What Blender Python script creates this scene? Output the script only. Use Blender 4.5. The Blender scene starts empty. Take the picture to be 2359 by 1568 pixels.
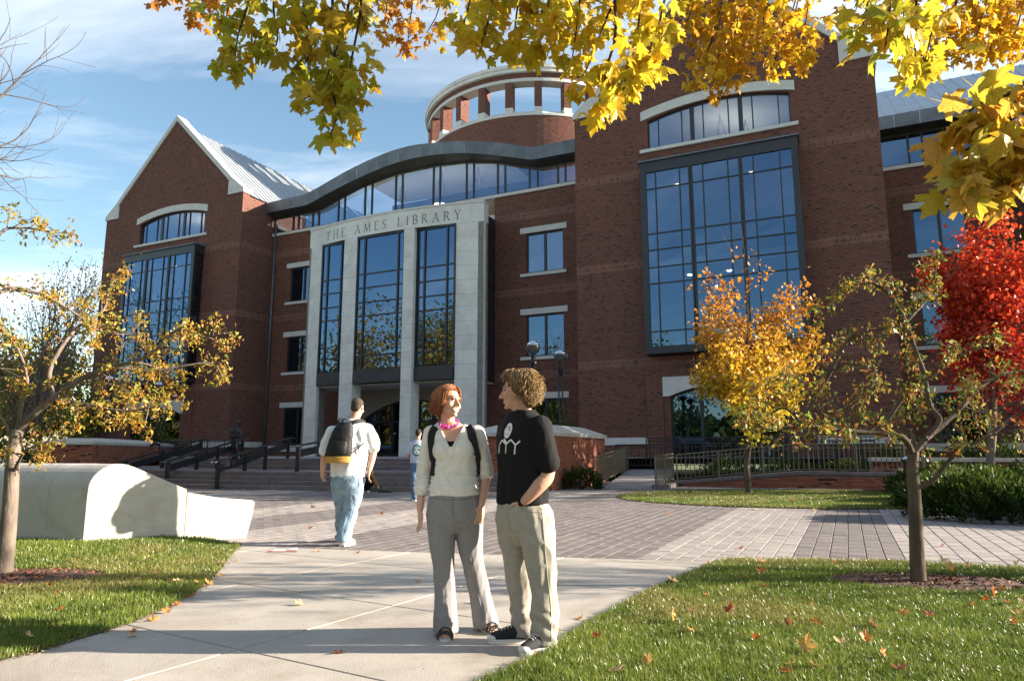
import bpy, bmesh, math, random
import numpy as np
from mathutils import Vector, Matrix, noise as mnoise
R = math.radians
rng = random.Random(7)
nrg = np.random.default_rng(11)
scene = bpy.context.scene
col = scene.collection

# ------------------------------------------------------------------ camera, sky, sun, exposure
cam_d = bpy.data.cameras.new("camera"); cam = bpy.data.objects.new("camera", cam_d); col.objects.link(cam)
cam_d.sensor_width = 36.0; cam_d.lens = 36.0 * 1600 / 2358
cam_d.clip_start = 0.05; cam_d.clip_end = 3000
PITCH = math.atan(258 / 1600)
cam.location = (0, 0, 1.22); cam.rotation_euler = (R(90) + PITCH, 0, 0)
scene.camera = cam

SUN_E = R(17.5); SUN_DIR = Vector((math.cos(SUN_E), 0.0, math.sin(SUN_E))).normalized()
world = bpy.data.worlds.new("World"); scene.world = world; world.use_nodes = True
wn = world.node_tree.nodes; wl = world.node_tree.links
bg = wn["Background"]
sky = wn.new("ShaderNodeTexSky"); sky.sky_type = 'NISHITA'; sky.sun_disc = False
sky.sun_elevation = SUN_E; sky.sun_rotation = math.atan2(SUN_DIR.x, SUN_DIR.y)
sky.air_density = 1.3; sky.dust_density = 0.5; sky.ozone_density = 2.0; sky.altitude = 200
wtc = wn.new("ShaderNodeTexCoord")
wsep = wn.new("ShaderNodeSeparateXYZ"); wl.new(wtc.outputs["Generated"], wsep.inputs[0])
# flat cloud layer: direction / height gives the point where a ray meets the high cirrus
wadd = wn.new("ShaderNodeMath"); wadd.operation = 'ADD'; wadd.inputs[1].default_value = 0.16; wl.new(wsep.outputs["Z"], wadd.inputs[0])
wmx = wn.new("ShaderNodeMath"); wmx.operation = 'MAXIMUM'; wmx.inputs[1].default_value = 0.05; wl.new(wadd.outputs[0], wmx.inputs[0])
wdx = wn.new("ShaderNodeMath"); wdx.operation = 'DIVIDE'; wl.new(wsep.outputs["X"], wdx.inputs[0]); wl.new(wmx.outputs[0], wdx.inputs[1])
wdy = wn.new("ShaderNodeMath"); wdy.operation = 'DIVIDE'; wl.new(wsep.outputs["Y"], wdy.inputs[0]); wl.new(wmx.outputs[0], wdy.inputs[1])
wcb = wn.new("ShaderNodeCombineXYZ"); wl.new(wdx.outputs[0], wcb.inputs[0]); wl.new(wdy.outputs[0], wcb.inputs[1])
wmap = wn.new("ShaderNodeMapping"); wmap.inputs["Rotation"].default_value = (0, 0, R(-32)); wmap.inputs["Scale"].default_value = (0.55, 1.6, 1)
wmap.inputs["Location"].default_value = (2.2, 0.9, 0)
wl.new(wcb.outputs[0], wmap.inputs[0])
wno = wn.new("ShaderNodeTexNoise"); wno.inputs["Scale"].default_value = 1.0; wno.inputs["Detail"].default_value = 9; wno.inputs["Roughness"].default_value = 0.58; wno.inputs["Distortion"].default_value = 0.5
wl.new(wmap.outputs[0], wno.inputs["Vector"])
wrp = wn.new("ShaderNodeValToRGB"); wrp.color_ramp.elements[0].position = 0.46; wrp.color_ramp.elements[1].position = 0.77
wrp.color_ramp.elements[0].color = (0, 0, 0, 1); wrp.color_ramp.elements[1].color = (1, 1, 1, 1)
wl.new(wno.outputs["Fac"], wrp.inputs[0])
wcf = wn.new("ShaderNodeMath"); wcf.operation = 'MULTIPLY'; wcf.inputs[1].default_value = 0.8; wl.new(wrp.outputs[0], wcf.inputs[0])
wgain = wn.new("ShaderNodeMixRGB"); wgain.blend_type = 'MULTIPLY'; wgain.inputs[0].default_value = 1; wgain.inputs[2].default_value = (0.97, 1.02, 1.02, 1)
wl.new(sky.outputs[0], wgain.inputs[1])
wmix = wn.new("ShaderNodeMixRGB"); wmix.inputs[2].default_value = (7.2, 7.3, 7.4, 1)
wl.new(wcf.outputs[0], wmix.inputs[0]); wl.new(wgain.outputs[0], wmix.inputs[1])
wl.new(wmix.outputs[0], bg.inputs["Color"])
bg.inputs["Strength"].default_value = 0.066

sun_d = bpy.data.lights.new("sun", 'SUN'); sun = bpy.data.objects.new("sun", sun_d); col.objects.link(sun)
sun_d.energy = 5.0; sun_d.angle = R(0.53); sun_d.color = (1.0, 0.88, 0.72)
sun.rotation_euler = SUN_DIR.to_track_quat('Z', 'Y').to_euler()
sun.location = (60, 0, 40)
vs = scene.view_settings
vs.view_transform = 'Standard'; vs.look = 'None'; vs.gamma = 1; vs.use_curve_mapping = False
vs.exposure = 1.92
scene.cycles.use_denoising = True
scene.cycles.max_bounces = 7; scene.cycles.diffuse_bounces = 3; scene.cycles.glossy_bounces = 3
scene.cycles.transparent_max_bounces = 10; scene.cycles.transmission_bounces = 3
scene.cycles.sample_clamp_indirect = 6

# ------------------------------------------------------------------ helpers
def tag(o, label=None, cat=None, group=None, kind=None):
    if label: o["label"] = label
    if cat: o["category"] = cat
    if group: o["group"] = group
    if kind: o["kind"] = kind
    return o

def add(name, me, mat=None, parent=None):
    o = bpy.data.objects.new(name, me); col.objects.link(o)
    if mat is not None and me is not None and not me.materials: me.materials.append(mat)
    if parent is not None: o.parent = parent
    return o

def empty(name, loc=(0, 0, 0), rz=0.0):
    o = bpy.data.objects.new(name, None); col.objects.link(o)
    o.location = loc; o.rotation_euler = (0, 0, rz); o.empty_display_size = 0.2
    return o

class MB:
    """collects boxes, tubes, prisms into one mesh, with a (metre, metre) UV per face corner"""
    def __init__(s): s.v = []; s.f = []; s.uv = []; s.m = []
    def face(s, idx, uv=None, m=0):
        s.f.append(tuple(idx)); s.uv.append(uv); s.m.append(m)
    def quad(s, a, b, c, d, uv=None, m=0):
        n = len(s.v); s.v += [tuple(a), tuple(b), tuple(c), tuple(d)]
        s.face((n, n + 1, n + 2, n + 3), uv, m)
    def poly(s, pts, uv=None, m=0):
        n = len(s.v); s.v += [tuple(p) for p in pts]; s.face(range(n, n + len(pts)), uv, m)
    def box(s, x0, x1, y0, y1, z0, z1, m=0, skip=''):
        n = len(s.v)
        s.v += [(x0, y0, z0), (x1, y0, z0), (x1, y1, z0), (x0, y1, z0), (x0, y0, z1), (x1, y0, z1), (x1, y1, z1), (x0, y1, z1)]
        def F(k, i, uv):
            if k not in skip: s.face([n + j for j in i], uv, m)
        F('b', (0, 3, 2, 1), [(x0, y0), (x0, y1), (x1, y1), (x1, y0)])
        F('t', (4, 5, 6, 7), [(x0, y0), (x1, y0), (x1, y1), (x0, y1)])
        F('f', (0, 1, 5, 4), [(x0, z0), (x1, z0), (x1, z1), (x0, z1)])
        F('r', (1, 2, 6, 5), [(y0, z0), (y1, z0), (y1, z1), (y0, z1)])
        F('k', (2, 3, 7, 6), [(x1, z0), (x0, z0), (x0, z1), (x1, z1)])
        F('l', (3, 0, 4, 7), [(y1, z0), (y0, z0), (y0, z1), (y1, z1)])
        return s
    def obox(s, c, ax, ay, az, hx, hy, hz, m=0):
        c, ax, ay, az = map(Vector, (c, ax, ay, az)); n = len(s.v)
        for dz in (-1, 1):
            for dx, dy in ((-1, -1), (1, -1), (1, 1), (-1, 1)):
                s.v.append(tuple(c + ax * hx * dx + ay * hy * dy + az * hz * dz))
        for i in ((0, 3, 2, 1), (4, 5, 6, 7), (0, 1, 5, 4), (1, 2, 6, 5), (2, 3, 7, 6), (3, 0, 4, 7)):
            s.face([n + j for j in i], None, m)
        return s
    def bar(s, a, b, wx, wz, up=(0, 0, 1), m=0):
        a, b = Vector(a), Vector(b); d = b - a; L = d.length
        if L < 1e-6: return s
        d.normalize(); up = Vector(up)
        x = d.cross(up)
        if x.length < 1e-4: x = d.cross(Vector((1, 0, 0)))
        x.normalize(); z = x.cross(d)
        return s.obox((a + b) / 2, d, x, z, L / 2, wx / 2, wz / 2, m)
    def tube(s, pts, rad, n=8, cap=True, m=0, ecc=None):
        pts = [Vector(p) for p in pts]
        if not hasattr(rad, '__len__'): rad = [rad] * len(pts)
        k0 = len(s.v); side = None
        L = 0.0
        for i, p in enumerate(pts):
            d = (pts[min(i + 1, len(pts) - 1)] - pts[max(i - 1, 0)])
            if d.length < 1e-9: d = Vector((0, 0, 1))
            d.normalize()
            if side is None:
                side = d.cross(Vector((0, 0, 1)))
                if side.length < 1e-3: side = Vector((1, 0, 0))
            side = (side - d * side.dot(d))
            if side.length < 1e-6: side = d.orthogonal()
            side.normalize(); up = d.cross(side)
            r = rad[i]
            for j in range(n):
                t = 2 * math.pi * j / n
                s.v.append(tuple(p + side * (math.cos(t) * r) + up * (math.sin(t) * r)))
        for i in range(len(pts) - 1):
            d = (pts[i + 1] - pts[i]).length
            for j in range(n):
                a = k0 + i * n + j; b = k0 + i * n + (j + 1) % n
                s.face((a, b, b + n, a + n), [(j / n, L), ((j + 1) / n, L), ((j + 1) / n, L + d), (j / n, L + d)], m)
            L += d
        if cap:
            s.face(list(range(k0 + n - 1, k0 - 1, -1)), None, m)
            e = k0 + (len(pts) - 1) * n; s.face(list(range(e, e + n)), None, m)
        return s
    def lathe(s, prof, n=16, c=(0, 0, 0), m=0):
        k0 = len(s.v)
        for r, z in prof:
            for j in range(n):
                t = 2 * math.pi * j / n
                s.v.append((c[0] + r * math.cos(t), c[1] + r * math.sin(t), c[2] + z))
        for i in range(len(prof) - 1):
            for j in range(n):
                a = k0 + i * n + j; b = k0 + i * n + (j + 1) % n
                s.face((a, b, b + n, a + n), None, m)
        s.face(list(range(k0 + n - 1, k0 - 1, -1)), None, m)
        e = k0 + (len(prof) - 1) * n; s.face(list(range(e, e + n)), None, m)
        return s
    def ball(s, c, rx, ry=None, rz=None, n=12, k=8, rot=None, m=0):
        ry = ry or rx; rz = rz or rx; k0 = len(s.v); c = Vector(c)
        for i in range(k + 1):
            t = math.pi * i / k
            for j in range(n):
                a = 2 * math.pi * j / n
                q = Vector((rx * math.sin(t) * math.cos(a), ry * math.sin(t) * math.sin(a), rz * math.cos(t)))
                if rot is not None: q = rot @ q
                s.v.append(tuple(c + q))
        for i in range(k):
            for j in range(n):
                a = k0 + i * n + j; b = k0 + i * n + (j + 1) % n
                s.face((a, a + n, b + n, b), None, m)
        return s
    def prism(s, prof, z0, z1, m=0):
        """closed xy outline (counter-clockwise) extruded from z0 to z1"""
        n = len(s.v); k = len(prof)
        s.v += [(p[0], p[1], z0) for p in prof] + [(p[0], p[1], z1) for p in prof]
        s.face([n + i for i in range(k - 1, -1, -1)], None, m); s.face([n + k + i for i in range(k)], [(p[0], p[1]) for p in prof], m)
        L = 0
        for i in range(k):
            j = (i + 1) % k; d = math.hypot(prof[j][0] - prof[i][0], prof[j][1] - prof[i][1])
            s.face((n + i, n + j, n + k + j, n + k + i), [(L, z0), (L + d, z0), (L + d, z1), (L, z1)], m); L += d
        return s
    def prism_xz(s, prof, y0, y1, m=0):
        """closed xz outline (counter-clockwise seen from -y) extruded from y0 to y1"""
        n = len(s.v); k = len(prof)
        s.v += [(p[0], y0, p[1]) for p in prof] + [(p[0], y1, p[1]) for p in prof]
        s.face([n + i for i in range(k)], [(p[0], p[1]) for p in prof], m)
        s.face([n + k + i for i in range(k - 1, -1, -1)], [(prof[i][0], prof[i][1]) for i in range(k - 1, -1, -1)], m)
        for i in range(k):
            j = (i + 1) % k
            s.face((n + j, n + i, n + k + i, n + k + j), [(y0, prof[j][1]), (y0, prof[i][1]), (y1, prof[i][1]), (y1, prof[j][1])], m)
        return s
    def mesh(s, name, smooth=False):
        me = bpy.data.meshes.new(name); me.from_pydata(s.v, [], s.f)
        if any(u is not None for u in s.uv):
            lay = me.uv_layers.new(name="UVMap"); d = []
            for f, u in zip(s.f, s.uv):
                d += [c for q in (u if u is not None else [(0, 0)] * len(f)) for c in q]
            lay.data.foreach_set("uv", d)
        if any(s.m): me.polygons.foreach_set("material_index", s.m)
        if smooth: me.polygons.foreach_set("use_smooth", [True] * len(me.polygons))
        me.update(); return me
    def build(s, name, mat, parent=None, smooth=False, bevel=0):
        me = s.mesh(name, smooth)
        for mm in (mat if isinstance(mat, (list, tuple)) else [mat]): me.materials.append(mm)
        o = add(name, me, None, parent)
        if bevel:
            b = o.modifiers.new("bevel", 'BEVEL'); b.width = bevel; b.segments = 2; b.limit_method = 'ANGLE'; b.angle_limit = R(40)
        return o

def copy_tree(o, parent=None):
    c = o.copy(); col.objects.link(c); c.parent = parent
    for ch in list(o.children): copy_tree(ch, c)
    return c

def np_mesh(name, verts, faces_n, idx, mat, parent=None, smooth=False, colors=None):
    """fast mesh from numpy: verts (N,3), every face has faces_n corners, idx (M,faces_n)"""
    me = bpy.data.meshes.new(name)
    nv, nf = len(verts), len(idx)
    me.vertices.add(nv); me.vertices.foreach_set("co", np.asarray(verts, np.float32).ravel())
    me.loops.add(nf * faces_n); me.loops.foreach_set("vertex_index", np.asarray(idx, np.int32).ravel())
    me.polygons.add(nf); me.polygons.foreach_set("loop_start", np.arange(0, nf * faces_n, faces_n, dtype=np.int32))
    if smooth: me.polygons.foreach_set("use_smooth", np.ones(nf, bool))
    if colors is not None:
        ca = me.color_attributes.new("Col", 'FLOAT_COLOR', 'POINT')
        c4 = np.ones((nv, 4), np.float32); c4[:, :3] = colors; ca.data.foreach_set("color", c4.ravel())
    me.update(calc_edges=True); me.materials.append(mat)
    return add(name, me, None, parent)

# ------------------------------------------------------------------ materials
def N(nt, t, **kw):
    n = nt.nodes.new(t)
    for k, v in kw.items():
        if k in n.inputs.keys(): n.inputs[k].default_value = v
        else: setattr(n, k, v)
    return n

def new_mat(name):
    m = bpy.data.materials.new(name); m.use_nodes = True
    nt = m.node_tree; return m, nt, nt.nodes["Principled BSDF"]

def ramp(nt, src, stops):
    r = nt.nodes.new("ShaderNodeValToRGB"); e = r.color_ramp.elements
    while len(e) < len(stops): e.new(0.5)
    for q, (p, c) in zip(e, stops): q.position = p; q.color = (*c, 1) if len(c) == 3 else c
    nt.links.new(src, r.inputs[0]); return r

def plain(name, c, rough=0.6, var=0.12, scale=6.0, bump=0.0, bscale=60.0, metal=0.0, spec=0.5, rand=0.0, coord="Object", detail=5, stretch=None, speck=0.0):
    """base colour broken up by two noises, optional bump and per-object variation"""
    m, nt, p = new_mat(name); L = nt.links
    tc = N(nt, "ShaderNodeTexCoord"); src = tc.outputs[coord]
    if stretch:
        mp = N(nt, "ShaderNodeMapping"); mp.inputs["Scale"].default_value = stretch; L.new(src, mp.inputs[0]); src = mp.outputs[0]
    n1 = N(nt, "ShaderNodeTexNoise", Scale=scale, Detail=detail, Roughness=0.6); L.new(src, n1.inputs["Vector"])
    lo = tuple(max(0, x * (1 - var)) for x in c); hi = tuple(min(1, x * (1 + var)) for x in c)
    r1 = ramp(nt, n1.outputs["Fac"], [(0.3, lo), (0.7, hi)]); out = r1.outputs[0]
    if speck:
        n3 = N(nt, "ShaderNodeTexNoise", Scale=bscale * 1.5, Detail=2); L.new(src, n3.inputs["Vector"])
        r3 = ramp(nt, n3.outputs["Fac"], [(0.35, (1 - speck,) * 3), (0.65, (1 + speck,) * 3)])
        mu = N(nt, "ShaderNodeMixRGB", blend_type='MULTIPLY'); mu.inputs[0].default_value = 1; L.new(out, mu.inputs[1]); L.new(r3.outputs[0], mu.inputs[2]); out = mu.outputs[0]
    if rand:
        oi = N(nt, "ShaderNodeObjectInfo"); rr = ramp(nt, oi.outputs["Random"], [(0, (1 - rand,) * 3), (1, (1 + rand,) * 3)])
        mu = N(nt, "ShaderNodeMixRGB", blend_type='MULTIPLY'); mu.inputs[0].default_value = 1; L.new(out, mu.inputs[1]); L.new(rr.outputs[0], mu.inputs[2]); out = mu.outputs[0]
    L.new(out, p.inputs["Base Color"])
    p.inputs["Roughness"].default_value = rough; p.inputs["Metallic"].default_value = metal; p.inputs["Specular IOR Level"].default_value = spec
    if bump:
        n2 = N(nt, "ShaderNodeTexNoise", Scale=bscale, Detail=4, Roughness=0.6); L.new(src, n2.inputs["Vector"])
        b = N(nt, "ShaderNodeBump", Strength=bump, Distance=0.02); L.new(n2.outputs["Fac"], b.inputs["Height"]); L.new(b.outputs[0], p.inputs["Normal"])
    return m

def brick_mat(name, soldier=False, gain=1.0):
    """running-bond brick on metre UVs: each brick its own red, about one in twenty dark"""
    m, nt, p = new_mat(name); L = nt.links
    tc = N(nt, "ShaderNodeTexCoord"); src = tc.outputs["UV"]
    br = N(nt, "ShaderNodeTexBrick", Scale=1.0)
    br.inputs["Color1"].default_value = (0, 0, 0, 1); br.inputs["Color2"].default_value = (1, 1, 1, 1); br.inputs["Mortar"].default_value = (0.5, 0.5, 0.5, 1)
    br.inputs["Mortar Size"].default_value = 0.0085; br.inputs["Mortar Smooth"].default_value = 0.1; br.inputs["Bias"].default_value = 0
    if soldier:
        br.inputs["Brick Width"].default_value = 0.0677; br.inputs["Row Height"].default_value = 0.26; br.offset = 0.5
    else:
        br.inputs["Brick Width"].default_value = 0.21; br.inputs["Row Height"].default_value = 0.0677
    L.new(src, br.inputs["Vector"])
    g = gain
    rp = ramp(nt, br.outputs["Color"], [(0.0, (0.018 * g, 0.013 * g, 0.012 * g)), (0.05, (0.024 * g, 0.016 * g, 0.014 * g)), (0.075, (0.140 * g, 0.044 * g, 0.031 * g)), (0.5, (0.190 * g, 0.058 * g, 0.038 * g)), (1.0, (0.245 * g, 0.082 * g, 0.052 * g))])
    n1 = N(nt, "ShaderNodeTexNoise", Scale=0.55, Detail=6, Roughness=0.65); L.new(tc.outputs["Object"], n1.inputs["Vector"])
    r1 = ramp(nt, n1.outputs["Fac"], [(0.3, (0.84, 0.83, 0.83)), (0.7, (1.14, 1.12, 1.10))])
    mu = N(nt, "ShaderNodeMixRGB", blend_type='MULTIPLY'); mu.inputs[0].default_value = 1; L.new(rp.outputs[0], mu.inputs[1]); L.new(r1.outputs[0], mu.inputs[2])
    mx = N(nt, "ShaderNodeMixRGB"); mx.inputs[2].default_value = ((0.24 if not soldier else 0.29) * g, (0.175 if not soldier else 0.225) * g, (0.145 if not soldier else 0.19) * g, 1); L.new(br.outputs["Fac"], mx.inputs[0]); L.new(mu.outputs[0], mx.inputs[1])
    L.new(mx.outputs[0], p.inputs["Base Color"]); p.inputs["Roughness"].default_value = 0.85; p.inputs["Specular IOR Level"].default_value = 0.25
    inv = N(nt, "ShaderNodeMath", operation='SUBTRACT'); inv.inputs[0].default_value = 1; L.new(br.outputs["Fac"], inv.inputs[1])
    b = N(nt, "ShaderNodeBump", Strength=0.6, Distance=0.008); L.new(inv.outputs[0], b.inputs["Height"]); L.new(b.outputs[0], p.inputs["Normal"])
    return m

def leaf_mat(name, cols, trans=0.5, rough=0.45, attr=False, gloss=0.35, spots=0.0):
    """leaf: diffuse + light shining through; colour varies leaf by leaf"""
    m, nt, p = new_mat(name); L = nt.links; out = nt.nodes["Material Output"]
    if attr:
        a = N(nt, "ShaderNodeVertexColor"); a.layer_name = "Col"; c = a.outputs[0]
    else:
        oi = N(nt, "ShaderNodeObjectInfo"); k = len(cols) - 1
        r = ramp(nt, oi.outputs["Random"], [(i / k, q) for i, q in enumerate(cols)]); c = r.outputs[0]
    tc = N(nt, "ShaderNodeTexCoord")
    n1 = N(nt, "ShaderNodeTexNoise", Scale=14.0, Detail=3); L.new(tc.outputs["Object"], n1.inputs["Vector"])
    r1 = ramp(nt, n1.outputs["Fac"], [(0.3, (0.8, 0.8, 0.8)), (0.7, (1.15, 1.15, 1.1))])
    mu = N(nt, "ShaderNodeMixRGB", blend_type='MULTIPLY'); mu.inputs[0].default_value = 1; L.new(c, mu.inputs[1]); L.new(r1.outputs[0], mu.inputs[2])
    if spots:      # brown autumn blotches and scorched patches
        n2 = N(nt, "ShaderNodeTexNoise", Scale=spots, Detail=4, Roughness=0.7); L.new(tc.outputs["Object"], n2.inputs["Vector"])
        r2 = ramp(nt, n2.outputs["Fac"], [(0.58, (1, 1, 1)), (0.66, (0.62, 0.42, 0.30))]); m2 = N(nt, "ShaderNodeMixRGB", blend_type='MULTIPLY'); m2.inputs[0].default_value = 1; L.new(mu.outputs[0], m2.inputs[1]); L.new(r2.outputs[0], m2.inputs[2]); mu = m2
    L.new(mu.outputs[0], p.inputs["Base Color"]); p.inputs["Roughness"].default_value = rough; p.inputs["Specular IOR Level"].default_value = gloss
    t = N(nt, "ShaderNodeBsdfTranslucent"); L.new(mu.outputs[0], t.inputs["Color"])
    mx = N(nt, "ShaderNodeMixShader"); mx.inputs[0].default_value = trans
    L.new(p.outputs[0], mx.inputs[1]); L.new(t.outputs[0], mx.inputs[2]); L.new(mx.outputs[0], out.inputs["Surface"])
    return m

def attr_mat(name, rough=0.6, spec=0.3):
    m, nt, p = new_mat(name)
    a = N(nt, "ShaderNodeVertexColor"); a.layer_name = "Col"; nt.links.new(a.outputs[0], p.inputs["Base Color"])
    p.inputs["Roughness"].default_value = rough; p.inputs["Specular IOR Level"].default_value = spec
    return m

def glass_mat(name, refl=0.20, tint=(0.40, 0.48, 0.55)):
    m, nt, p = new_mat(name); L = nt.links; out = nt.nodes["Material Output"]
    tr = N(nt, "ShaderNodeBsdfTransparent"); tr.inputs[0].default_value = (*tint, 1)
    gl = N(nt, "ShaderNodeBsdfGlossy", Roughness=0.015); gl.inputs[0].default_value = (0.33, 0.54, 0.86, 1)
    fr = N(nt, "ShaderNodeFresnel", IOR=1.5)
    ma = N(nt, "ShaderNodeMath", operation='MULTIPLY_ADD'); ma.inputs[1].default_value = 1 - refl; ma.inputs[2].default_value = refl
    L.new(fr.outputs[0], ma.inputs[0])
    tc = N(nt, "ShaderNodeTexCoord"); no = N(nt, "ShaderNodeTexNoise", Scale=0.45, Detail=1); L.new(tc.outputs["Object"], no.inputs["Vector"])
    bp = N(nt, "ShaderNodeBump", Strength=0.05, Distance=0.06); L.new(no.outputs["Fac"], bp.inputs["Height"]); L.new(bp.outputs[0], gl.inputs["Normal"])
    mx = N(nt, "ShaderNodeMixShader"); L.new(ma.outputs[0], mx.inputs[0]); L.new(tr.outputs[0], mx.inputs[1]); L.new(gl.outputs[0], mx.inputs[2])
    L.new(mx.outputs[0], out.inputs["Surface"])
    return m

def emit_mat(name, c, s):
    m, nt, p = new_mat(name); p.inputs["Base Color"].default_value = (*c, 1)
    p.inputs["Emission Color"].default_value = (*c, 1); p.inputs["Emission Strength"].default_value = s
    return m

M = {}
M['brick'] = brick_mat('brick_wall', False, 0.74); M['soldier'] = brick_mat('brick_soldier', True, 0.90)
M['lime'] = plain('limestone', (0.66, 0.645, 0.615), 0.8, 0.10, 1.3, 0.15, 30, rand=0.05)
M['lime2'] = plain('cast_stone', (0.56, 0.55, 0.53), 0.8, 0.08, 2.0, 0.1, 40)
M['frame'] = plain('dark_bronze_frame', (0.030, 0.032, 0.038), 0.42, 0.15, 3, metal=0.3)
M['spandrel'] = plain('dark_metal_panel', (0.045, 0.046, 0.052), 0.45, 0.2, 2, metal=0.4)
M['zinc'] = plain('zinc_panel', (0.125, 0.145, 0.180), 0.50, 0.25, 1.2, metal=0.35, rand=0.14, detail=7)
M['roofmetal'] = plain('standing_seam', (0.40, 0.43, 0.46), 0.42, 0.12, 1.0, metal=0.45, rand=0.05)
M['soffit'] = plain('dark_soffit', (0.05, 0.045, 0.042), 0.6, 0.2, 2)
M['glass'] = glass_mat('window_glass')
M['ceil'] = plain('ceiling_paint', (0.62, 0.60, 0.56), 0.9, 0.04)
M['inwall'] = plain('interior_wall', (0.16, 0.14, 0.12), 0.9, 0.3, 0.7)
M['lamp_on'] = emit_mat('pendant_glow', (1.0, 0.88, 0.68), 4.0)
M['concrete'] = plain('broom_concrete', (0.40, 0.36, 0.315), 0.85, 0.13, 1.1, 0.25, 90, rand=0.05, detail=8, speck=0.10)
def stained(m, scale, lo, hi, dark, amount=1.0):
    """multiply the base colour by blotches with their own shape (spills, dirt, wear)"""
    nt = m.node_tree; p = nt.nodes["Principled BSDF"]; L = nt.links; src = p.inputs["Base Color"].links[0].from_socket
    tc = N(nt, "ShaderNodeTexCoord"); n = N(nt, "ShaderNodeTexNoise", Scale=scale, Detail=9, Roughness=0.72, Distortion=0.6); L.new(tc.outputs["Object"], n.inputs["Vector"])
    r = ramp(nt, n.outputs["Fac"], [(lo, dark), (hi, (1, 1, 1))]); mu = N(nt, "ShaderNodeMixRGB", blend_type='MULTIPLY'); mu.inputs[0].default_value = amount
    L.new(src, mu.inputs[1]); L.new(r.outputs[0], mu.inputs[2]); L.new(mu.outputs[0], p.inputs["Base Color"])
stained(M['concrete'], 1.3, 0.30, 0.52, (0.72, 0.68, 0.63)); stained(M['concrete'], 7.0, 0.27, 0.36, (0.62, 0.56, 0.50))
stained(M['lime'], 0.5, 0.30, 0.55, (0.82, 0.82, 0.82))
M['grout'] = plain('joint_sand', (0.20, 0.185, 0.17), 0.95, 0.2, 4)
M['paver_l'] = plain('light_paver', (0.325, 0.285, 0.265), 0.85, 0.14, 2.5, 0.3, 120, rand=0.09, speck=0.10)
M['paver_d'] = plain('dark_paver', (0.175, 0.150, 0.143), 0.85, 0.16, 2.5, 0.3, 120, rand=0.10, speck=0.10)
M['granite'] = plain('granite_step', (0.165, 0.130, 0.128), 0.75, 0.14, 5, 0.1, 90, rand=0.10, speck=0.2)
M['white_conc'] = plain('white_precast', (0.50, 0.47, 0.42), 0.8, 0.10, 1.6, 0.15, 80, speck=0.06)
stained(M['white_conc'], 2.2, 0.32, 0.5, (0.80, 0.78, 0.72)); stained(M['paver_l'], 0.9, 0.32, 0.55, (0.80, 0.78, 0.77)); stained(M['paver_d'], 0.9, 0.32, 0.55, (0.80, 0.78, 0.77)); stained(M['granite'], 2.0, 0.32, 0.5, (0.75, 0.73, 0.72))
M['soil'] = plain('soil', (0.10, 0.075, 0.05), 0.95, 0.3, 5, 0.5, 40)
M['lawnbase'] = plain('lawn_thatch', (0.070, 0.100, 0.026), 0.95, 0.35, 3, 0.6, 60)
M['mulch'] = plain('mulch_bed', (0.10, 0.055, 0.035), 0.95, 0.4, 14, 0.8, 40)
M['blackmetal'] = plain('black_rail_metal', (0.028, 0.030, 0.034), 0.35, 0.2, 4, metal=0.5)
M['railmetal'] = plain('bronze_rail_metal', (0.17, 0.145, 0.105), 0.45, 0.2, 4, metal=0.3)
M['chrome'] = plain('globe_chrome', (0.72, 0.75, 0.78), 0.12, 0.03, 2, metal=1.0)
M['darkglobe'] = plain('smoked_globe', (0.06, 0.065, 0.07), 0.06, 0.1, 2, spec=0.8)
M['bark'] = plain('bark_grey', (0.115, 0.085, 0.066), 0.9, 0.4, 9, 0.7, 30, stretch=(1, 1, 0.25), spec=0.2)
M['bark_pale'] = plain('bark_pale', (0.17, 0.135, 0.11), 0.9, 0.35, 9, 0.6, 30, stretch=(1, 1, 0.3), spec=0.2)
M['bark_dark'] = plain('bark_dark', (0.055, 0.040, 0.033), 0.9, 0.35, 9, 0.6, 30, spec=0.2)
M['leafattr'] = leaf_mat('foliage', None, 0.45, attr=True)
M['needle'] = leaf_mat('evergreen_foliage', None, 0.25, attr=True, gloss=0.15)
M['grass'] = leaf_mat('grass_blade', None, 0.35, attr=True, rough=0.35, gloss=0.5)
# ------------------------------------------------------------------ the ground: building axes (u, w), pavers, path, lawns
BA = R(25.5); BO = Vector((3.76, 39.2, 0.0))
AU = Vector((math.cos(BA), -math.sin(BA), 0)); AW = Vector((math.sin(BA), math.cos(BA), 0))
def bw(u, w, z=0.0): return BO + AU * u + AW * w + Vector((0, 0, z))
def to_uw(x, y):
    d = Vector((x, y, 0)) - BO; return d.dot(AU), d.dot(AW)

def clip(poly, p, n):
    """part of a convex xy polygon on the side of the line through p that n points to"""
    out = []; k = len(poly)
    for i in range(k):
        a, b = poly[i], poly[(i + 1) % k]
        da = (a[0] - p[0]) * n[0] + (a[1] - p[1]) * n[1]; db = (b[0] - p[0]) * n[0] + (b[1] - p[1]) * n[1]
        if da >= 0: out.append(a)
        if da * db < 0:
            t = da / (da - db); out.append((a[0] + (b[0] - a[0]) * t, a[1] + (b[1] - a[1]) * t))
    return out

def inside(poly, x, y):
    """even-odd test, numpy arrays"""
    r = np.zeros(len(x), bool); k = len(poly)
    for i in range(k):
        x0, y0 = poly[i]; x1, y1 = poly[(i + 1) % k]
        if y0 == y1: continue
        c = ((y0 > y) != (y1 > y)) & (x < (x1 - x0) * (y - y0) / (y1 - y0) + x0); r ^= c
    return r

g = MB(); g.quad((-500, -300, -0.06), (500, -300, -0.06), (500, 900, -0.06), (-500, 900, -0.06))
tag(g.build('ground', M['lawnbase']), 'wide green ground of the campus under everything', 'ground', kind='structure')

PF_P = (0.57, 8.56); PF_N = (0.226, 0.974)          # line where the concrete path meets the pavers

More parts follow.
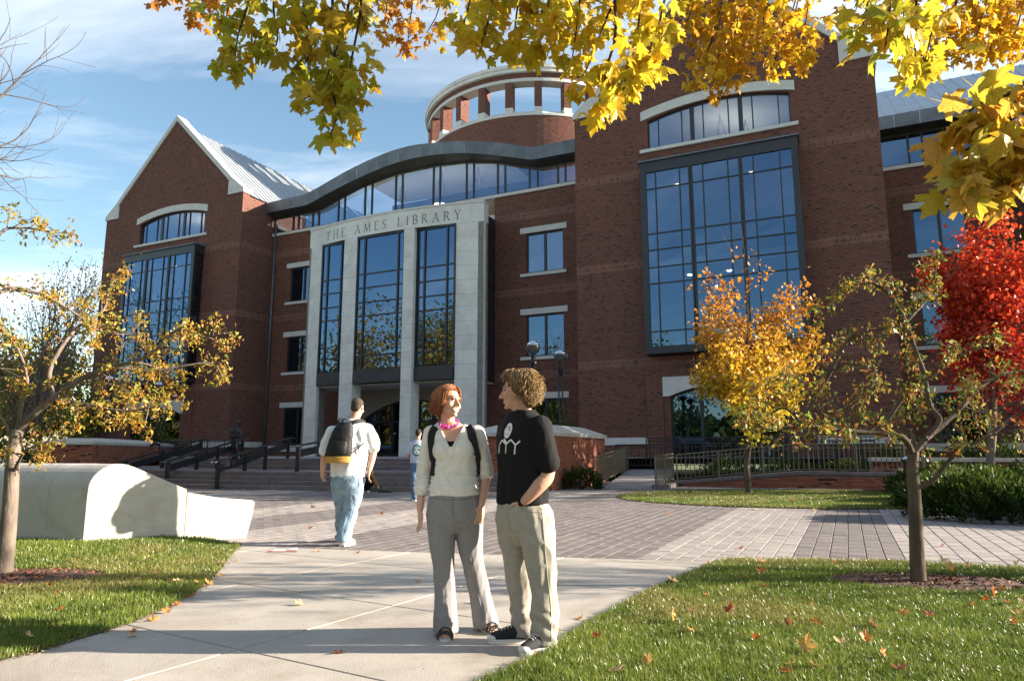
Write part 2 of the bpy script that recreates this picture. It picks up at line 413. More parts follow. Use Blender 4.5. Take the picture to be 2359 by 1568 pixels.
def chamfered(poly, z1, h, c):
    """a slab with softened top edges, as (verts, faces)"""
    k = len(poly); cx = sum(p[0] for p in poly) / k; cy = sum(p[1] for p in poly) / k
    v = []
    for (x, y) in poly: v.append((x, y, z1 - h))
    for (x, y) in poly: v.append((x, y, z1 - c * 0.8))
    for i in range(k):
        a = Vector(poly[i - 1]); b = Vector(poly[i]); d = Vector(poly[(i + 1) % k])
        e1 = (b - a).normalized(); e2 = (d - b).normalized()
        n1 = Vector((-e1.y, e1.x)); n2 = Vector((-e2.y, e2.x)); q = (n1 + n2)
        den = max(0.3, 1 + n1.dot(n2)); q = q * (c / den)
        v.append((b.x + q.x, b.y + q.y, z1))
    f = [tuple(range(2 * k, 3 * k))]
    for i in range(k):
        j = (i + 1) % k
        f.append((i, j, k + j, k + i)); f.append((k + i, k + j, 2 * k + j, 2 * k + i))
    return v, f

# concrete path of cast slabs
path = MB()
path_poly = [(-7, 1), (7, -2), (8, 7.0), (2.6, 8.09), (-4.1, 9.64), (-5, 9.5)]
path.poly([(x, y, -0.03) for x, y in path_poly]); path_o = path.build('path', M['grout'])
tag(path_o, 'pale concrete path of broom finished slabs leading to the plaza', 'path', kind='structure')
PA = (math.sin(R(31)), math.cos(R(31))); PB = (math.cos(R(31)), -math.sin(R(31)))
ai = [-0.2, 1.5, 3.08, 4.55, 6.1, 7.7, 9.4]; bi = [-9.4, -7.55, -5.70, -3.86, -2.0, -0.15, 1.7, 3.6]
for i in range(len(ai) - 1):
    for j in range(len(bi) - 1):
        gp = 0.006
        q = [(a, b) for a, b in ((ai[i] + gp, bi[j] + gp), (ai[i] + gp, bi[j + 1] - gp), (ai[i + 1] - gp, bi[j + 1] - gp), (ai[i + 1] - gp, bi[j] + gp))]
        q = [(a * PA[0] + b * PB[0], a * PA[1] + b * PB[1]) for a, b in q]
        q = clip(q, (PF_P[0] - 0.008 * PF_N[0], PF_P[1] - 0.008 * PF_N[1]), (-PF_N[0], -PF_N[1]))
        if len(q) < 3: continue
        ar = sum(q[k][0] * q[(k + 1) % len(q)][1] - q[(k + 1) % len(q)][0] * q[k][1] for k in range(len(q))) / 2
        if ar < 0: q = q[::-1]
        cx = sum(p[0] for p in q) / len(q); cy = sum(p[1] for p in q) / len(q)
        if abs(ar) < 0.05 or cy < 1.0 or cx > 0.75 + 0.45 * cy or cx < -6.5: continue
        v, f = chamfered(q, 0.0, 0.05, 0.004)
        me = bpy.data.meshes.new('concrete_slab'); me.from_pydata(v, [], f); me.update(); me.materials.append(M['concrete'])
        add('concrete_slab', me, None, path_o)

# plaza of pavers laid in two tones of stripes that run up to the library
pl = MB(); pl.poly([(x, y, -0.035) for x, y in [(-40, 12), (-9, 9.9), (-4.1, 9.66), (2.6, 8.11), (9, 6.6), (30, 4), (34, 24), (6, 27), (-16, 34), (-40, 40)]])
plaza = pl.build('plaza', M['grout']); tag(plaza, 'paved plaza in stripes of light and dark pavers before the library steps', 'plaza', kind='structure')
def pav_dark(u):
    for a, b in ((-40, -14.5), (-12.8, -9.2), (-7.6, -4), (-2.2, 1.6), (3.2, 4.8), (6.6, 11.15), (12.75, 14.05), (17, 19), (21, 23)):
        if a < u < b: return True
    return False
PU, PW = 0.20, 0.40
cells = []
oval = [(8.0 + 5.1 * math.cos(t), 19.4 + 3.9 * math.sin(t)) for t in np.linspace(0, 2 * math.pi, 40, endpoint=False)]
for i in range(-90, 140):
    u0 = i * PU; off = 0.5 * PW * (i % 2)
    for j in range(-105, 12):
        w0 = j * PW + off - 0.0
        p = bw(u0 + PU / 2, w0 + PW / 2)
        if p.y < 6.5 or p.y > 25.5 or p.x < -0.80 * p.y - 0.8 or p.x > 0.77 * p.y + 0.6: continue
        if p.y > 24.2 + 0.13 * max(0, -p.x - 4) * 1.9 and p.x < 1: continue
        if p.x < -5.6 and p.y < 10.6: continue
        if p.x > 2.6 and p.y < 8.2 - 0.22 * (p.x - 2.6) - 0.5: continue
        if ((p.x - 8.0) / 5.0) ** 2 + ((p.y - 19.4) / 3.6) ** 2 < 0.8: continue
        if p.x > 9.3 and p.y > 15: continue
        cells.append((p.y, u0, w0))
cells.sort()
gp = 0.0045
def paver_poly(u0, w0): return [tuple(bw(u, w)[:2]) for u, w in ((u0 + gp, w0 + gp), (u0 + PU - gp, w0 + gp), (u0 + PU - gp, w0 + PW - gp), (u0 + gp, w0 + PW - gp))]
bv, bf = chamfered([(-PU / 2 + gp, -PW / 2 + gp), (PU / 2 - gp, -PW / 2 + gp), (PU / 2 - gp, PW / 2 - gp), (-PU / 2 + gp, PW / 2 - gp)], 0.0, 0.03, 0.005)
pm = {}
for dk in (0, 1):
    me = bpy.data.meshes.new('paver'); me.from_pydata(bv, [], bf); me.update(); me.materials.append(M['paver_d' if dk else 'paver_l']); pm[dk] = me
n_ind = 0; rest_v = []; rest_f = []; rest_m = []
lawn_r_hide = [(2.45, 8.27), (1.3, 6.6), (9, 3), (9, 6.5), (5.4, 7.61), (4.04, 8.18)]
for (yy, u0, w0) in cells:
    q = paver_poly(u0, w0)
    qc = clip(q, (PF_P[0] + 0.006 * PF_N[0], PF_P[1] + 0.006 * PF_N[1]), PF_N)
    if len(qc) < 3: continue
    ctr = bw(u0 + PU / 2, w0 + PW / 2); dk = 1 if pav_dark(u0 + PU / 2) else 0
    whole = len(qc) == 4 and all(abs(a[0] - b[0]) + abs(a[1] - b[1]) < 1e-6 for a, b in zip(q, qc))
    hid = ctr.x > 2.45 and ctr.y < 8.27 - 0.22 * max(0, ctr.x - 4)
    if whole and n_ind < 300 and abs(ctr.x) < 0.72 * ctr.y and not hid and not (ctr.x < -4.4 and ctr.y < 10.8):
        o = add('paver', pm[dk], None, plaza); o.location = (ctr.x, ctr.y, rng.uniform(-0.002, 0.001)); o.rotation_euler = (rng.gauss(0, 0.004), rng.gauss(0, 0.004), -BA); n_ind += 1
    else:
        ar = sum(qc[k][0] * qc[(k + 1) % len(qc)][1] - qc[(k + 1) % len(qc)][0] * qc[k][1] for k in range(len(qc))) / 2
        if ar < 0.002: continue
        v, f = chamfered(qc, rng.uniform(-0.002, 0.001), 0.03, 0.006 if ar > 0.01 else 0.003); b = len(rest_v)
        rest_v += v; rest_f += [tuple(b + k for k in ff) for ff in f]; rest_m += [dk] * len(f)
me = bpy.data.meshes.new('pavers_beyond'); me.from_pydata(rest_v, [], rest_f); me.materials.append(M['paver_l']); me.materials.append(M['paver_d'])
me.polygons.foreach_set("material_index", rest_m); me.update()
tag(add('pavers_beyond', me, None, plaza), kind='stuff')

# lawns
def sstep(t): t = np.clip(t, 0, 1); return t * t * (3 - 2 * t)
def mound(x, y): return 0.085 * sstep((-3.75 - x) / 1.0) * sstep((y - 7.4) / 1.6)      # the left lawn swells gently towards the white wall
def lawn(name, poly, label, z=0.012, swell=False):
    b = MB(); b.poly([(x, y, z) for x, y in poly]); o = b.build(name, M['lawnbase'])
    if swell:
        bm = bmesh.new(); bm.from_mesh(o.data)
        for k in range(40): bmesh.ops.bisect_plane(bm, geom=bm.verts[:] + bm.edges[:] + bm.faces[:], plane_co=(-12 + 0.25 * k, 0, 0), plane_no=(1, 0, 0))
        for k in range(24): bmesh.ops.bisect_plane(bm, geom=bm.verts[:] + bm.edges[:] + bm.faces[:], plane_co=(0, 6.5 + 0.25 * k, 0), plane_no=(0, 1, 0))
        for v_ in bm.verts: v_.co.z += float(mound(v_.co.x, v_.co.y))
        bm.to_mesh(o.data); bm.free()
    return tag(o, label, 'lawn', kind='structure')
LAWN_R = [(2.45, 8.27), (1.88, 7.45), (1.36, 6.66), (0.92, 5.92), (0.65, 5.43), (0.41, 4.97), (0.25, 4.57), (0.05, 4.26), (-0.14, 4.0), (-0.5, 3.2), (-1.0, 2.0), (6, -3), (14, -3), (14, 5.4), (9.5, 6.4), (5.4, 7.66), (4.04, 8.16)]
LAWN_L = [(-3.62, 9.62), (-3.36, 8.6), (-3.08, 7.67), (-2.90, 6.95), (-2.79, 6.4), (-2.74, 5.76), (-2.75, 5.23), (-2.86, 4.88), (-2.93, 4.57), (-3.04, 4.32), (-3.3, 3.6), (-4, 2.0), (-14, 1.0), (-24, 12), (-9, 12), (-7.2, 10.2), (-5.5, 9.3), (-4.6, 9.72), (-4.15, 9.95)]
OVAL = oval
lawn('lawn', LAWN_R, 'bright green lawn in the right foreground beside the path')
lawn('lawn', LAWN_L, 'green lawn in the left foreground below the white wall', swell=True)
lawn('lawn', OVAL, 'oval lawn island round the yellow maple', 0.014)

MUL = [((3.95, 6.84), 0.92, 0.46, R(-8)), ((-5.0, 7.06), 0.95, 0.52, R(6))]
def in_mulch(x, y, grow=1.0):
    r = np.zeros(len(x), bool)
    for (c, a, b, t) in MUL:
        dx, dy = x - c[0], y - c[1]; X = dx * math.cos(t) + dy * math.sin(t); Y = -dx * math.sin(t) + dy * math.cos(t)
        r |= (X / (a * grow)) ** 2 + (Y / (b * grow)) ** 2 < 1
    return r

def value_noise(x, y, s, seed):
    g_ = np.random.default_rng(seed).random((64, 64)); X = x / s; Y = y / s
    i = np.floor(X).astype(int); j = np.floor(Y).astype(int); fx = X - i; fy = Y - j; fx = fx * fx * (3 - 2 * fx); fy = fy * fy * (3 - 2 * fy)
    G = lambda a, b: g_[a % 64, b % 64]
    return (G(i, j) * (1 - fx) + G(i + 1, j) * fx) * (1 - fy) + (G(i, j + 1) * (1 - fx) + G(i + 1, j + 1) * fx) * fy

def grass(label, poly, dens, hgt, wid, box, z=0.01, fade=None, seed=3):
    r = np.random.default_rng(seed)
    n = int(dens * (box[1] - box[0]) * (box[3] - box[2]))
    x = r.uniform(box[0], box[1], n); y = r.uniform(box[2], box[3], n)
    if fade is not None: k_ = r.random(n) < np.clip((fade / np.maximum(y, 0.1)) ** 1.6, 0.18, 1); x, y = x[k_], y[k_]
    jx = x + r.normal(0, 0.012, len(x)); jy = y + r.normal(0, 0.012, len(x))
    k_ = inside(poly, jx, jy) & (np.abs(x) < 0.76 * y + 0.35) & ~in_mulch(jx, jy, 1.0); x, y = x[k_], y[k_]
    n = len(x)
    pn = value_noise(x, y, 0.55, seed) * 0.6 + value_noise(x, y, 0.14, seed + 1) * 0.4
    h = hgt * (0.55 + 0.75 * r.random(n)) * (0.65 + 0.6 * pn)
    wd = wid * (0.7 + 0.6 * r.random(n))
    if fade is not None: wd = wd * np.clip((y / fade) ** 0.7, 1, 2.6)
    az = r.uniform(0, 2 * math.pi, n); tilt = np.abs(r.normal(0.35, 0.28, n)); fa = r.uniform(0, 2 * math.pi, n)
    dx, dy = np.cos(fa) * np.sin(tilt), np.sin(fa) * np.sin(tilt); cz = np.cos(tilt)
    sx, sy = np.cos(az), np.sin(az)
    b = np.stack([x, y, z + (mound(x, y) if seed == 5 else 0 * x)], 1); s = np.stack([sx, sy, np.zeros(n)], 1) * wd[:, None] / 2
    mid = b + np.stack([dx * 0.35, dy * 0.35, cz], 1) * (h * 0.55)[:, None]
    tip = b + np.stack([dx, dy, cz * 0.95], 1) * h[:, None]
    V = np.stack([b - s, b + s, mid + s * 0.8, mid - s * 0.8, tip], 1).reshape(-1, 3)
    i0 = np.arange(n)[:, None] * 5
    I = np.concatenate([i0 + np.array([[0, 1, 2]]), i0 + np.array([[0, 2, 3]]), i0 + np.array([[3, 2, 4]])], 0)
    t = np.clip(pn * 0.9 + r.normal(0, 0.16, n), 0, 1)[:, None]
    c0 = np.array([[0.075, 0.130, 0.014]]); c1 = np.array([[0.230, 0.285, 0.055]])
    C = c0 * (1 - t) + c1 * t
    worn = np.clip((value_noise(x, y, 1.4, seed + 4) * 0.65 + value_noise(x, y, 0.4, seed + 6) * 0.35 - 0.52) * 3.0, 0, 0.75)[:, None]; C = C * (1 - worn) + np.array([[0.27, 0.25, 0.075]]) * worn
    dry = (r.random(n) < 0.07 + 0.12 * worn[:, 0])[:, None]; C = np.where(dry, np.array([[0.30, 0.25, 0.11]]), C)
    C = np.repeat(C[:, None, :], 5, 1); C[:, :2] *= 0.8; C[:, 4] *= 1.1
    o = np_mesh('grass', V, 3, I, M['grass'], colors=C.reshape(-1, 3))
    return tag(o, label, 'grass', kind='stuff')
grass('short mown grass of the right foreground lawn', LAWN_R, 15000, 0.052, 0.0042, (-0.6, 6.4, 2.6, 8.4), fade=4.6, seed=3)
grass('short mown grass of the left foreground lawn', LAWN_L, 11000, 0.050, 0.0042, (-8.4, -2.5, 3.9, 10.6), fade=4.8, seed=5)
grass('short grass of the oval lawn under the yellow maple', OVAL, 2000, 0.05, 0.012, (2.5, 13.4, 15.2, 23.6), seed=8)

# mulch rings round the two crab apples
for k, (c, a, b, t) in enumerate(MUL):
    m = MB(); n = 30; ring = []
    for i in range(n):
        ph = 2 * math.pi * i / n; f = 1 + 0.05 * math.sin(3 * ph + k) + rng.uniform(-0.03, 0.03)
        X, Y = a * f * math.cos(ph), b * f * math.sin(ph)
        ring.append((c[0] + X * math.cos(t) - Y * math.sin(t), c[1] + X * math.sin(t) + Y * math.cos(t)))
    vs_ = [(x, y, 0.005) for x, y in ring] + [(c[0] + (x - c[0]) * 0.8, c[1] + (y - c[1]) * 0.8, 0.035) for x, y in ring] + [(c[0], c[1], 0.05)]
    m.v = vs_
    for i in range(n):
        j = (i + 1) % n; m.face((i, j, n + j, n + i)); m.face((n + i, n + j, 2 * n))
    side = 'right' if k == 0 else 'left'
    tag(m.build('mulch_bed', M['mulch']), 'ring of brown mulch round the %s crab apple trunk' % side, 'mulch bed', kind='structure')
    r = np.random.default_rng(20 + k); q = 1500
    rr = np.sqrt(r.random(q)) * 1.02; ph = r.uniform(0, 2 * math.pi, q)
    X, Y = a * rr * np.cos(ph), b * rr * np.sin(ph)
    x = c[0] + X * math.cos(t) - Y * math.sin(t); y = c[1] + X * math.sin(t) + Y * math.cos(t)
    L = r.uniform(0.008, 0.028, q); Wd = r.uniform(0.004, 0.011, q); az = r.uniform(0, 2 * math.pi, q); ti = r.normal(0, 0.5, q)
    d = np.stack([np.cos(az) * np.cos(ti), np.sin(az) * np.cos(ti), np.sin(ti)], 1); s = np.stack([-np.sin(az), np.cos(az), r.normal(0, 0.4, q)], 1)
    ctr = np.stack([x, y, 0.045 - 0.035 * rr ** 2 + 0.01 * r.random(q)], 1)
    V = np.stack([ctr - d * L[:, None] - s * Wd[:, None], ctr + d * L[:, None] - s * Wd[:, None], ctr + d * L[:, None] + s * Wd[:, None], ctr - d * L[:, None] + s * Wd[:, None]], 1).reshape(-1, 3)
    pal = np.array([[0.10, 0.045, 0.025], [0.17, 0.07, 0.04], [0.06, 0.03, 0.02], [0.26, 0.14, 0.09], [0.30, 0.10, 0.04]])
    C = np.repeat(pal[r.integers(0, 5, q)][:, None, :], 4, 1).reshape(-1, 3)
    M.setdefault('chip', attr_mat('bark_chip'))
    tag(np_mesh('mulch_chips', V, 4, np.arange(q * 4).reshape(-1, 4), M['chip'], colors=C), 'loose bark chips on the %s mulch ring' % side, 'mulch', kind='stuff')
# ------------------------------------------------------------------ the library: local axes x = along the front, y = into the building, z = up
lib = empty('library_building', BO, -BA)
tag(lib, 'red brick library with twin gables, pale stone entrance and round open tower', 'building')

def interp(pts, x):
    xs = [p[0] for p in pts]; ys = [p[1] for p in pts]; return float(np.interp(x, xs, ys))

def wall_holes(name, u0, u1, z0, z1, w, holes, mat, depth=0.35, parent=lib):
    """flat wall facing -y with rectangular holes (and their reveals)"""
    us = sorted({u0, u1, *[h[0] for h in holes], *[h[1] for h in holes]}); zs = sorted({z0, z1, *[h[2] for h in holes], *[h[3] for h in holes]})
    b = MB()
    for i in range(len(us) - 1):
        for j in range(len(zs) - 1):
            cu, cz = (us[i] + us[i + 1]) / 2, (zs[j] + zs[j + 1]) / 2
            if any(h[0] < cu < h[1] and h[2] < cz < h[3] for h in holes): continue
            a, c, d, e = us[i], us[i + 1], zs[j], zs[j + 1]
            b.quad((a, w, d), (c, w, d), (c, w, e), (a, w, e), [(a, d), (c, d), (c, e), (a, e)])
    for (a, c, d, e) in holes:
        k = w + depth
        b.quad((a, w, d), (a, w, e), (a, k, e), (a, k, d), [(w, d), (w, e), (k, e), (k, d)])
        b.quad((c, w, e), (c, w, d), (c, k, d), (c, k, e), [(w, e), (w, d), (k, d), (k, e)])
        b.quad((a, w, e), (c, w, e), (c, k, e), (a, k, e), [(a, w), (c, w), (c, k), (a, k)])
        b.quad((c, w, d), (a, w, d), (a, k, d), (c, k, d), [(a, w), (c, w), (c, k), (a, k)])
    return b.build(name, mat, parent)

def arc_z(u, uc, half, zs, zc):
    """height of a shallow arch: zs at the ends, zc in the middle"""
    t = min(1, abs(u - uc) / half); return zs + (zc - zs) * (1 - t * t)

def pane(parent, pts, tilt=0.0035):
    """one sheet of glass from its corners (x, y, z), bowed a hair out of true like real glazing"""
    b = MB(); c = sum((Vector(p) for p in pts), Vector()) / len(pts)
    ax, az = rng.gauss(0, tilt), rng.gauss(0, tilt)
    q = [Vector(p) + Vector((0, ax * (p[0] - c.x) + az * (p[2] - c.z), 0)) for p in pts]
    b.poly(q); return b.build('pane', M['glass'], parent)

def ubar(parent, name, u0, u1, z0, z1, w, d=0.12, mat='frame'):
    b = MB(); b.box(u0, u1, w - d / 2, w + d / 2, z0, z1); return b.build(name, M[mat], parent)

BAYC = [4.47, 4.98, 6.29, 6.78, 6.97, 7.52, 8.82, 9.36, 9.54, 10.09, 11.38, 11.94]     # glass columns: three triplets
BAYZ = [6.74, 7.56, 10.17, 11.06, 12.03, 12.94, 15.49, 16.45]
def pendant(parent, u, w, z, top):
    b = MB(); b.lathe([(0.02, 0.0), (0.30, 0.06), (0.52, 0.20), (0.58, 0.30), (0.54, 0.30), (0.02, 0.12)], 14, (u, w, z))
    o = b.build('pendant_lamp', M['lamp_on'], parent, smooth=True)
    r = MB()
    for k in range(3):
        a = 2 * math.pi * k / 3; r.tube([(u + 0.45 * math.cos(a), w + 0.45 * math.sin(a), z + 0.28), (u, w, top)], 0.012, 4)
    r.build('cable', M['frame'], o)

def gable(g0, side_visible):
    G = lambda u: g0 + u
    T = 0.45
    gw = MB()
    def q(a, c, d, e): gw.quad((G(a), 0, d), (G(c), 0, d), (G(c), 0, e), (G(a), 0, e), [(a, d), (c, d), (c, e), (a, e)])
    q(0, 4.4, 0.3, 20.95); q(12.0, 16, 0.3, 20.95)
    q(4.4, 5.15, 0.3, 6.5); q(10.9, 12.0, 0.3, 6.5)
    def arch_fill(a, c, zs, zc, top):
        n = 16; pts = [(a + (c - a) * i / n) for i in range(n + 1)]
        P = [(G(x), 0, arc_z(x, (a + c) / 2, (c - a) / 2, zs, zc)) for x in pts] + [(G(c), 0, top), (G(a), 0, top)]
        gw.poly(P, [(p[0] - g0, p[2]) for p in P])
        for i in range(n):       # soffit of the arch
            x0, x1 = pts[i], pts[i + 1]; z0, z1 = P[i][2], P[i + 1][2]
            gw.quad((G(x0), 0, z0), (G(x0), T, z0), (G(x1), T, z1), (G(x1), 0, z1), [(0, x0), (T, x0), (T, x1), (0, x1)])
        gw.quad((G(a), 0, zs), (G(a), 0, zs - 3.2 if zs < 10 else 18.25), (G(a), T, zs - 3.2 if zs < 10 else 18.25), (G(a), T, zs), [(0, zs), (0, 0), (T, 0), (T, zs)])
        gw.quad((G(c), 0, zs - 3.2 if zs < 10 else 18.25), (G(c), 0, zs), (G(c), T, zs), (G(c), T, zs - 3.2 if zs < 10 else 18.25), [(0, 0), (0, zs), (T, zs), (T, 0)])
    arch_fill(5.15, 10.9, 4.17, 4.75, 6.5)
    q(4.4, 12.0, 17.0, 18.2)
    arch_fill(4.4, 12.0, 19.95, 20.48, 20.95)
    q(4.4, 4.5, 6.5, 17.0); q(11.92, 12.0, 6.5, 17.0)
    # gable triangle
    prof = [(0, 20.95), (16, 20.95), (16, 21.1), (14.6, 22.0), (8, 28.45), (1.4, 22.0), (0, 21.1)]
    gw.poly([(G(a), 0, z) for a, z in prof], [(a, z) for a, z in prof])
    gw.poly([(G(a), 0.5, z) for a, z in prof[::-1]], [(a, z) for a, z in prof[::-1]])
    for uu, s in ((0, -1), (16, 1)):      # side walls back to the body of the building
        a = [(G(uu), 0, 0.3), (G(uu), 24, 0.3), (G(uu), 24, 21.0), (G(uu), 0, 21.0)]
        if s < 0: a = a[::-1]
        gw.poly(a, [(p[1] + 0.1, p[2]) for p in a])
    gw.build('gable_wall', M['brick'], lib)
    # soldier courses, a centimetre proud of the wall
    for zt in (17.15, 11.85, 6.32):
        for a, c in ((0.0, 4.05), (12.25, 16.0)) if zt > 7 else ((0.0, 3.88), (12.2, 16.0)):
            s = MB(); s.box(G(a), G(c), -0.012, 0.05, zt - 0.52, zt); s.build('soldier_course', M['soldier'], lib)
        s = MB(); s.box(G(15.95), G(16.012), 0.055, 3.3, zt - 0.52, zt); s.build('soldier_course', M['soldier'], lib)
    s = MB(); s.box(G(3.9), G(12.18), -0.10, -0.002, 5.82, 6.34); s.build('soldier_course', M['soldier'], lib)
    pz = MB()        # brick pier zone below the bay stands slightly proud
    pz.box(G(3.9), G(4.80), -0.09, -0.002, 0.4, 5.82); pz.box(G(11.25), G(12.18), -0.09, -0.002, 0.4, 5.82); pz.box(G(4.80), G(11.25), -0.09, -0.002, 5.22, 5.82)
    pz.build('brick_pier', M['brick'], lib)
    # stone base course
    for a, c in ((0, 3.88), (12.2, 16)):
        b = MB(); b.box(G(a), G(c), -0.06, 0.1, 1.62, 2.02); b.build('base_course', M['lime2'], lib)
    b = MB(); b.box(G(15.9), G(16.06), 0.1, 3.3, 1.62, 2.02); b.build('base_course', M['lime2'], lib)
    # coping and kneelers
    for s in (0, 1):
        f = (lambda a: a) if s == 0 else (lambda a: 16 - a)
        pr = [(1.4, 22.0), (8.0, 28.45), (8.0, 28.95), (1.15, 22.28)]
        pr = [(G(f(a)), z) for a, z in pr]
        if s: pr = pr[::-1]
        b = MB(); b.prism_xz(pr, -0.12, 0.75); b.build('coping', M['lime2'], lib, bevel=0.02)
        pr = [(-0.10, 20.95), (1.55, 20.95), (1.55, 22.10), (1.15, 22.28), (-0.10, 21.28)]
        pr = [(G(f(a)), z) for a, z in pr]
        if s: pr = pr[::-1]
        b = MB(); b.prism_xz(pr, -0.10, 0.80); b.build('kneeler', M['lime2'], lib, bevel=0.02)
    # arched window with its stone head and sill
    n = 20; us = [4.04 + (12.27 - 4.04) * i / n for i in range(n + 1)]
    low = [(G(x), arc_z(x, 8.155, 4.115, 19.98, 20.52)) for x in us]; up = [(G(x), arc_z(x, 8.155, 4.115, 20.52, 21.05)) for x in us]
    b = MB(); b.prism_xz(low + up[::-1], -0.07, 0.2); b.build('arched_lintel', M['lime2'], lib)
    b = MB(); b.box(G(3.95), G(12.35), -0.13, 0.25, 18.02, 18.22); b.build('sill', M['lime2'], lib, bevel=0.015)
    top = lambda x: arc_z(x, 8.2, 3.8, 19.95, 20.48)
    win = MB(); wv = 0.22
    cols = [4.47, 5.0, 6.32, 6.8, 6.98, 7.5, 8.85, 9.4, 9.57, 10.1, 11.42, 11.93]
    win.box(G(4.4), G(12.0), wv - 0.06, wv + 0.06, 18.22, 18.30)
    for i in range(24):
        x0, x1 = 4.4 + 7.6 * i / 24, 4.4 + 7.6 * (i + 1) / 24
        win.obox((G((x0 + x1) / 2), wv, (top(x0) + top(x1)) / 2 - 0.04), (1, 0, (top(x1) - top(x0)) / (x1 - x0)), (0, 1, 0), (0, 0, 1), (x1 - x0) / 2, 0.06, 0.04)
    aw = win.build('arched_window', M['frame'], lib)
    edges = [(4.40, 4.47), (4.97, 5.03), (6.29, 6.35), (6.77, 7.01), (7.47, 7.53), (8.82, 8.88), (9.37, 9.60), (10.07, 10.13), (11.39, 11.45), (11.93, 12.0)]
    for a, c in edges: ubar(aw, 'mullion', G(a), G(c), 18.3, top((a + c) / 2) - 0.02, wv)
    for i in range(len(edges) - 1):
        a, c = edges[i][1], edges[i + 1][0]
        pane(aw, [(G(a), wv, 18.3), (G(c), wv, 18.3), (G(c), wv, top(c)), (G((a + c) / 2), wv, top((a + c) / 2)), (G(a), wv, top(a))])
    # projecting bay
    W = -0.90
    bay = MB()
    bay.box(G(4.12), G(12.26), W - 0.05, -0.004, 16.45, 17.05)                     # fascia box
    bay.box(G(4.12), G(4.47), W - 0.04, W + 0.16, 6.38, 16.45); bay.box(G(11.94), G(12.26), W - 0.04, W + 0.16, 6.38, 16.45)
    bay.box(G(4.47), G(11.94), W - 0.04, W + 0.16, 6.38, 6.74)
    bay.box(G(4.12), G(4.24), W + 0.16, -0.004, 6.38, 6.7); bay.box(G(12.14), G(12.26), W + 0.16, -0.004, 6.38, 6.7)
    bay.box(G(4.12), G(12.26), W + 0.16, -0.004, 6.38, 6.5)
    for z in (15.49, 12.94, 12.03, 11.06, 10.17, 7.56):
        bay.box(G(4.12), G(4.2), W + 0.16, -0.004, z - 0.05, z + 0.05); bay.box(G(12.18), G(12.26), W + 0.16, -0.004, z - 0.05, z + 0.05)
    bo = bay.build('bay_window', M['frame'], lib)
    rb = MB(); rb.prism([(G(4.02), W - 0.16), (G(12.36), W - 0.16), (G(12.36), -0.004), (G(4.02), -0.004)], 17.06, 17.14)
    rb.quad((G(4.02), W - 0.16, 17.142), (G(12.36), W - 0.16, 17.142), (G(12.0), -0.004, 17.42), (G(4.4), -0.004, 17.42))
    rb.quad((G(12.36), W - 0.16, 17.142), (G(12.36), -0.004, 17.142), (G(12.0), -0.004, 17.42), (G(12.0), -0.005, 17.42))
    rb.build('bay_roof', M['zinc'], bo)
    ve = [(6.29, 6.29), (4.98, 4.98), (6.77, 6.98), (7.52, 7.52), (8.82, 8.82), (9.36, 9.55), (10.09, 10.09), (11.38, 11.38)]
    eds = [(4.40, 4.47), (4.95, 5.01), (6.26, 6.32), (6.76, 6.98), (7.49, 7.55), (8.79, 8.85), (9.35, 9.55), (10.06, 10.12), (11.35, 11.41), (11.94, 12.0)]
    for a, c in eds[1:-1]:
        if c - a > 0.1:
            ubar(bo, 'mullion', G(a), G(a + 0.085), 6.74, 16.45, W + 0.03, 0.14); ubar(bo, 'mullion', G(c - 0.085), G(c), 6.74, 16.45, W + 0.03, 0.14)
            ubar(bo, 'mullion', G(a + 0.085), G(c - 0.085), 6.74, 16.45, W + 0.07, 0.04)
        else: ubar(bo, 'mullion', G(a), G(c), 6.74, 16.45, W + 0.03, 0.12)
    for z in BAYZ[1:-1]: ubar(bo, 'transom', G(4.47), G(11.94), z - 0.035, z + 0.035, W + 0.035, 0.10)
    for i in range(len(eds) - 1):
        for j in range(len(BAYZ) - 1):
            a, c, d, e = eds[i][1] - 0.01, eds[i + 1][0] + 0.01, BAYZ[j] + 0.03, BAYZ[j + 1] - 0.03
            pane(bo, [(G(a), W + 0.03, d), (G(c), W + 0.03, d), (G(c), W + 0.03, e), (G(a), W + 0.03, e)])
    for j in range(len(BAYZ) - 1):
        d, e = BAYZ[j], BAYZ[j + 1]
        b = MB(); b.quad((G(12.2), W + 0.14, d), (G(12.2), -0.01, d), (G(12.2), -0.01, e), (G(12.2), W + 0.14, e)); b.build('pane', M['glass'], bo)
        b = MB(); b.quad((G(4.16), -0.01, d), (G(4.16), W + 0.14, d), (G(4.16), W + 0.14, e), (G(4.16), -0.01, e)); b.build('pane', M['glass'], bo)
    # ground floor arch
    n = 18; us = [5.15 + (10.9 - 5.15) * i / n for i in range(n + 1)]
    pr = [(G(4.80), 4.18)] + [(G(x), arc_z(x, 8.025, 2.875, 4.18, 4.76)) for x in us] + [(G(11.25), 4.18), (G(11.25), 5.21), (G(4.80), 5.21)]
    b = MB(); b.prism_xz(pr, -0.11, 0.15); b.build('arched_lintel', M['lime2'], lib)
    win = MB(); wv = 0.25
    tp = lambda x: arc_z(x, 8.025, 2.875, 4.18, 4.76)
    for i in range(18):
        x0, x1 = us[i], us[i + 1]
        win.obox((G((x0 + x1) / 2), wv, (tp(x0) + tp(x1)) / 2 - 0.05), (1, 0, (tp(x1) - tp(x0)) / (x1 - x0)), (0, 1, 0), (0, 0, 1), (x1 - x0) / 2, 0.06, 0.05)
    gwin = win.build('arched_window', M['frame'], lib)
    ubar(gwin, 'bottom_rail', G(5.15), G(10.9), 0.9, 1.0, wv)
    ed = [(5.15, 5.25), (6.66, 6.84), (8.95, 9.13), (10.8, 10.9)]
    for a, c in ed: ubar(gwin, 'mullion', G(a), G(c), 1.0, tp((a + c) / 2) - 0.02, wv)
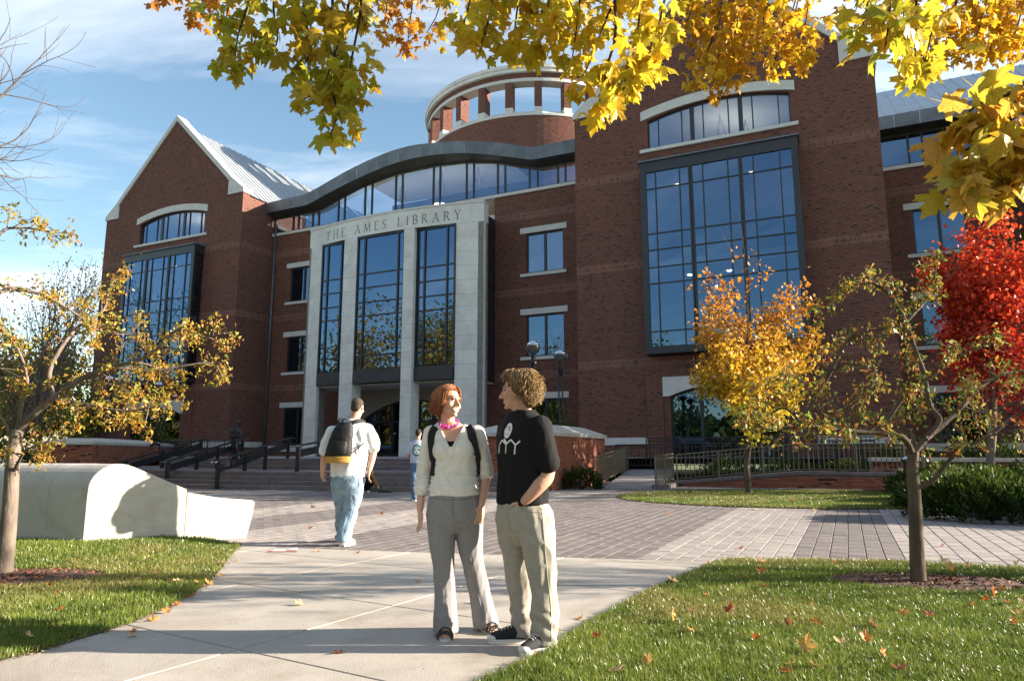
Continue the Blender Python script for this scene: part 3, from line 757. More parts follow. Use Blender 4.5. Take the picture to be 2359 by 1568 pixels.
    for i in range(3):
        a, c = ed[i][1], ed[i + 1][0]
        ubar(gwin, 'transom', G(a), G(c), 1.95, 2.03, wv)
        pane(gwin, [(G(a), wv, 1.0), (G(c), wv, 1.0), (G(c), wv, tp(c)), (G((a + c) / 2), wv, tp((a + c) / 2)), (G(a), wv, tp(a))])
    # rooms behind the glass
    b = MB(); b.quad((G(1), 9, 0.5), (G(15), 9, 0.5), (G(15), 9, 21), (G(1), 9, 21)); b.quad((G(1), 9, 0.5), (G(1), 0.6, 0.5), (G(1), 0.6, 21), (G(1), 9, 21)); b.quad((G(15), 0.6, 0.5), (G(15), 9, 0.5), (G(15), 9, 21), (G(15), 0.6, 21))
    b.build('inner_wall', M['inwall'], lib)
    b = MB()
    for z in (5.6, 11.3, 17.05): b.box(G(1), G(15), 0.6, 9, z, z + 0.5)
    b.box(G(1), G(15), 0.5, 9, 20.9, 21.0)
    b.build('ceiling', M['ceil'], lib)
    for u, w in ((8.0, 3.0), (9.3, 4.2)): pendant(lib, G(u), w, 18.75, 20.9)
    for (u, w, z) in ((6.0, 2.4, 11.28), (8.2, 2.4, 11.28), (10.2, 3.6, 11.28), (5.4, 3.0, 17.03), (7.4, 3.4, 5.58), (9.6, 3.0, 17.03)):
        b = MB(); b.lathe([(0.13, -0.02), (0.13, 0.0)], 10, (G(u), w, z)); b.build('downlight', M['lamp_on'], lib)
    # roof with standing seams
    for s in (0, 1):
        ue = -0.15 if s == 0 else 16.15
        b = MB(); P = [(G(ue), 0.72, 20.85), (G(ue), 30, 20.85), (G(8), 30, 28.3), (G(8), 0.72, 28.3)]
        if s == 0: P = P[::-1]
        b.poly(P); ro = b.build('roof', M['roofmetal'], lib)
        if s == 1 and side_visible:
            d = Vector((8 - 16.15, 0, 28.3 - 20.85)); d.normalize(); nrm = Vector((0.675, 0, 0.738))
            me = MB().bar((0, 0, 0), d * 11.04, 0.035, 0.06, up=nrm).mesh('seam'); me.materials.append(M['roofmetal'])
            for k in range(46):
                o = add('seam', me, None, ro); o.location = Vector((G(16.15), 1.0 + 0.62 * k, 20.85)) + nrm * 0.03

gable(0.0, False)
gable(-43.0, True)

# ---- wall between the gables
MW = 3.3
rows = ((1.75, 4.55), (7.28, 9.98), (12.77, 15.45))
holes = [(-4.70, -2.08, a, b) for a, b in rows] + [(-24.92, -22.30, a, b) for a, b in rows]
wall_holes('recessed_wall', -27, -19.9, 0.3, 18.3, MW, [h for h in holes if h[0] < -20], M['brick'])
wall_holes('recessed_wall', -7.05, 0.0, 0.3, 18.3, MW, [h for h in holes if h[0] > -20], M['brick'])
for u0, u1, z0, z1 in holes:
    right = u0 > -20
    l = MB(); l.box(u0 - 0.42, u1 + 0.25, MW - 0.06, MW + 0.1, z1 + 0.03, z1 + 0.42); l.build('lintel', M['lime2'], lib, bevel=0.012)
    if z0 > 2:
        l = MB(); l.box(u0 - 0.42, u1 + 0.20, MW - 0.09, MW + 0.2, z0 - 0.22, z0 - 0.01); l.build('sill', M['lime2'], lib, bevel=0.012)
    f = MB(); wv = MW + 0.16; m = (u0 + u1) / 2
    f.box(u0, u1, wv - 0.05, wv + 0.05, z0, z0 + 0.09); f.box(u0, u1, wv - 0.05, wv + 0.05, z1 - 0.09, z1)
    f.box(u0, u0 + 0.09, wv - 0.05, wv + 0.05, z0 + 0.09, z1 - 0.09); f.box(u1 - 0.09, u1, wv - 0.05, wv + 0.05, z0 + 0.09, z1 - 0.09)
    fo = f.build('window', M['frame'], lib)
    ubar(fo, 'mullion', m - 0.08, m + 0.08, z0 + 0.09, z1 - 0.09, wv, 0.14)
    for a, c in ((u0 + 0.09, m - 0.08), (m + 0.08, u1 - 0.09)): pane(fo, [(a, wv, z0 + 0.09), (c, wv, z0 + 0.09), (c, wv, z1 - 0.09), (a, wv, z1 - 0.09)])
for zt in (16.95, 11.85, 6.35):
    for a, c in ((-26.98, -20.0), (-7.0, -0.02)):
        s = MB(); s.box(a, c, MW - 0.012, MW + 0.05, zt - 0.52, zt); s.build('soldier_course', M['soldier'], lib)
for a, c in ((-26.9, -19.9), (-7.0, 0)):
    b = MB(); b.box(a, c, MW - 0.05, MW + 0.1, 1.30, 1.74); b.build('base_course', M['lime2'], lib)
b = MB(); b.quad((-27, 11, 0.5), (0, 11, 0.5), (0, 11, 19.6), (-27, 11, 19.6)); b.quad((-26.9, MW + 0.4, 0.5), (-26.9, 11, 0.5), (-26.9, 11, 19.4), (-26.9, MW + 0.4, 19.4)); b.quad((-0.1, 11, 0.5), (-0.1, MW + 0.4, 0.5), (-0.1, MW + 0.4, 19.2), (-0.1, 11, 19.2)); b.quad((-20, 9.6, 18), (-6.5, 9.6, 18), (-6.5, 9.6, 21.9), (-20, 9.6, 21.9))
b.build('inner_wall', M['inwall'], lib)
b = MB()
for z in (5.6, 11.2, 16.9): b.box(-26.9, -0.1, MW + 0.5 if z > 16 else MW + 0.5, 10.9, z, z + 0.45)
b.build('ceiling', M['ceil'], lib)

# ---- clerestory under the waving roof
ET = [(-27.3, 20.78), (-23.0, 20.87), (-22.2, 21.05), (-21.07, 21.40), (-19.3, 21.97), (-17.4, 22.45), (-15.5, 22.79), (-14.4, 22.90), (-13.5, 22.93), (-12.6, 22.89), (-11.6, 22.79), (-10.3, 22.63), (-8.54, 22.33), (-6.77, 21.90), (-5.07, 21.36), (-3.8, 20.94), (0.2, 20.90)]
EB = [(-27.3, 20.02), (-22.9, 20.03), (-22.2, 20.20), (-21.03, 20.58), (-19.3, 21.05), (-17.3, 21.52), (-15.5, 21.84), (-14.4, 21.95), (-13.5, 21.99), (-12.6, 21.99), (-11.6, 21.94), (-9.74, 21.72), (-8.5, 21.50), (-6.77, 21.04), (-5.07, 20.50), (-3.9, 20.13), (0.2, 20.08)]
HD = [(-27.0, 19.80), (-22.4, 19.82), (-20.3, 20.50), (-18.2, 21.10), (-15.5, 21.52), (-13.5, 21.58), (-11.5, 21.55), (-9.4, 21.38), (-6.9, 20.90), (-5.3, 20.35), (-3.8, 19.90), (0, 19.95)]
EW = 2.4; CW = 3.42
s = MB(); s.box(-27, 0, MW - 0.10, MW + 0.3, 18.3, 18.52); s.build('clerestory_sill', M['lime2'], lib, bevel=0.015)
cl = MB(); cl.box(-27, 0, CW - 0.06, CW + 0.06, 18.52, 18.62); clo = cl.build('clerestory_window', M['frame'], lib)
mul = [-26.95, -25.04, -24.5, -23.06, -22.46, -20.56, -19.96, -18.06, -17.42, -15.28, -14.69, -12.03, -11.47, -9.31, -8.73, -6.86, -6.30, -4.48, -3.89, -2.44, -1.91, -0.05]
for x in mul: ubar(clo, 'mullion', x - 0.05, x + 0.05, 18.62, interp(HD, x) + 0.05, CW, 0.16)
for i in range(len(mul) - 1):
    a, c = mul[i] + 0.05, mul[i + 1] - 0.05; k = 5
    top = [(c + (a - c) * t / k, CW, interp(HD, c + (a - c) * t / k)) for t in range(k + 1)]
    pane(clo, [(a, CW, 18.62), (c, CW, 18.62)] + top, 0.004)
# soffit and head board
so = MB(); n = 60
for i in range(n):
    a, c = -27 + 27 * i / n, -27 + 27 * (i + 1) / n
    so.quad((a, EW, interp(EB, a)), (a, CW - 0.08, interp(HD, a) + 0.02), (c, CW - 0.08, interp(HD, c) + 0.02), (c, EW, interp(EB, c)))
    so.quad((a, CW - 0.07, interp(HD, a) - 0.12), (c, CW - 0.07, interp(HD, c) - 0.12), (c, CW - 0.07, interp(HD, c) + 0.5), (a, CW - 0.07, interp(HD, a) + 0.5))
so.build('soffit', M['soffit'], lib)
x = -27.2; k = 0
while x < 0.1:                      # fascia of lapped zinc sheets, each leaning out a little
    wd = 0.92 if -24 < x < -1.5 else 1.5
    y = min(x + wd, 0.15); b = MB(); kk = 3; off = 0.006 * (k % 2)
    for t in range(kk):
        a, c = x + (y - x) * t / kk + 0.004 * (t == 0), x + (y - x) * (t + 1) / kk - 0.004 * (t == kk - 1)
        b.quad((a, EW - off, interp(EB, a)), (c, EW - off, interp(EB, c)), (c, EW - 0.14 - off, interp(ET, c)), (a, EW - 0.14 - off, interp(ET, a)))
        b.quad((a, EW - 0.14 - off, interp(ET, a)), (c, EW - 0.14 - off, interp(ET, c)), (c, EW + 0.3, interp(ET, c) + 0.03), (a, EW + 0.3, interp(ET, a) + 0.03))
        b.quad((a, EW + 0.2, interp(EB, a) + 0.01), (c, EW + 0.2, interp(EB, c) + 0.01), (c, EW - off, interp(EB, c)), (a, EW - off, interp(EB, a)))
    b.build('fascia_panel', M['zinc'], lib); x = y; k += 1
rf = MB()
for i in range(n):
    a, c = -27 + 27 * i / n, -27 + 27 * (i + 1) / n
    rf.quad((a, EW + 0.28, interp(ET, a)), (c, EW + 0.28, interp(ET, c)), (c, 4.6, interp(ET, c) - 0.02), (a, 4.6, interp(ET, a) - 0.02))
rf.build('roof', M['roofmetal'], lib)
for u, w in ((-16.2, 5.6), (-12.5, 5.2), (-9.6, 5.6), (-20.0, 6.0)): pendant(lib, u, w, 19.0, 22.3)
b = MB(); b.quad((-19, 9.5, 21.9), (-19, CW + 0.2, 21.9), (-7, CW + 0.2, 21.9), (-7, 9.5, 21.9)); b.build('ceiling', M['ceil'], lib)
# downspout
d = MB(); d.tube([(-26.62, MW - 0.14, 0.9), (-26.62, MW - 0.14, 19.6)], 0.085, 10)
for z in (3.5, 7, 10.5, 14, 17.5): d.tube([(-26.62, MW - 0.14, z), (-26.62, MW - 0.14, z + 0.1)], 0.11, 10)
d.build('downspout', M['zinc'], lib, smooth=True)

# ---- stone entrance front, bowed in plan
PC, PH, PBULGE, PW0 = -13.5, 7.1, 0.85, 0.45
def pw(u): return PW0 - PBULGE * (1 - ((u - PC) / PH) ** 2)
def stone_block(u0, u1, z0, z1, th=0.55, name='stone_block', g=0.006):
    b = MB(); k = max(1, int(round((u1 - u0) / 0.8))); xs = [u0 + g + (u1 - u0 - 2 * g) * i / k for i in range(k + 1)]
    o = rng.uniform(-0.003, 0.003)
    for i in range(k):
        a, c = xs[i], xs[i + 1]; ya, yc = pw(a) + o, pw(c) + o
        b.quad((a, ya, z0 + g), (c, yc, z0 + g), (c, yc, z1 - g), (a, ya, z1 - g))
        b.quad((a, ya, z1 - g), (c, yc, z1 - g), (c, yc + th, z1 - g), (a, ya + th, z1 - g))
        b.quad((c, yc, z0 + g), (a, ya, z0 + g), (a, ya + th, z0 + g), (c, yc + th, z0 + g))
    a, c = xs[0], xs[-1]
    b.quad((a, pw(a) + th, z0 + g), (a, pw(a) + o, z0 + g), (a, pw(a) + o, z1 - g), (a, pw(a) + th, z1 - g))
    b.quad((c, pw(c) + o, z0 + g), (c, pw(c) + th, z0 + g), (c, pw(c) + th, z1 - g), (c, pw(c) + o, z1 - g))
    return b
portal = MB()                                                    # mortar core behind the blocks
for a, c in ((-20.5, -19.06), (-16.86, -15.70), (-11.86, -11.08), (-8.16, -6.35)):
    portal.box(a + 0.03, c - 0.03, pw((a + c) / 2) + 0.12, pw((a + c) / 2) + 0.80, 0.9, 15.7)
for i in range(14):
    a, c = -20.45 + 14.05 * i / 14, -20.45 + 14.05 * (i + 1) / 14
    portal.box(a, c, max(pw(a), pw(c)) + 0.02, max(pw(a), pw(c)) + 0.50, 15.72, 17.08)
po = portal.build('entrance_front', M['grout'], lib)
zj = [0.95, 2.2, 3.45, 4.65, 5.72, 6.62, 7.54, 8.44, 9.33, 10.26, 11.06, 11.98, 12.91, 13.84, 14.83, 15.72]
for a, c in ((-20.5, -19.06), (-16.86, -15.70), (-11.86, -11.08), (-8.16, -6.35)):
    for i in range(len(zj) - 1): stone_block(a, c, zj[i], zj[i + 1], 0.95 if -19.5 < a < -9 else 0.28).build('stone_block', M['lime'], po)
xs = [-20.5, -19.06, -17.35, -15.7, -13.75, -11.86, -10.0, -8.16, -6.35]
for i in range(len(xs) - 1): stone_block(xs[i], xs[i + 1], 15.72, 16.98, 0.6, g=0.003).build('stone_block', M['lime'], po)
for i in range(0, len(xs) - 1):
    b = stone_block(xs[i] - (0.03 if i == 0 else 0), xs[i + 1] + (0.03 if i == len(xs) - 2 else 0), 16.98, 17.12, 0.72, g=0.002)
    b.v = [(x, y - 0.04, z) for x, y, z in b.v]; b.build('cap_stone', M['lime2'], po)
# letters cut into the band
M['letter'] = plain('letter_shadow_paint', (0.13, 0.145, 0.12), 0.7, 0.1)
STROKES = {   # light roman capitals drawn as strokes in a unit-high box: (x0, z0, x1, z1, thick)
 'T': (0.72, [(0.36, 0, 0.36, 1, 1), (0.02, 1, 0.70, 1, 0), (0.02, 1, 0.02, 0.88, 0), (0.70, 1, 0.70, 0.88, 0), (0.24, 0, 0.48, 0, 0)]),
 'H': (0.86, [(0.13, 0, 0.13, 1, 1), (0.73, 0, 0.73, 1, 1), (0.13, 0.52, 0.73, 0.52, 0), (0.02, 0, 0.24, 0, 0), (0.02, 1, 0.24, 1, 0), (0.62, 0, 0.84, 0, 0), (0.62, 1, 0.84, 1, 0)]),
 'E': (0.60, [(0.12, 0, 0.12, 1, 1), (0.02, 0, 0.56, 0, 0), (0.02, 1, 0.54, 1, 0), (0.12, 0.52, 0.44, 0.52, 0), (0.56, 0, 0.58, 0.14, 0), (0.54, 1, 0.54, 0.88, 0)]),
 'A': (0.86, [(0.10, 0, 0.43, 1, 0), (0.76, 0, 0.43, 1, 1), (0.22, 0.36, 0.64, 0.36, 0), (0.0, 0, 0.22, 0, 0), (0.62, 0, 0.86, 0, 0)]),
 'M': (1.02, [(0.12, 0, 0.20, 1, 0), (0.20, 1, 0.50, 0.05, 1), (0.50, 0.05, 0.82, 1, 0), (0.82, 1, 0.90, 0, 1), (0.02, 0, 0.22, 0, 0), (0.80, 0, 1.0, 0, 0)]),
 'S': (0.56, [(0.48, 0.88, 0.40, 0.98, 0), (0.40, 0.98, 0.22, 1.0, 0), (0.22, 1.0, 0.08, 0.88, 0), (0.08, 0.88, 0.08, 0.70, 1), (0.08, 0.70, 0.24, 0.54, 1), (0.24, 0.54, 0.44, 0.40, 1), (0.44, 0.40, 0.48, 0.20, 1), (0.48, 0.20, 0.36, 0.03, 0), (0.36, 0.03, 0.18, 0.0, 0), (0.18, 0.0, 0.05, 0.10, 0), (0.05, 0.10, 0.04, 0.2, 0), (0.48, 0.88, 0.50, 0.80, 0)]),
 'L': (0.62, [(0.12, 0, 0.12, 1, 1), (0.02, 0, 0.58, 0, 0), (0.02, 1, 0.24, 1, 0), (0.58, 0, 0.60, 0.16, 0)]),
 'I': (0.28, [(0.14, 0, 0.14, 1, 1), (0.02, 0, 0.26, 0, 0), (0.02, 1, 0.26, 1, 0)]),
 'B': (0.64, [(0.12, 0, 0.12, 1, 1), (0.02, 1, 0.36, 1, 0), (0.36, 1, 0.50, 0.90, 1), (0.50, 0.90, 0.50, 0.66, 1), (0.50, 0.66, 0.36, 0.54, 0), (0.12, 0.54, 0.38, 0.54, 0), (0.38, 0.54, 0.58, 0.42, 1), (0.58, 0.42, 0.58, 0.14, 1), (0.58, 0.14, 0.40, 0, 0), (0.02, 0, 0.40, 0, 0)]),
 'R': (0.74, [(0.12, 0, 0.12, 1, 1), (0.02, 1, 0.36, 1, 0), (0.36, 1, 0.52, 0.88, 1), (0.52, 0.88, 0.52, 0.66, 1), (0.52, 0.66, 0.36, 0.52, 0), (0.12, 0.52, 0.36, 0.52, 0), (0.32, 0.52, 0.66, 0.0, 1), (0.02, 0, 0.24, 0, 0), (0.60, 0, 0.74, 0, 0)]),
 'Y': (0.76, [(0.08, 1, 0.38, 0.48, 1), (0.68, 1, 0.38, 0.48, 0), (0.38, 0.48, 0.38, 0, 1), (0.0, 1, 0.20, 1, 0), (0.58, 1, 0.76, 1, 0), (0.27, 0, 0.49, 0, 0)]),
}
def lettering(text, u0, u1, z, h):
    gaps = {' ': 0.52}; tot = sum(gaps[c] if c == ' ' else STROKES[c][0] for c in text)
    sp = ((u1 - u0) / h - tot) / (len(text) - 1); x = u0
    for c in text:
        if c == ' ': x += (gaps[c] + sp) * h; continue
        wd, st = STROKES[c]; b = MB()
        for (x0, z0, x1, z1, th) in st:
            t = (0.115 if th else 0.055) * h; dx, dz = x1 - x0, z1 - z0; L = math.hypot(dx, dz); ex, ez = dx / L * 0.02, dz / L * 0.02
            a = (x + (x0 - ex) * h, z + (z0 - ez) * h); e = (x + (x1 + ex) * h, z + (z1 + ez) * h)
            nx, nz = -dz / L * t / 2, dx / L * t / 2
            P = [(a[0] - nx, a[1] - nz), (e[0] - nx, e[1] - nz), (e[0] + nx, e[1] + nz), (a[0] + nx, a[1] + nz)]
            lay = 0.0045 + 0.0012 * (len(b.f) % 7)
            b.poly([(p[0], pw(p[0]) - lay, p[1]) for p in P])
        b.build('letter', M['letter'], po); x += (wd + sp) * h
lettering('THE AMES LIBRARY', -18.75, -7.85, 15.98, 0.60)
# tall windows between the piers
PZ = [6.62, 7.54, 10.20, 11.12, 12.12, 13.08, 15.72]
for a, c, cols in ((-19.06, -16.86, (-18.52, -17.32)), (-15.70, -11.86, (-15.08, -12.36)), (-11.08, -8.16, (-10.46, -8.76))):
    wv = pw((a + c) / 2) + 0.22; f = MB()
    f.box(a, a + 0.09, wv - 0.09, wv + 0.09, 5.72, 15.72); f.box(c - 0.09, c, wv - 0.09, wv + 0.09, 5.72, 15.72)
    f.box(a + 0.09, c - 0.09, wv - 0.09, wv + 0.09, 15.58, 15.72)
    fo = f.build('entrance_window', M['frame'], po)
    b = MB(); b.box(a + 0.05, c - 0.05, wv - 0.16, wv + 0.10, 5.72, 6.42); b.box(a + 0.09, c - 0.09, wv - 0.08, wv + 0.08, 6.42, 6.62); b.build('spandrel_panel', M['spandrel'], fo)
    edc = [a + 0.09, *cols, c - 0.09]
    for x in cols: ubar(fo, 'mullion', x - 0.055, x + 0.055, 6.62, 15.58, wv, 0.16)
    for z in PZ[1:-1]: ubar(fo, 'transom', a + 0.09, c - 0.09, z - 0.045, z + 0.045, wv + 0.005, 0.12)
    for i in range(3):
        for j in range(len(PZ) - 1):
            x0, x1 = edc[i] + (0.05 if i else 0), edc[i + 1] - (0.05 if i < 2 else 0); z0, z1 = PZ[j] + 0.04, min(PZ[j + 1] - 0.04, 15.58)
            pane(fo, [(x0, wv, z0), (x1, wv, z0), (x1, wv, z1), (x0, wv, z1)])
b = MB()          # dark metal cheeks joining the stone front to the wall
for u in (-7.05, -19.95):
    b.box(u - 0.06, u + 0.06, PW0 + 0.5, MW + 0.2, 5.72, 16.75)
    for z in (7.5, 10.2, 12.1, 13.1, 15.7): b.box(u - 0.10, u + 0.10, PW0 + 0.5, MW - 0.01, z - 0.05, z + 0.05)
b.box(-19.9, -7.1, PW0 + 0.4, MW + 0.3, 16.6, 16.75)
b.build('metal_cheek', M['spandrel'], lib)
b = MB(); b.box(-19.9, -7.1, pw(-13.5) + 0.9, MW + 0.5, 5.62, 5.72); b.build('porch_ceiling', M['ceil'], lib)
# porch: brick side pieces, plastered arch, doors
for a, c in ((-20.9, -18.4), (-8.4, -6.9)):
    b = MB(); b.box(a, c, MW - 0.01, MW + 0.3, 0.9, 5.62); b.build('porch_wall', M['brick'], lib)
M['plaster'] = plain('porch_plaster', (0.30, 0.27, 0.23), 0.9, 0.08)
da = lambda x: arc_z(x, -13.4, 4.4, 3.35, 4.85)
b = MB(); k = 24; xs = [-17.8 + 8.8 * i / k for i in range(k + 1)]
pr = [(-18.4, 0.9), (-17.8, 0.9)] + [(x, da(x)) for x in xs] + [(-9.0, 0.9), (-8.4, 0.9), (-8.4, 5.62), (-18.4, 5.62)]
b.prism_xz(pr, MW, MW + 0.3); b.build('porch_arch', M['plaster'], lib)
dm = MB()
for i in range(k): dm.obox(((xs[i] + xs[i + 1]) / 2, MW + 0.2, (da(xs[i]) + da(xs[i + 1])) / 2 - 0.06), (1, 0, (da(xs[i + 1]) - da(xs[i])) / (xs[i + 1] - xs[i])), (0, 1, 0), (0, 0, 1), (xs[i + 1] - xs[i]) / 2, 0.07, 0.07)
dm.box(-17.8, -9.0, MW + 0.13, MW + 0.27, 3.28, 3.42)
do = dm.build('entrance_doors', M['frame'], lib)
dx = [-17.7, -16.2, -15.05, -13.95, -12.85, -11.75, -10.6, -9.1]
for x in dx: ubar(do, 'mullion', x - 0.07, x + 0.07, 0.95, da(x) - 0.05, MW + 0.2, 0.13)
for i in range(len(dx) - 1):
    a, c = dx[i] + 0.07, dx[i + 1] - 0.07
    pane(do, [(a, MW + 0.2, 1.0), (c, MW + 0.2, 1.0), (c, MW + 0.2, 3.28), (a, MW + 0.2, 3.28)])
    pane(do, [(a, MW + 0.2, 3.42), (c, MW + 0.2, 3.42), (c, MW + 0.2, da(c)), (a, MW + 0.2, da(a))])
    if 1 <= i <= 5:
        ubar(do, 'door_rail', a, c, 1.0, 1.18, MW + 0.2, 0.08); h = MB(); h.tube([(c - 0.1, MW + 0.08, 1.75), (c - 0.1, MW + 0.08, 2.35)], 0.02, 6); h.build('door_handle', M['chrome'], do)
s = MB(); s.box(-14.9, -14.72, MW + 0.105, MW + 0.11, 2.5, 2.58); s.build('door_notice', M['lime2'], do)

# ---- right hand wing, set back
WW = 9.0
hol = [(17.9 + 6.4 * k, 20.6 + 6.4 * k, a, b) for k in range(3) for a, b in rows]
wall_holes('wing_wall', 16.0, 40, 0.3, 18.1, WW, hol, M['brick'])
for u0, u1, z0, z1 in hol:
    l = MB(); l.box(u0 - 0.42, u1 + 0.42, WW - 0.06, WW + 0.1, z1 + 0.03, z1 + 0.42); l.build('lintel', M['lime2'], lib)
    l = MB(); l.box(u0 - 0.42, u1 + 0.42, WW - 0.09, WW + 0.2, z0 - 0.22, z0 - 0.01); l.build('sill', M['lime2'], lib)
    f = MB(); wv = WW + 0.16; m = (u0 + u1) / 2
    f.box(u0, u1, wv - 0.05, wv + 0.05, z0, z0 + 0.09); f.box(u0, u1, wv - 0.05, wv + 0.05, z1 - 0.09, z1)
    f.box(u0, u0 + 0.09, wv - 0.05, wv + 0.05, z0 + 0.09, z1 - 0.09); f.box(u1 - 0.09, u1, wv - 0.05, wv + 0.05, z0 + 0.09, z1 - 0.09)
    fo = f.build('window', M['frame'], lib); ubar(fo, 'mullion', m - 0.08, m + 0.08, z0 + 0.09, z1 - 0.09, wv, 0.14)
    for a, c in ((u0 + 0.09, m - 0.08), (m + 0.08, u1 - 0.09)): pane(fo, [(a, wv, z0 + 0.09), (c, wv, z0 + 0.09), (c, wv, z1 - 0.09), (a, wv, z1 - 0.09)])
for zt in (16.95, 11.85, 6.35):
    s = MB(); s.box(16.0, 40, WW - 0.012, WW + 0.05, zt - 0.52, zt); s.build('soldier_course', M['soldier'], lib)
s = MB(); s.box(16, 40, WW - 0.10, WW + 0.3, 18.1, 18.32); s.build('clerestory_sill', M['lime2'], lib)
b = MB(); b.box(16, 40, WW - 0.06, WW + 0.1, 1.3, 1.74); b.build('base_course', M['lime2'], lib)
cl = MB(); cl.box(16, 40, WW + 0.06, WW + 0.18, 18.32, 18.42); cl.box(16, 40, WW + 0.06, WW + 0.18, 20.2, 20.5); clo = cl.build('clerestory_window', M['frame'], lib)
x = 16.3; k = 0; ms = []
while x < 40: ms.append(x); x += (1.75 if k % 2 == 0 else 0.75); k += 1
for x in ms: ubar(clo, 'mullion', x - 0.06, x + 0.06, 18.42, 20.2, WW + 0.12, 0.16)
for i in range(len(ms) - 1): pane(clo, [(ms[i] + 0.06, WW + 0.12, 18.42), (ms[i + 1] - 0.06, WW + 0.12, 18.42), (ms[i + 1] - 0.06, WW + 0.12, 20.2), (ms[i] + 0.06, WW + 0.12, 20.2)])
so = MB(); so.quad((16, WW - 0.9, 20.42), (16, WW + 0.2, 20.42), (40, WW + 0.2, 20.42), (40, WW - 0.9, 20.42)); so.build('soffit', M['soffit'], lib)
x = 16.0
while x < 40:
    b = MB(); b.quad((x + 0.004, WW - 0.9, 20.42), (x + 1.34, WW - 0.9, 20.42), (x + 1.34, WW - 1.0, 21.2), (x + 0.004, WW - 1.0, 21.2)); b.build('fascia_panel', M['zinc'], lib); x += 1.344
b = MB(); b.quad((16, WW - 0.98, 21.19), (40, WW - 0.98, 21.19), (40, WW + 7, 26.6), (16, WW + 7, 26.6)); ro = b.build('roof', M['roofmetal'], lib)
dd = Vector((0, 7.98, 5.41)); me = MB().bar((0, 0, 0), dd, 0.035, 0.06).mesh('seam'); me.materials.append(M['roofmetal'])
for k in range(36): o = add('seam', me, None, ro); o.location = (16.3 + 0.66 * k, WW - 0.98, 21.22)
b = MB(); b.quad((16, 16, 0.5), (40, 16, 0.5), (40, 16, 21), (16, 16, 21)); b.build('inner_wall', M['inwall'], lib)
b = MB(); b.box(16.2, 40, WW + 0.5, 16, 5.6, 6.0); b.box(16.2, 40, WW + 0.5, 16, 11.2, 11.6); b.box(16.2, 40, WW + 0.5, 16, 16.8, 17.2); b.box(16.2, 40, WW + 0.5, 16, 20.6, 20.8); b.build('ceiling', M['ceil'], lib)

# ---- open round tower behind
DC = (-13.5, 25.0); DR = 10.9; NC = 26; TH = 1.05
def ring(name, mat, r0, r1, z0, z1, parent, n=104):
    b = MB()
    for i in range(n):
        t0, t1 = 2 * math.pi * i / n, 2 * math.pi * (i + 1) / n
        P = lambda r, t, z: (DC[0] + r * math.cos(t), DC[1] + r * math.sin(t), z)
        l0, l1 = r1 * t0, r1 * t1
        b.quad(P(r1, t0, z0), P(r1, t1, z0), P(r1, t1, z1), P(r1, t0, z1), [(l0, z0), (l1, z0), (l1, z1), (l0, z1)])
        b.quad(P(r0, t1, z0), P(r0, t0, z0), P(r0, t0, z1), P(r0, t1, z1), [(l1, z0), (l0, z0), (l0, z1), (l1, z1)])
        b.quad(P(r1, t0, z1), P(r1, t1, z1), P(r0, t1, z1), P(r0, t0, z1), [(l0, 0), (l1, 0), (l1, 1), (l0, 1)])
        b.quad(P(r0, t0, z0), P(r0, t1, z0), P(r1, t1, z0), P(r1, t0, z0), [(l0, 0), (l1, 0), (l1, 1), (l0, 1)])
    return b.build(name, mat, parent)
tw = ring('round_tower', M['brick'], DR - TH, DR, 18, 30.25, lib)
ring('sill_ring', M['lime2'], DR - TH - 0.05, DR + 0.05, 30.25, 30.45, tw)
ring('stone_ring', M['lime2'], DR - TH - 0.03, DR + 0.05, 33.45, 33.75, tw)
ring('brick_ring', M['brick'], DR - TH, DR, 33.75, 34.25, tw)
ring('cornice', M['lime'], DR - TH - 0.2, DR + 0.28, 34.25, 34.60, tw)
ring('cornice_cap', M['lime'], DR - TH - 0.25, DR + 0.36, 34.60, 34.92, tw)
cm = MB(); cm.box(-TH, 0, -0.32, 0.32, 31.05, 33.45); cm = cm.mesh('column'); cm.materials.append(M['brick'])
pm_ = MB(); pm_.box(-TH - 0.02, 0.03, -0.36, 0.36, 30.45, 31.05); pm_ = pm_.mesh('plinth'); pm_.materials.append(M['lime2'])
wm = MB(); wm.prism_xz([(-TH, 30.45), (0.0, 30.45), (-0.35, 30.80), (-TH, 30.95)], -0.97, 0.97); wm = wm.mesh('weathering_stone'); wm.materials.append(M['lime2'])
for k in range(NC):
    t = 2 * math.pi * (k + 0.33) / NC
    for nm, me, dt in (('column', cm, 0), ('plinth', pm_, 0), ('weathering_stone', wm, math.pi / NC)):
        o = add(nm, me, None, tw); o.location = (DC[0] + (DR - 0.01) * math.cos(t + dt), DC[1] + (DR - 0.01) * math.sin(t + dt), 0); o.rotation_euler = (0, 0, t + dt)
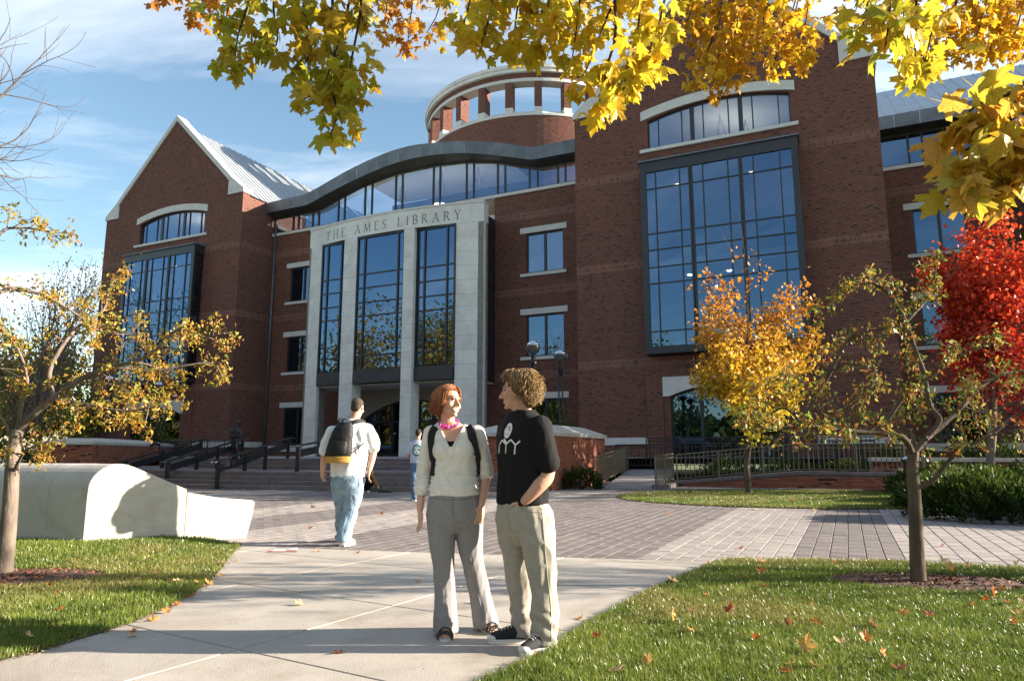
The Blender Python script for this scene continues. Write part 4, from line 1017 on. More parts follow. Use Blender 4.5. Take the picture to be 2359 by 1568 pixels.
# ------------------------------------------------------------------ steps, terrace, planters, ramp, lamps
STEP = [(0.75, 22.42), (-1.6, 22.5), (-3.9, 22.72), (-6.5, 23.15), (-9.0, 23.8), (-11.0, 24.6), (-12.8, 25.6), (-15.5, 27.6), (-17.2, 29.6), (-18.6, 32.0)]
def step_y(x): return float(np.interp(x, [p[0] for p in STEP][::-1], [p[1] for p in STEP][::-1]))
RISE, TREAD = 0.14, 0.36
stairs = empty('entrance_steps', (-6, 24, 0)); tag(stairs, 'broad dark granite steps bowing out before the library entrance', 'steps')
sx = [0.75, -0.7, -2.2, -3.7, -5.2, -6.7, -8.2, -9.6, -11.0, -12.4, -13.8, -15.2, -16.4, -17.6, -18.6]
def flight(y_off, z0, n, deep_last):
    for k in range(n):
        z = z0 + RISE * (k + 1); y0 = y_off + TREAD * k
        dp = TREAD + 0.05 if k < n - 1 else deep_last
        bx_ = [x - (0.35 * ((k * 7 + i * 3) % 5) / 5 if 0 < i < len(sx) - 1 else 0) for i, x in enumerate(sx)]
        for i in range(len(sx) - 1):
            g_ = 0.003; a, c = bx_[i] - g_, bx_[i + 1] + g_
            ya, yc = step_y(a) + y0, step_y(c) + y0
            b = MB(); ox, oy = -6, 24
            b.prism([(c - ox, yc - oy), (a - ox, ya - oy), (a - ox, ya + dp - oy), (c - ox, yc + dp - oy)], z - RISE + 0.002, z)
            b.build('step_block', M['granite'], stairs, bevel=0.012)
flight(0.0, 0.0, 4, 0.6); flight(5.2, 0.56, 3, 0.6)
lw = MB(); X = [p[0] for p in STEP]
lw.poly([(x, step_y(x) + 1.5, 0.553) for x in X[::-1]] + [(x, step_y(x) + 5.8, 0.553) for x in X]); lw.poly([(x, step_y(x) + 0.4, 0.0) for x in X] + [(x, step_y(x) + 0.4, -0.05) for x in X[::-1]])
tag(lw.build('landing', M['granite']), 'wide granite landing between the two flights of steps', 'landing', kind='structure')
tp = MB(); tr = [bw(16, -0.1), bw(16, -3.0), bw(5, -4.6), bw(4.6, -12), (0.75, 28.4, 0)]
tp.poly([(x, step_y(x) + 6.2, 0.973) for x in X[1:][::-1]] + [(0.75, 28.5, 0.973)] + [(p[0], p[1], 0.973) for p in tr[:4][::-1]] + [(*bw(16, 1.0)[:2], 0.973), (*bw(-8, 8)[:2], 0.973), (*bw(-43, 6)[:2], 0.973), (*bw(-46, -4)[:2], 0.973)])
M['terr'] = plain('terrace_paving', (0.27, 0.24, 0.225), 0.85, 0.12, 2, 0.2, 60)
tag(tp.build('terrace', M['terr']), 'raised paved terrace along the foot of the library', 'terrace', kind='structure')

# real bricks: courses of separate little boxes over a mortar core
BRL, BRH = 0.21, 0.0677
M['brick_piece'] = None
def make_brick_mats():
    out = []
    for nm, c in (('red', (0.30, 0.105, 0.065)), ('rust', (0.36, 0.135, 0.080)), ('plum', (0.24, 0.080, 0.055)), ('dark', (0.035, 0.026, 0.025))):
        out.append(plain('brick_' + nm, c, 0.85, 0.18, 9, 0.3, 80, spec=0.25))
    return out
BM = make_brick_mats()
brick_me = []
for m_ in BM:
    b = MB(); b.box(-BRL / 2 + 0.005, BRL / 2 - 0.005, -0.012, 0.05, 0.005, BRH - 0.005, skip='kb'); me = b.mesh('brick'); me.materials.append(m_); brick_me.append(me)
def pick(r): return 3 if r < 0.045 else (0 if r < 0.5 else (1 if r < 0.78 else 2))
def brick_face(parent, a, b, z0, ztop, loose, seed=1, slope_top=None):
    """cover the vertical face from a to b (world xy, seen with a on the left) with bricks; the first `loose` nearest ones are objects"""
    r = random.Random(seed); a, b = Vector((*a, 0)), Vector((*b, 0)); d = b - a; L = d.length; d.normalize()
    ang = math.atan2(d.y, d.x); spots = []
    row = 0; z = z0
    while True:
        x = -BRL / 2 * (row % 2); any_ = False
        while x < L - 0.02:
            x0, x1 = max(x, 0), min(x + BRL, L)
            zt = ztop if slope_top is None else slope_top((x0 + x1) / 2 / L)
            if z + BRH <= zt + 0.01 and x1 - x0 > 0.05: spots.append((x0, x1, z)); any_ = True
            x += BRL
        row += 1; z += BRH
        if not any_ or row > 60: break
    r.shuffle(spots)
    whole = [s for s in spots if s[1] - s[0] > BRL - 0.01]; part = [s for s in spots if s[1] - s[0] <= BRL - 0.01]
    whole.sort(key=lambda s: (a + d * s[0]).length)
    for s in whole[:loose]:
        p = a + d * ((s[0] + s[1]) / 2); o = add('brick', brick_me[pick(r.random())], None, parent)
        o.location = (p.x, p.y, s[2]) if parent.location.length < 1e-6 else Vector((p.x, p.y, s[2])) - parent.location
        o.rotation_euler = (0, 0, ang)
    B = MB(); nrm = Vector((d.y, -d.x, 0)); off = parent.location
    for s in whole[loose:] + part:
        c = a + d * ((s[0] + s[1]) / 2) - nrm * 0.019 + Vector((0, 0, s[2] + BRH / 2)) - off
        k = pick(r.random()); n0 = len(B.f)
        B.obox(c, d, -nrm, (0, 0, 1), (s[1] - s[0]) / 2 - 0.005, 0.031, BRH / 2 - 0.005, m=k)
    if B.f: tag(B.build('far_bricks' if loose else 'bricks', BM, parent), kind='stuff')

def planter(name, label, corners, z0, zt, cap_h, loose_faces):
    """brick planter box with a sloped pale cap; corners counter-clockwise in world xy"""
    root = empty(name, (corners[0][0], corners[0][1], 0)); tag(root, label, 'planter'); off = root.location
    core = MB(); cx = sum(c[0] for c in corners) / 4; cy = sum(c[1] for c in corners) / 4
    ins = [(c[0] + (cx - c[0]) * 0.004, c[1] + (cy - c[1]) * 0.004) for c in corners]
    core.prism([(x - off.x, y - off.y) for x, y in ins], z0, zt); core.build('mortar_core', M['grout'], root)
    for (i, loose, seed) in loose_faces: brick_face(root, corners[i], corners[(i + 1) % 4], z0, zt, loose, seed)
    cap = MB(); ov = 0.09
    def out(p, k): 
        d = Vector((p[0] - cx, p[1] - cy)); l = d.length; return (p[0] + d.x / l * k - off.x, p[1] + d.y / l * k - off.y)
    lo = [out(c, ov * 1.4) for c in corners]; hi = [(cx - off.x + (p[0] + off.x - cx) * 0.62, cy - off.y + (p[1] + off.y - cy) * 0.62) for p in lo]
    n = 4; cap.v = [(x, y, zt) for x, y in lo] + [(x, y, zt + 0.13) for x, y in lo] + [(x, y, zt + cap_h) for x, y in hi]
    cap.face((3, 2, 1, 0)); cap.face((8, 9, 10, 11))
    for i in range(4):
        j = (i + 1) % 4; cap.face((i, j, 4 + j, 4 + i)); cap.face((4 + i, 4 + j, 8 + j, 8 + i))
    cap.build('cap', M['white_conc'], root, bevel=0.015)
    return root
pA = (1.29, 22.96); pB = tuple((Vector((*pA, 0)) + AW * 5.6)[:2]); pC = tuple((Vector((*pB, 0)) - AU * 3.1)[:2]); pD = tuple((Vector((*pA, 0)) - AU * 3.1)[:2])
planter('brick_planter', 'red brick planter with pale sloped cap right of the entrance steps', [pD, pA, pB, pC], 0.0, 1.76, 0.42, [(1, 200, 2), (0, 90, 3)])
v = MB(); vp = Vector((*pA, 0)) + AW * 0.75 + AU * 0.016; v.obox(vp + Vector((0, 0, 1.52)), AW, AU, (0, 0, 1), 0.14, 0.01, 0.045)
qA = (-19.1, 32.0); qB = (-21.9, 45.5); qC = (-26.5, 45.0); qD = (-21.2, 31.6)
planter('brick_planter', 'low wide brick planter with pale cap far left below the left gable', [qD, qA, qB, qC], -0.02, 1.58, 0.34, [(0, 0, 5), (1, 0, 6)])

# stair handrails: posts, sloping plate and a double rail
def stair_rail(label, a, b, za, zb, mids):
    root = empty('stair_handrail', (a[0], a[1], 0)); tag(root, label, 'handrail', 'handrails on the entrance steps')
    A = Vector((0, 0, za)); B = Vector((b[0] - a[0], b[1] - a[1], zb)); d = (B - A)
    def at(t): return A + d * t
    for t in [0.02, *mids, 0.98]:
        p = at(t); m = MB(); zl = za if t < 0.3 else (zb if t > 0.8 else za + (zb - za) * t - 0.25)
        zlow = min(zl, p.z) - 0.02
        m.box(p.x - 0.06, p.x + 0.06, p.y - 0.06, p.y + 0.06, zlow, p.z + 0.86); m.build('post', M['blackmetal'], root)
    h = d.copy(); h.z = 0; h.normalize()
    m = MB(); m.bar(at(0.02) + Vector((0, 0, 0.62)), at(0.98) + Vector((0, 0, 0.62)), 0.05, 0.26); m.build('plate', M['blackmetal'], root)
    for k, off in enumerate((-0.07, 0.07)):
        s = Vector((-h.y, h.x, 0)) * off; m = MB()
        m.tube([at(0) - h * 0.32 + s + Vector((0, 0, 0.86)), at(0) + s + Vector((0, 0, 0.90)), at(1) + s + Vector((0, 0, 0.90)), at(1) + h * 0.35 + s + Vector((0, 0, 0.90))], 0.026, 8)
        m.build('rail', M['blackmetal'], root, smooth=True)
stair_rail('stair handrail nearest the brick planter on the far left', (-15.4, 28.0), (-15.0, 34.0), 0.0, 0.95, [0.45])
stair_rail('second stair handrail counted from the left planter', (-12.75, 26.0), (-12.3, 32.2), 0.0, 0.95, [0.35, 0.62])
stair_rail('third stair handrail from the left, its near post in front', (-10.05, 24.0), (-9.6, 30.3), 0.02, 0.95, [0.34, 0.62])
stair_rail('short upper stair handrail just left of the man with the backpack', (-7.55, 24.7), (-7.2, 29.9), 0.56, 0.95, [0.5])

# railings with balusters
bal_me = MB().box(-0.011, 0.011, -0.011, 0.011, 0, 1).mesh('baluster')
def fence(label, pts, h, mat, step=0.16, mid=True, post_every=1.6, lift=0.06, group='bronze railings along the ramp'):
    root = empty('ramp_railing', pts[0]); tag(root, label, 'railing', group); o3 = Vector(pts[0])
    P = [Vector(p) - o3 for p in pts]
    L = [0.0]
    for i in range(len(P) - 1): L.append(L[-1] + (Vector((P[i + 1].x - P[i].x, P[i + 1].y - P[i].y, 0))).length)
    def at(s):
        for i in range(len(P) - 1):
            if s <= L[i + 1] or i == len(P) - 2:
                t = (s - L[i]) / max(1e-6, L[i + 1] - L[i]); return P[i].lerp(P[i + 1], t)
    for z, r in ((h, 0.026), (lift, 0.016)) + (((h - 0.14, 0.016),) if mid else ()):
        m = MB(); m.tube([p + Vector((0, 0, z)) for p in P], r, 6); m.build('rail', mat, root)
    n = max(1, round(L[-1] / post_every))
    for i in range(n + 1):
        p = at(L[-1] * i / n); m = MB(); m.box(p.x - 0.024, p.x + 0.024, p.y - 0.024, p.y + 0.024, p.z - 0.05, p.z + h); m.build('post', mat, root)
    me = bal_me.copy(); me.materials.append(mat); k = int(L[-1] / step)
    for i in range(1, k):
        p = at(L[-1] * i / k); o = add('baluster', me, None, root); o.location = p + Vector((0, 0, lift)); o.scale = (1, 1, h - lift)
    return root
W3 = lambda p, z: (p[0], p[1], z)
fence('near bronze railing on the left of the ramp mouth', [(2.93, 24.2, 0.12), (5.1, 31.0, 0.5)], 0.98, M['railmetal'])
fence('short bronze railing on the right of the ramp mouth', [(4.85, 23.9, 0.12), (6.05, 26.5, 0.20)], 0.98, M['railmetal'])
fence('long bronze railing on the brick ramp wall behind the yellow maple', [(6.15, 26.35, 0.20), (10.0, 24.85, 0.58), (12.9, 23.75, 0.58), (13.9, 23.9, 0.58), (14.4, 24.6, 0.58)], 0.94, M['railmetal'])
fence('dark railing on the terrace edge below the right gable', [tuple(bw(5.0, -4.6, 0.95)), tuple(bw(15.5, -3.2, 0.95))], 0.95, M['blackmetal'], group='dark railings on the terrace')
fence('dark railing on the upper ramp edge right of the brick planter', [(4.5, 30.6, 0.6), tuple(bw(14.5, -4.6, 0.75))], 0.95, M['blackmetal'], group='dark railings on the terrace')
fence('dark railing on the terrace at the foot of the left gable', [(-20.3, 40.5, 0.95), (-15.2, 37.2, 0.95)], 0.95, M['blackmetal'], group='dark railings on the terrace')

# ramp: kerbs, brick wall with a stone cap that climbs and then runs level
rmp = MB(); rmp.poly([(3.0, 24.0, 0.01), (4.8, 23.7, 0.01), (7.2, 30.6, 0.5), (5.2, 31.2, 0.5)]); tag(rmp.build('ramp', M['terr']), 'paved ramp climbing between the bronze railings', 'ramp', kind='structure')
kb = empty('ramp_kerb', (2.9, 24.1, 0)); tag(kb, 'low granite kerb under the railing left of the ramp mouth', 'kerb'); m = MB(); m.bar((0, 0, 0.06), (2.15, 6.7, 0.06), 0.3, 0.16); m.build('kerb_stone', M['granite'], kb)
kb = empty('ramp_kerb', (4.85, 23.8, 0)); tag(kb, 'low granite kerb under the railing right of the ramp mouth', 'kerb'); m = MB(); m.bar((0, 0, 0.06), (1.25, 2.6, 0.06), 0.34, 0.16); m.build('kerb_stone', M['granite'], kb)
rw = empty('ramp_wall', (5.9, 26.2, 0)); tag(rw, 'low brick ramp wall with pale granite cap behind the oval lawn', 'wall')
rp_ = [(5.9, 26.2), (9.9, 24.55), (12.9, 23.4), (14.0, 23.55), (14.6, 24.4)]
rz = [0.05, 0.46, 0.46, 0.46, 0.46]
brick_face(rw, rp_[0], rp_[1], 0.0, 0.5, 60, 11, slope_top=lambda t: 0.05 + 0.41 * t)
brick_face(rw, rp_[1], rp_[2], 0.0, 0.46, 90, 12); brick_face(rw, rp_[2], rp_[3], 0.0, 0.46, 30, 13); brick_face(rw, rp_[3], rp_[4], 0.0, 0.46, 0, 14)
for i in range(4):
    a, b = Vector((*rp_[i], 0)) - rw.location, Vector((*rp_[i + 1], 0)) - rw.location; d = (b - a).normalized(); nn = Vector((-d.y, d.x, 0))
    c = MB(); c.v = [tuple(a + nn * 0.02 + Vector((0, 0, 0))), tuple(b + nn * 0.02), tuple(b + nn * 0.4), tuple(a + nn * 0.4)] + [tuple(p + Vector((0, 0, z))) for p, z in ((a + nn * 0.02, rz[i]), (b + nn * 0.02, rz[i + 1]), (b + nn * 0.4, rz[i + 1]), (a + nn * 0.4, rz[i]))]
    for f in ((0, 1, 5, 4), (1, 2, 6, 5), (2, 3, 7, 6), (3, 0, 4, 7)): c.face(f)
    c.build('mortar_core', M['grout'], rw)
    k = max(1, int((b - a).length / 1.1))
    for j in range(k):
        p, q = a + (b - a) * (j / k), a + (b - a) * ((j + 1) / k); z0, z1 = rz[i] + (rz[i + 1] - rz[i]) * j / k, rz[i] + (rz[i + 1] - rz[i]) * (j + 1) / k
        e = d * 0.003; s = MB(); s.v = [tuple(v_) for v_ in (p + e - nn * 0.05 + Vector((0, 0, z0)), q - e - nn * 0.05 + Vector((0, 0, z1)), q - e + nn * 0.45 + Vector((0, 0, z1)), p + e + nn * 0.45 + Vector((0, 0, z0)), p + e - nn * 0.05 + Vector((0, 0, z0 + 0.12)), q - e - nn * 0.05 + Vector((0, 0, z1 + 0.12)), q - e + nn * 0.45 + Vector((0, 0, z1 + 0.12)), p + e + nn * 0.45 + Vector((0, 0, z0 + 0.12)))]
        for f in ((0, 3, 2, 1), (4, 5, 6, 7), (0, 1, 5, 4), (1, 2, 6, 5), (2, 3, 7, 6), (3, 0, 4, 7)): s.face(f)
        s.build('cap_stone', M['granite'], rw, bevel=0.01)
# second low wall with a pale cap, on the right behind the junipers
gw_ = empty('garden_wall', (13.0, 25.6, 0)); tag(gw_, 'low brick garden wall with pale stone cap between the hedges', 'wall')
brick_face(gw_, (13.0, 25.6), (30.0, 20.5), 0.0, 0.9, 0, 15)
m = MB(); a, b = Vector((0, 0, 0)), Vector((17.0, -5.1, 0)); m.bar(a + Vector((0.05, 0.16, 0.45)), b + Vector((0.05, 0.16, 0.45)), 0.28, 0.9); m.build('mortar_core', M['grout'], gw_)
for j in range(10):
    p, q = a + (b - a) * (j / 10), a + (b - a) * ((j + 1) / 10); e = (b - a).normalized() * 0.004; m = MB(); m.bar(p + e + Vector((0.05, 0.16, 0.97)), q - e + Vector((0.05, 0.16, 0.97)), 0.62, 0.14); m.build('cap_stone', M['white_conc'], gw_, bevel=0.012)

# globe lamps: ring of four rods, smoked globe with a bright cap
def lamp(label, x, y, z0, zc, r=0.25, h4=0.10):
    root = empty('globe_lamp', (x, y, z0)); tag(root, label, 'street lamp', 'globe lamps before the library'); H = zc - z0
    for k in range(4):
        a = math.pi / 4 + math.pi / 2 * k; m = MB(); m.tube([(h4 * math.cos(a), h4 * math.sin(a), 0), (h4 * math.cos(a), h4 * math.sin(a), H - r - 0.22)], 0.026, 8); m.build('rod', M['blackmetal'], root, smooth=True)
    m = MB(); m.tube([(0, 0, H - r - 0.55), (0, 0, H - r + 0.02)], [0.05, 0.09], 10); m.build('neck', M['blackmetal'], root)
    for z in (0.5, H * 0.5, H - r - 0.3): m = MB(); m.lathe([(h4 + 0.03, z - 0.02), (h4 + 0.03, z + 0.02)], 12); m.build('collar', M['blackmetal'], root)
    m = MB(); m.lathe([(0.24, 0), (0.24, 0.12), (0.16, 0.2)], 14); m.build('base', M['blackmetal'], root)
    g_ = MB(); g_.ball((0, 0, H), r, n=24, k=16); g_.build('globe', M['darkglobe'], root, smooth=True)
    c = MB(); pr = [(0.001, r + 0.012)] + [((r + 0.012) * math.sin(t), (r + 0.012) * math.cos(t)) for t in np.linspace(0.15, 1.25, 8)] ; c.lathe(pr[::-1], 24, (0, 0, H)); c.build('globe_cap', M['chrome'], root, smooth=True)
    m = MB(); m.lathe([(r + 0.016, H - 0.03), (r + 0.016, H + 0.02)], 24); m.build('band', M['blackmetal'], root)
lamp('globe lamp just above the curly haired man, nearer of the right pair', 0.77, 25.0, 0.95, 4.98)
lamp('globe lamp right of the curly haired man, farther of the right pair', 1.92, 27.4, 0.95, 5.0)
lamp('globe lamp on the left planter nearest the left picture edge', -20.9, 36.0, 1.6, 4.9)
lamp('globe lamp on the left planter in front of the left arched window', -20.6, 40.5, 1.6, 5.05)
lamp('globe lamp half hidden in the junipers behind the right crab apple', 11.75, 21.0, 0.0, 0.98, r=0.13, h4=0.06)

# white precast wall on the left: rounded barrel ending in a long tapering face
ww = empty('white_wall', (-5.44, 9.1, 0)); tag(ww, 'white rounded concrete wall tapering down towards the plaza', 'wall')
E = Vector((1.61, 1.24, 0)); Ln = E.length; E.normalize(); X = Vector((-0.965, 0.26, 0))
Hh = 1.075
def wall_prof(rad=0.34):
    pr = [(0.0, 0.0)]; pr += [(0.0, Hh - rad - 0.06)]
    for t in np.linspace(0, 1, 9)[1:]:
        a = math.pi - t * math.pi / 2; pr.append((rad * 1.0 + rad * math.cos(a), Hh - rad + rad * math.sin(a)))
    return pr
tops = [(0.42, 1.065), (0.52, 1.03), (1.19, 0.72)]
top2 = [(1.20, 0.68), (1.62, 0.59), (1.88, 0.56), (2.10, 0.535), (2.13, 0.50), (2.09, 0.25), (2.03, 0.0)]
def loop(n): return n
def extr(name, prof, depth, mat, bev):
    m = MB(); n = len(prof); P = [E * s + Vector((0, 0, z)) for s, z in prof]; Q = [p + X * depth for p in P]
    m.v = [tuple(p) for p in P] + [tuple(q) for q in Q]
    m.face(list(range(n - 1, -1, -1))); m.face(list(range(n, 2 * n)))
    for i in range(n):
        j = (i + 1) % n; m.face((i, j, n + j, n + i))
    return m.build(name, mat, ww, bevel=bev)
p1 = wall_prof() + tops + [(1.19, 0.0)]
P0 = Vector((0, 0, 0))
extr('tapering_end', p1, 0.62, M['white_conc'], 0.01)
extr('low_end', [(1.196, 0.0), (1.196, 0.68)] + top2[1:], 0.40, M['white_conc'], 0.012)
bar_prof = wall_prof() + [(0.5, Hh), (0.9, Hh - 0.02), (1.0, 0.9), (1.0, 0.0)]
def seg(d0, d1, nm):
    m = MB(); n = len(bar_prof); P = [E * s + Vector((0, 0, z)) + X * d0 for s, z in bar_prof]; Q = [E * s + Vector((0, 0, z)) + X * d1 for s, z in bar_prof]
    m.v = [tuple(p) for p in P] + [tuple(q) for q in Q]
    m.face(list(range(n - 1, -1, -1))); m.face(list(range(n, 2 * n)))
    for i in range(n): j = (i + 1) % n; m.face((i, j, n + j, n + i))
    o = m.build(nm, M['white_conc'], ww); o.data.polygons.foreach_set("use_smooth", [False] * len(o.data.polygons))
seg(0.624, 1.14, 'wall_segment'); seg(1.146, 1.66, 'wall_segment'); seg(1.666, 2.15, 'wall_segment')

# litter on the path: a folded paper with a red edge
lt = empty('litter', (-2.85, 9.06, 0.0)); tag(lt, 'folded white paper scrap with red edge lying on the path', 'litter')
M['paper'] = plain('paper', (0.75, 0.73, 0.70), 0.7, 0.05); M['redink'] = plain('red_card', (0.45, 0.05, 0.04), 0.6, 0.1)
m = MB(); m.quad((-0.16, -0.06, 0.006), (0.0, -0.05, 0.006), (0.02, 0.0, 0.016), (-0.14, 0.0, 0.02)); m.quad((0.0, 0.06, 0.008), (0.14, 0.05, 0.008), (0.12, 0.10, 0.03), (0.03, 0.11, 0.02)); tag(m.build('paper_sheet', M['paper'], lt), kind='stuff')
m = MB(); m.box(-0.20, 0.17, -0.10, -0.065, 0.002, 0.008); m.build('red_edge', M['redink'], lt)
# ------------------------------------------------------------------ trees: limb lines in metres
CL = {
  'trunk': [(-5.03, 7.15, -0.01), (-5.03, 7.15, 0.37), (-5.04, 7.15, 0.75), (-5.06, 7.15, 1.08), (-5.06, 7.15, 1.32), (-5.05, 7.15, 1.45)],
  'L1': [(-5.05, 7.15, 1.44), (-4.89, 7.1, 1.58), (-4.65, 7.04, 1.76), (-4.31, 6.98, 1.97), (-4.01, 6.93, 2.07), (-3.79, 6.88, 2.11), (-3.57, 6.82, 2.19), (-3.43, 6.76, 2.29), (-3.25, 6.71, 2.42), (-2.99, 6.65, 2.32), (-2.74, 6.6, 2.38)],
  'L2': [(-4.65, 7.05, 1.76), (-4.78, 7.14, 2.04), (-4.72, 7.23, 2.35), (-4.61, 7.32, 2.58), (-4.45, 7.42, 2.75), (-4.46, 7.51, 3.01), (-4.39, 7.6, 3.2)],
  'L3': [(-4.65, 7.05, 1.76), (-4.3, 6.86, 1.7), (-4.0, 6.68, 1.66), (-3.63, 6.49, 1.6), (-3.26, 6.3, 1.62)],
  'L4': [(-4.02, 6.95, 2.07), (-3.87, 7.0, 2.05), (-3.67, 7.05, 2.04), (-3.32, 7.1, 2.11), (-3.1, 7.15, 2.13), (-3.01, 7.2, 1.99)],
  'L5': [(-5.05, 7.15, 1.45), (-4.99, 7.08, 1.71), (-4.91, 7.01, 1.95), (-4.99, 6.94, 2.25), (-5.14, 6.87, 2.45), (-5.28, 6.8, 2.55)],
  'L6': [(-5.19, 6.6, 2.39), (-5.1, 6.76, 2.8), (-4.91, 6.92, 2.84), (-4.73, 7.08, 2.76), (-4.53, 7.24, 2.59), (-4.51, 7.4, 2.38)],
  'L7': [(-5.01, 6.3, 2.83), (-4.88, 6.37, 3.27), (-4.77, 6.45, 3.36), (-4.55, 6.52, 3.35), (-4.45, 6.6, 3.29)],
  'L8': [(-5.05, 7.15, 1.01), (-4.9, 7.01, 1.14), (-4.75, 6.88, 1.25), (-4.49, 6.74, 1.3), (-4.31, 6.6, 1.4)],
  'L9': [(-5.06, 7.15, 1.32), (-5.18, 7.07, 1.58), (-5.33, 6.98, 1.83), (-5.47, 6.9, 2.09)],
  'L10': [(-4.35, 7.05, 1.98), (-4.13, 7.01, 1.92), (-3.83, 6.98, 1.81), (-3.63, 6.94, 1.72), (-3.63, 6.9, 1.46)],
  'L11': [(-3.86, 7.0, 2.13), (-3.61, 7.1, 2.07), (-3.52, 7.2, 1.94), (-3.64, 7.3, 1.72)],
  'L12': [(-4.59, 7.3, 2.57), (-4.48, 7.43, 2.53), (-4.26, 7.57, 2.51), (-4.16, 7.7, 2.68)],
}
CR = {
  'trunk': [(3.79, 6.76, -0.01), (3.81, 6.76, 0.42), (3.83, 6.76, 0.86), (3.83, 6.76, 1.08), (3.86, 6.76, 1.23)],
  'R1': [(3.84, 6.76, 0.88), (3.97, 6.68, 0.96), (4.1, 6.61, 1.15), (4.25, 6.53, 1.28), (4.39, 6.45, 1.37), (4.66, 6.38, 1.44), (4.86, 6.3, 1.5)],
  'R2': [(3.86, 6.76, 1.22), (3.99, 6.77, 1.35), (4.15, 6.78, 1.53), (4.08, 6.8, 1.67), (4.06, 6.81, 1.98), (4.01, 6.82, 2.19), (3.94, 6.83, 2.5), (3.87, 6.84, 2.69), (3.75, 6.85, 2.85), (3.61, 6.86, 2.92), (3.45, 6.88, 2.86), (3.24, 6.89, 2.75), (3.07, 6.9, 2.67)],
  'R3': [(3.95, 6.85, 2.51), (4.2, 6.93, 2.73), (4.36, 7.02, 2.89), (4.47, 7.1, 3.17)],
  'R4': [(3.98, 6.76, 1.35), (4.27, 6.87, 1.52), (4.51, 6.97, 1.68), (4.74, 7.08, 1.84), (5.07, 7.19, 2.02), (5.41, 7.29, 2.07), (5.69, 7.4, 2.15)],
  'R5': [(3.85, 6.76, 1.19), (3.69, 6.65, 1.37), (3.28, 6.54, 1.41), (2.95, 6.43, 1.43), (2.63, 6.32, 1.47), (2.31, 6.21, 1.43), (2.05, 6.1, 1.47)],
  'R6': [(3.86, 6.76, 1.22), (3.91, 6.9, 1.44), (3.62, 7.03, 1.51), (3.29, 7.16, 1.55), (3.04, 7.3, 1.57)],
  'R7': [(3.46, 6.6, 1.4), (3.6, 6.52, 1.65), (3.68, 6.44, 1.78), (3.93, 6.36, 1.96), (4.18, 6.28, 2.14), (4.36, 6.2, 2.2)],
  'R8': [(3.26, 7.1, 1.55), (3.44, 7.17, 1.69), (3.74, 7.23, 1.89), (3.84, 7.3, 2.1)],
  'R9': [(3.0, 7.2, 1.57), (3.24, 7.12, 1.97), (3.42, 7.05, 2.32), (3.58, 6.98, 2.43), (3.93, 6.9, 2.48)],
  'R10': [(2.93, 6.4, 1.43), (2.78, 6.37, 1.66), (2.66, 6.33, 1.86), (2.46, 6.3, 1.93)],
  'R11': [(4.52, 7.0, 1.68), (4.73, 6.97, 1.61), (4.98, 6.93, 1.7), (5.12, 6.9, 1.63)],
  'R12': [(2.62, 6.3, 1.47), (2.5, 6.37, 1.62), (2.37, 6.43, 1.58), (2.28, 6.5, 1.67)],
}
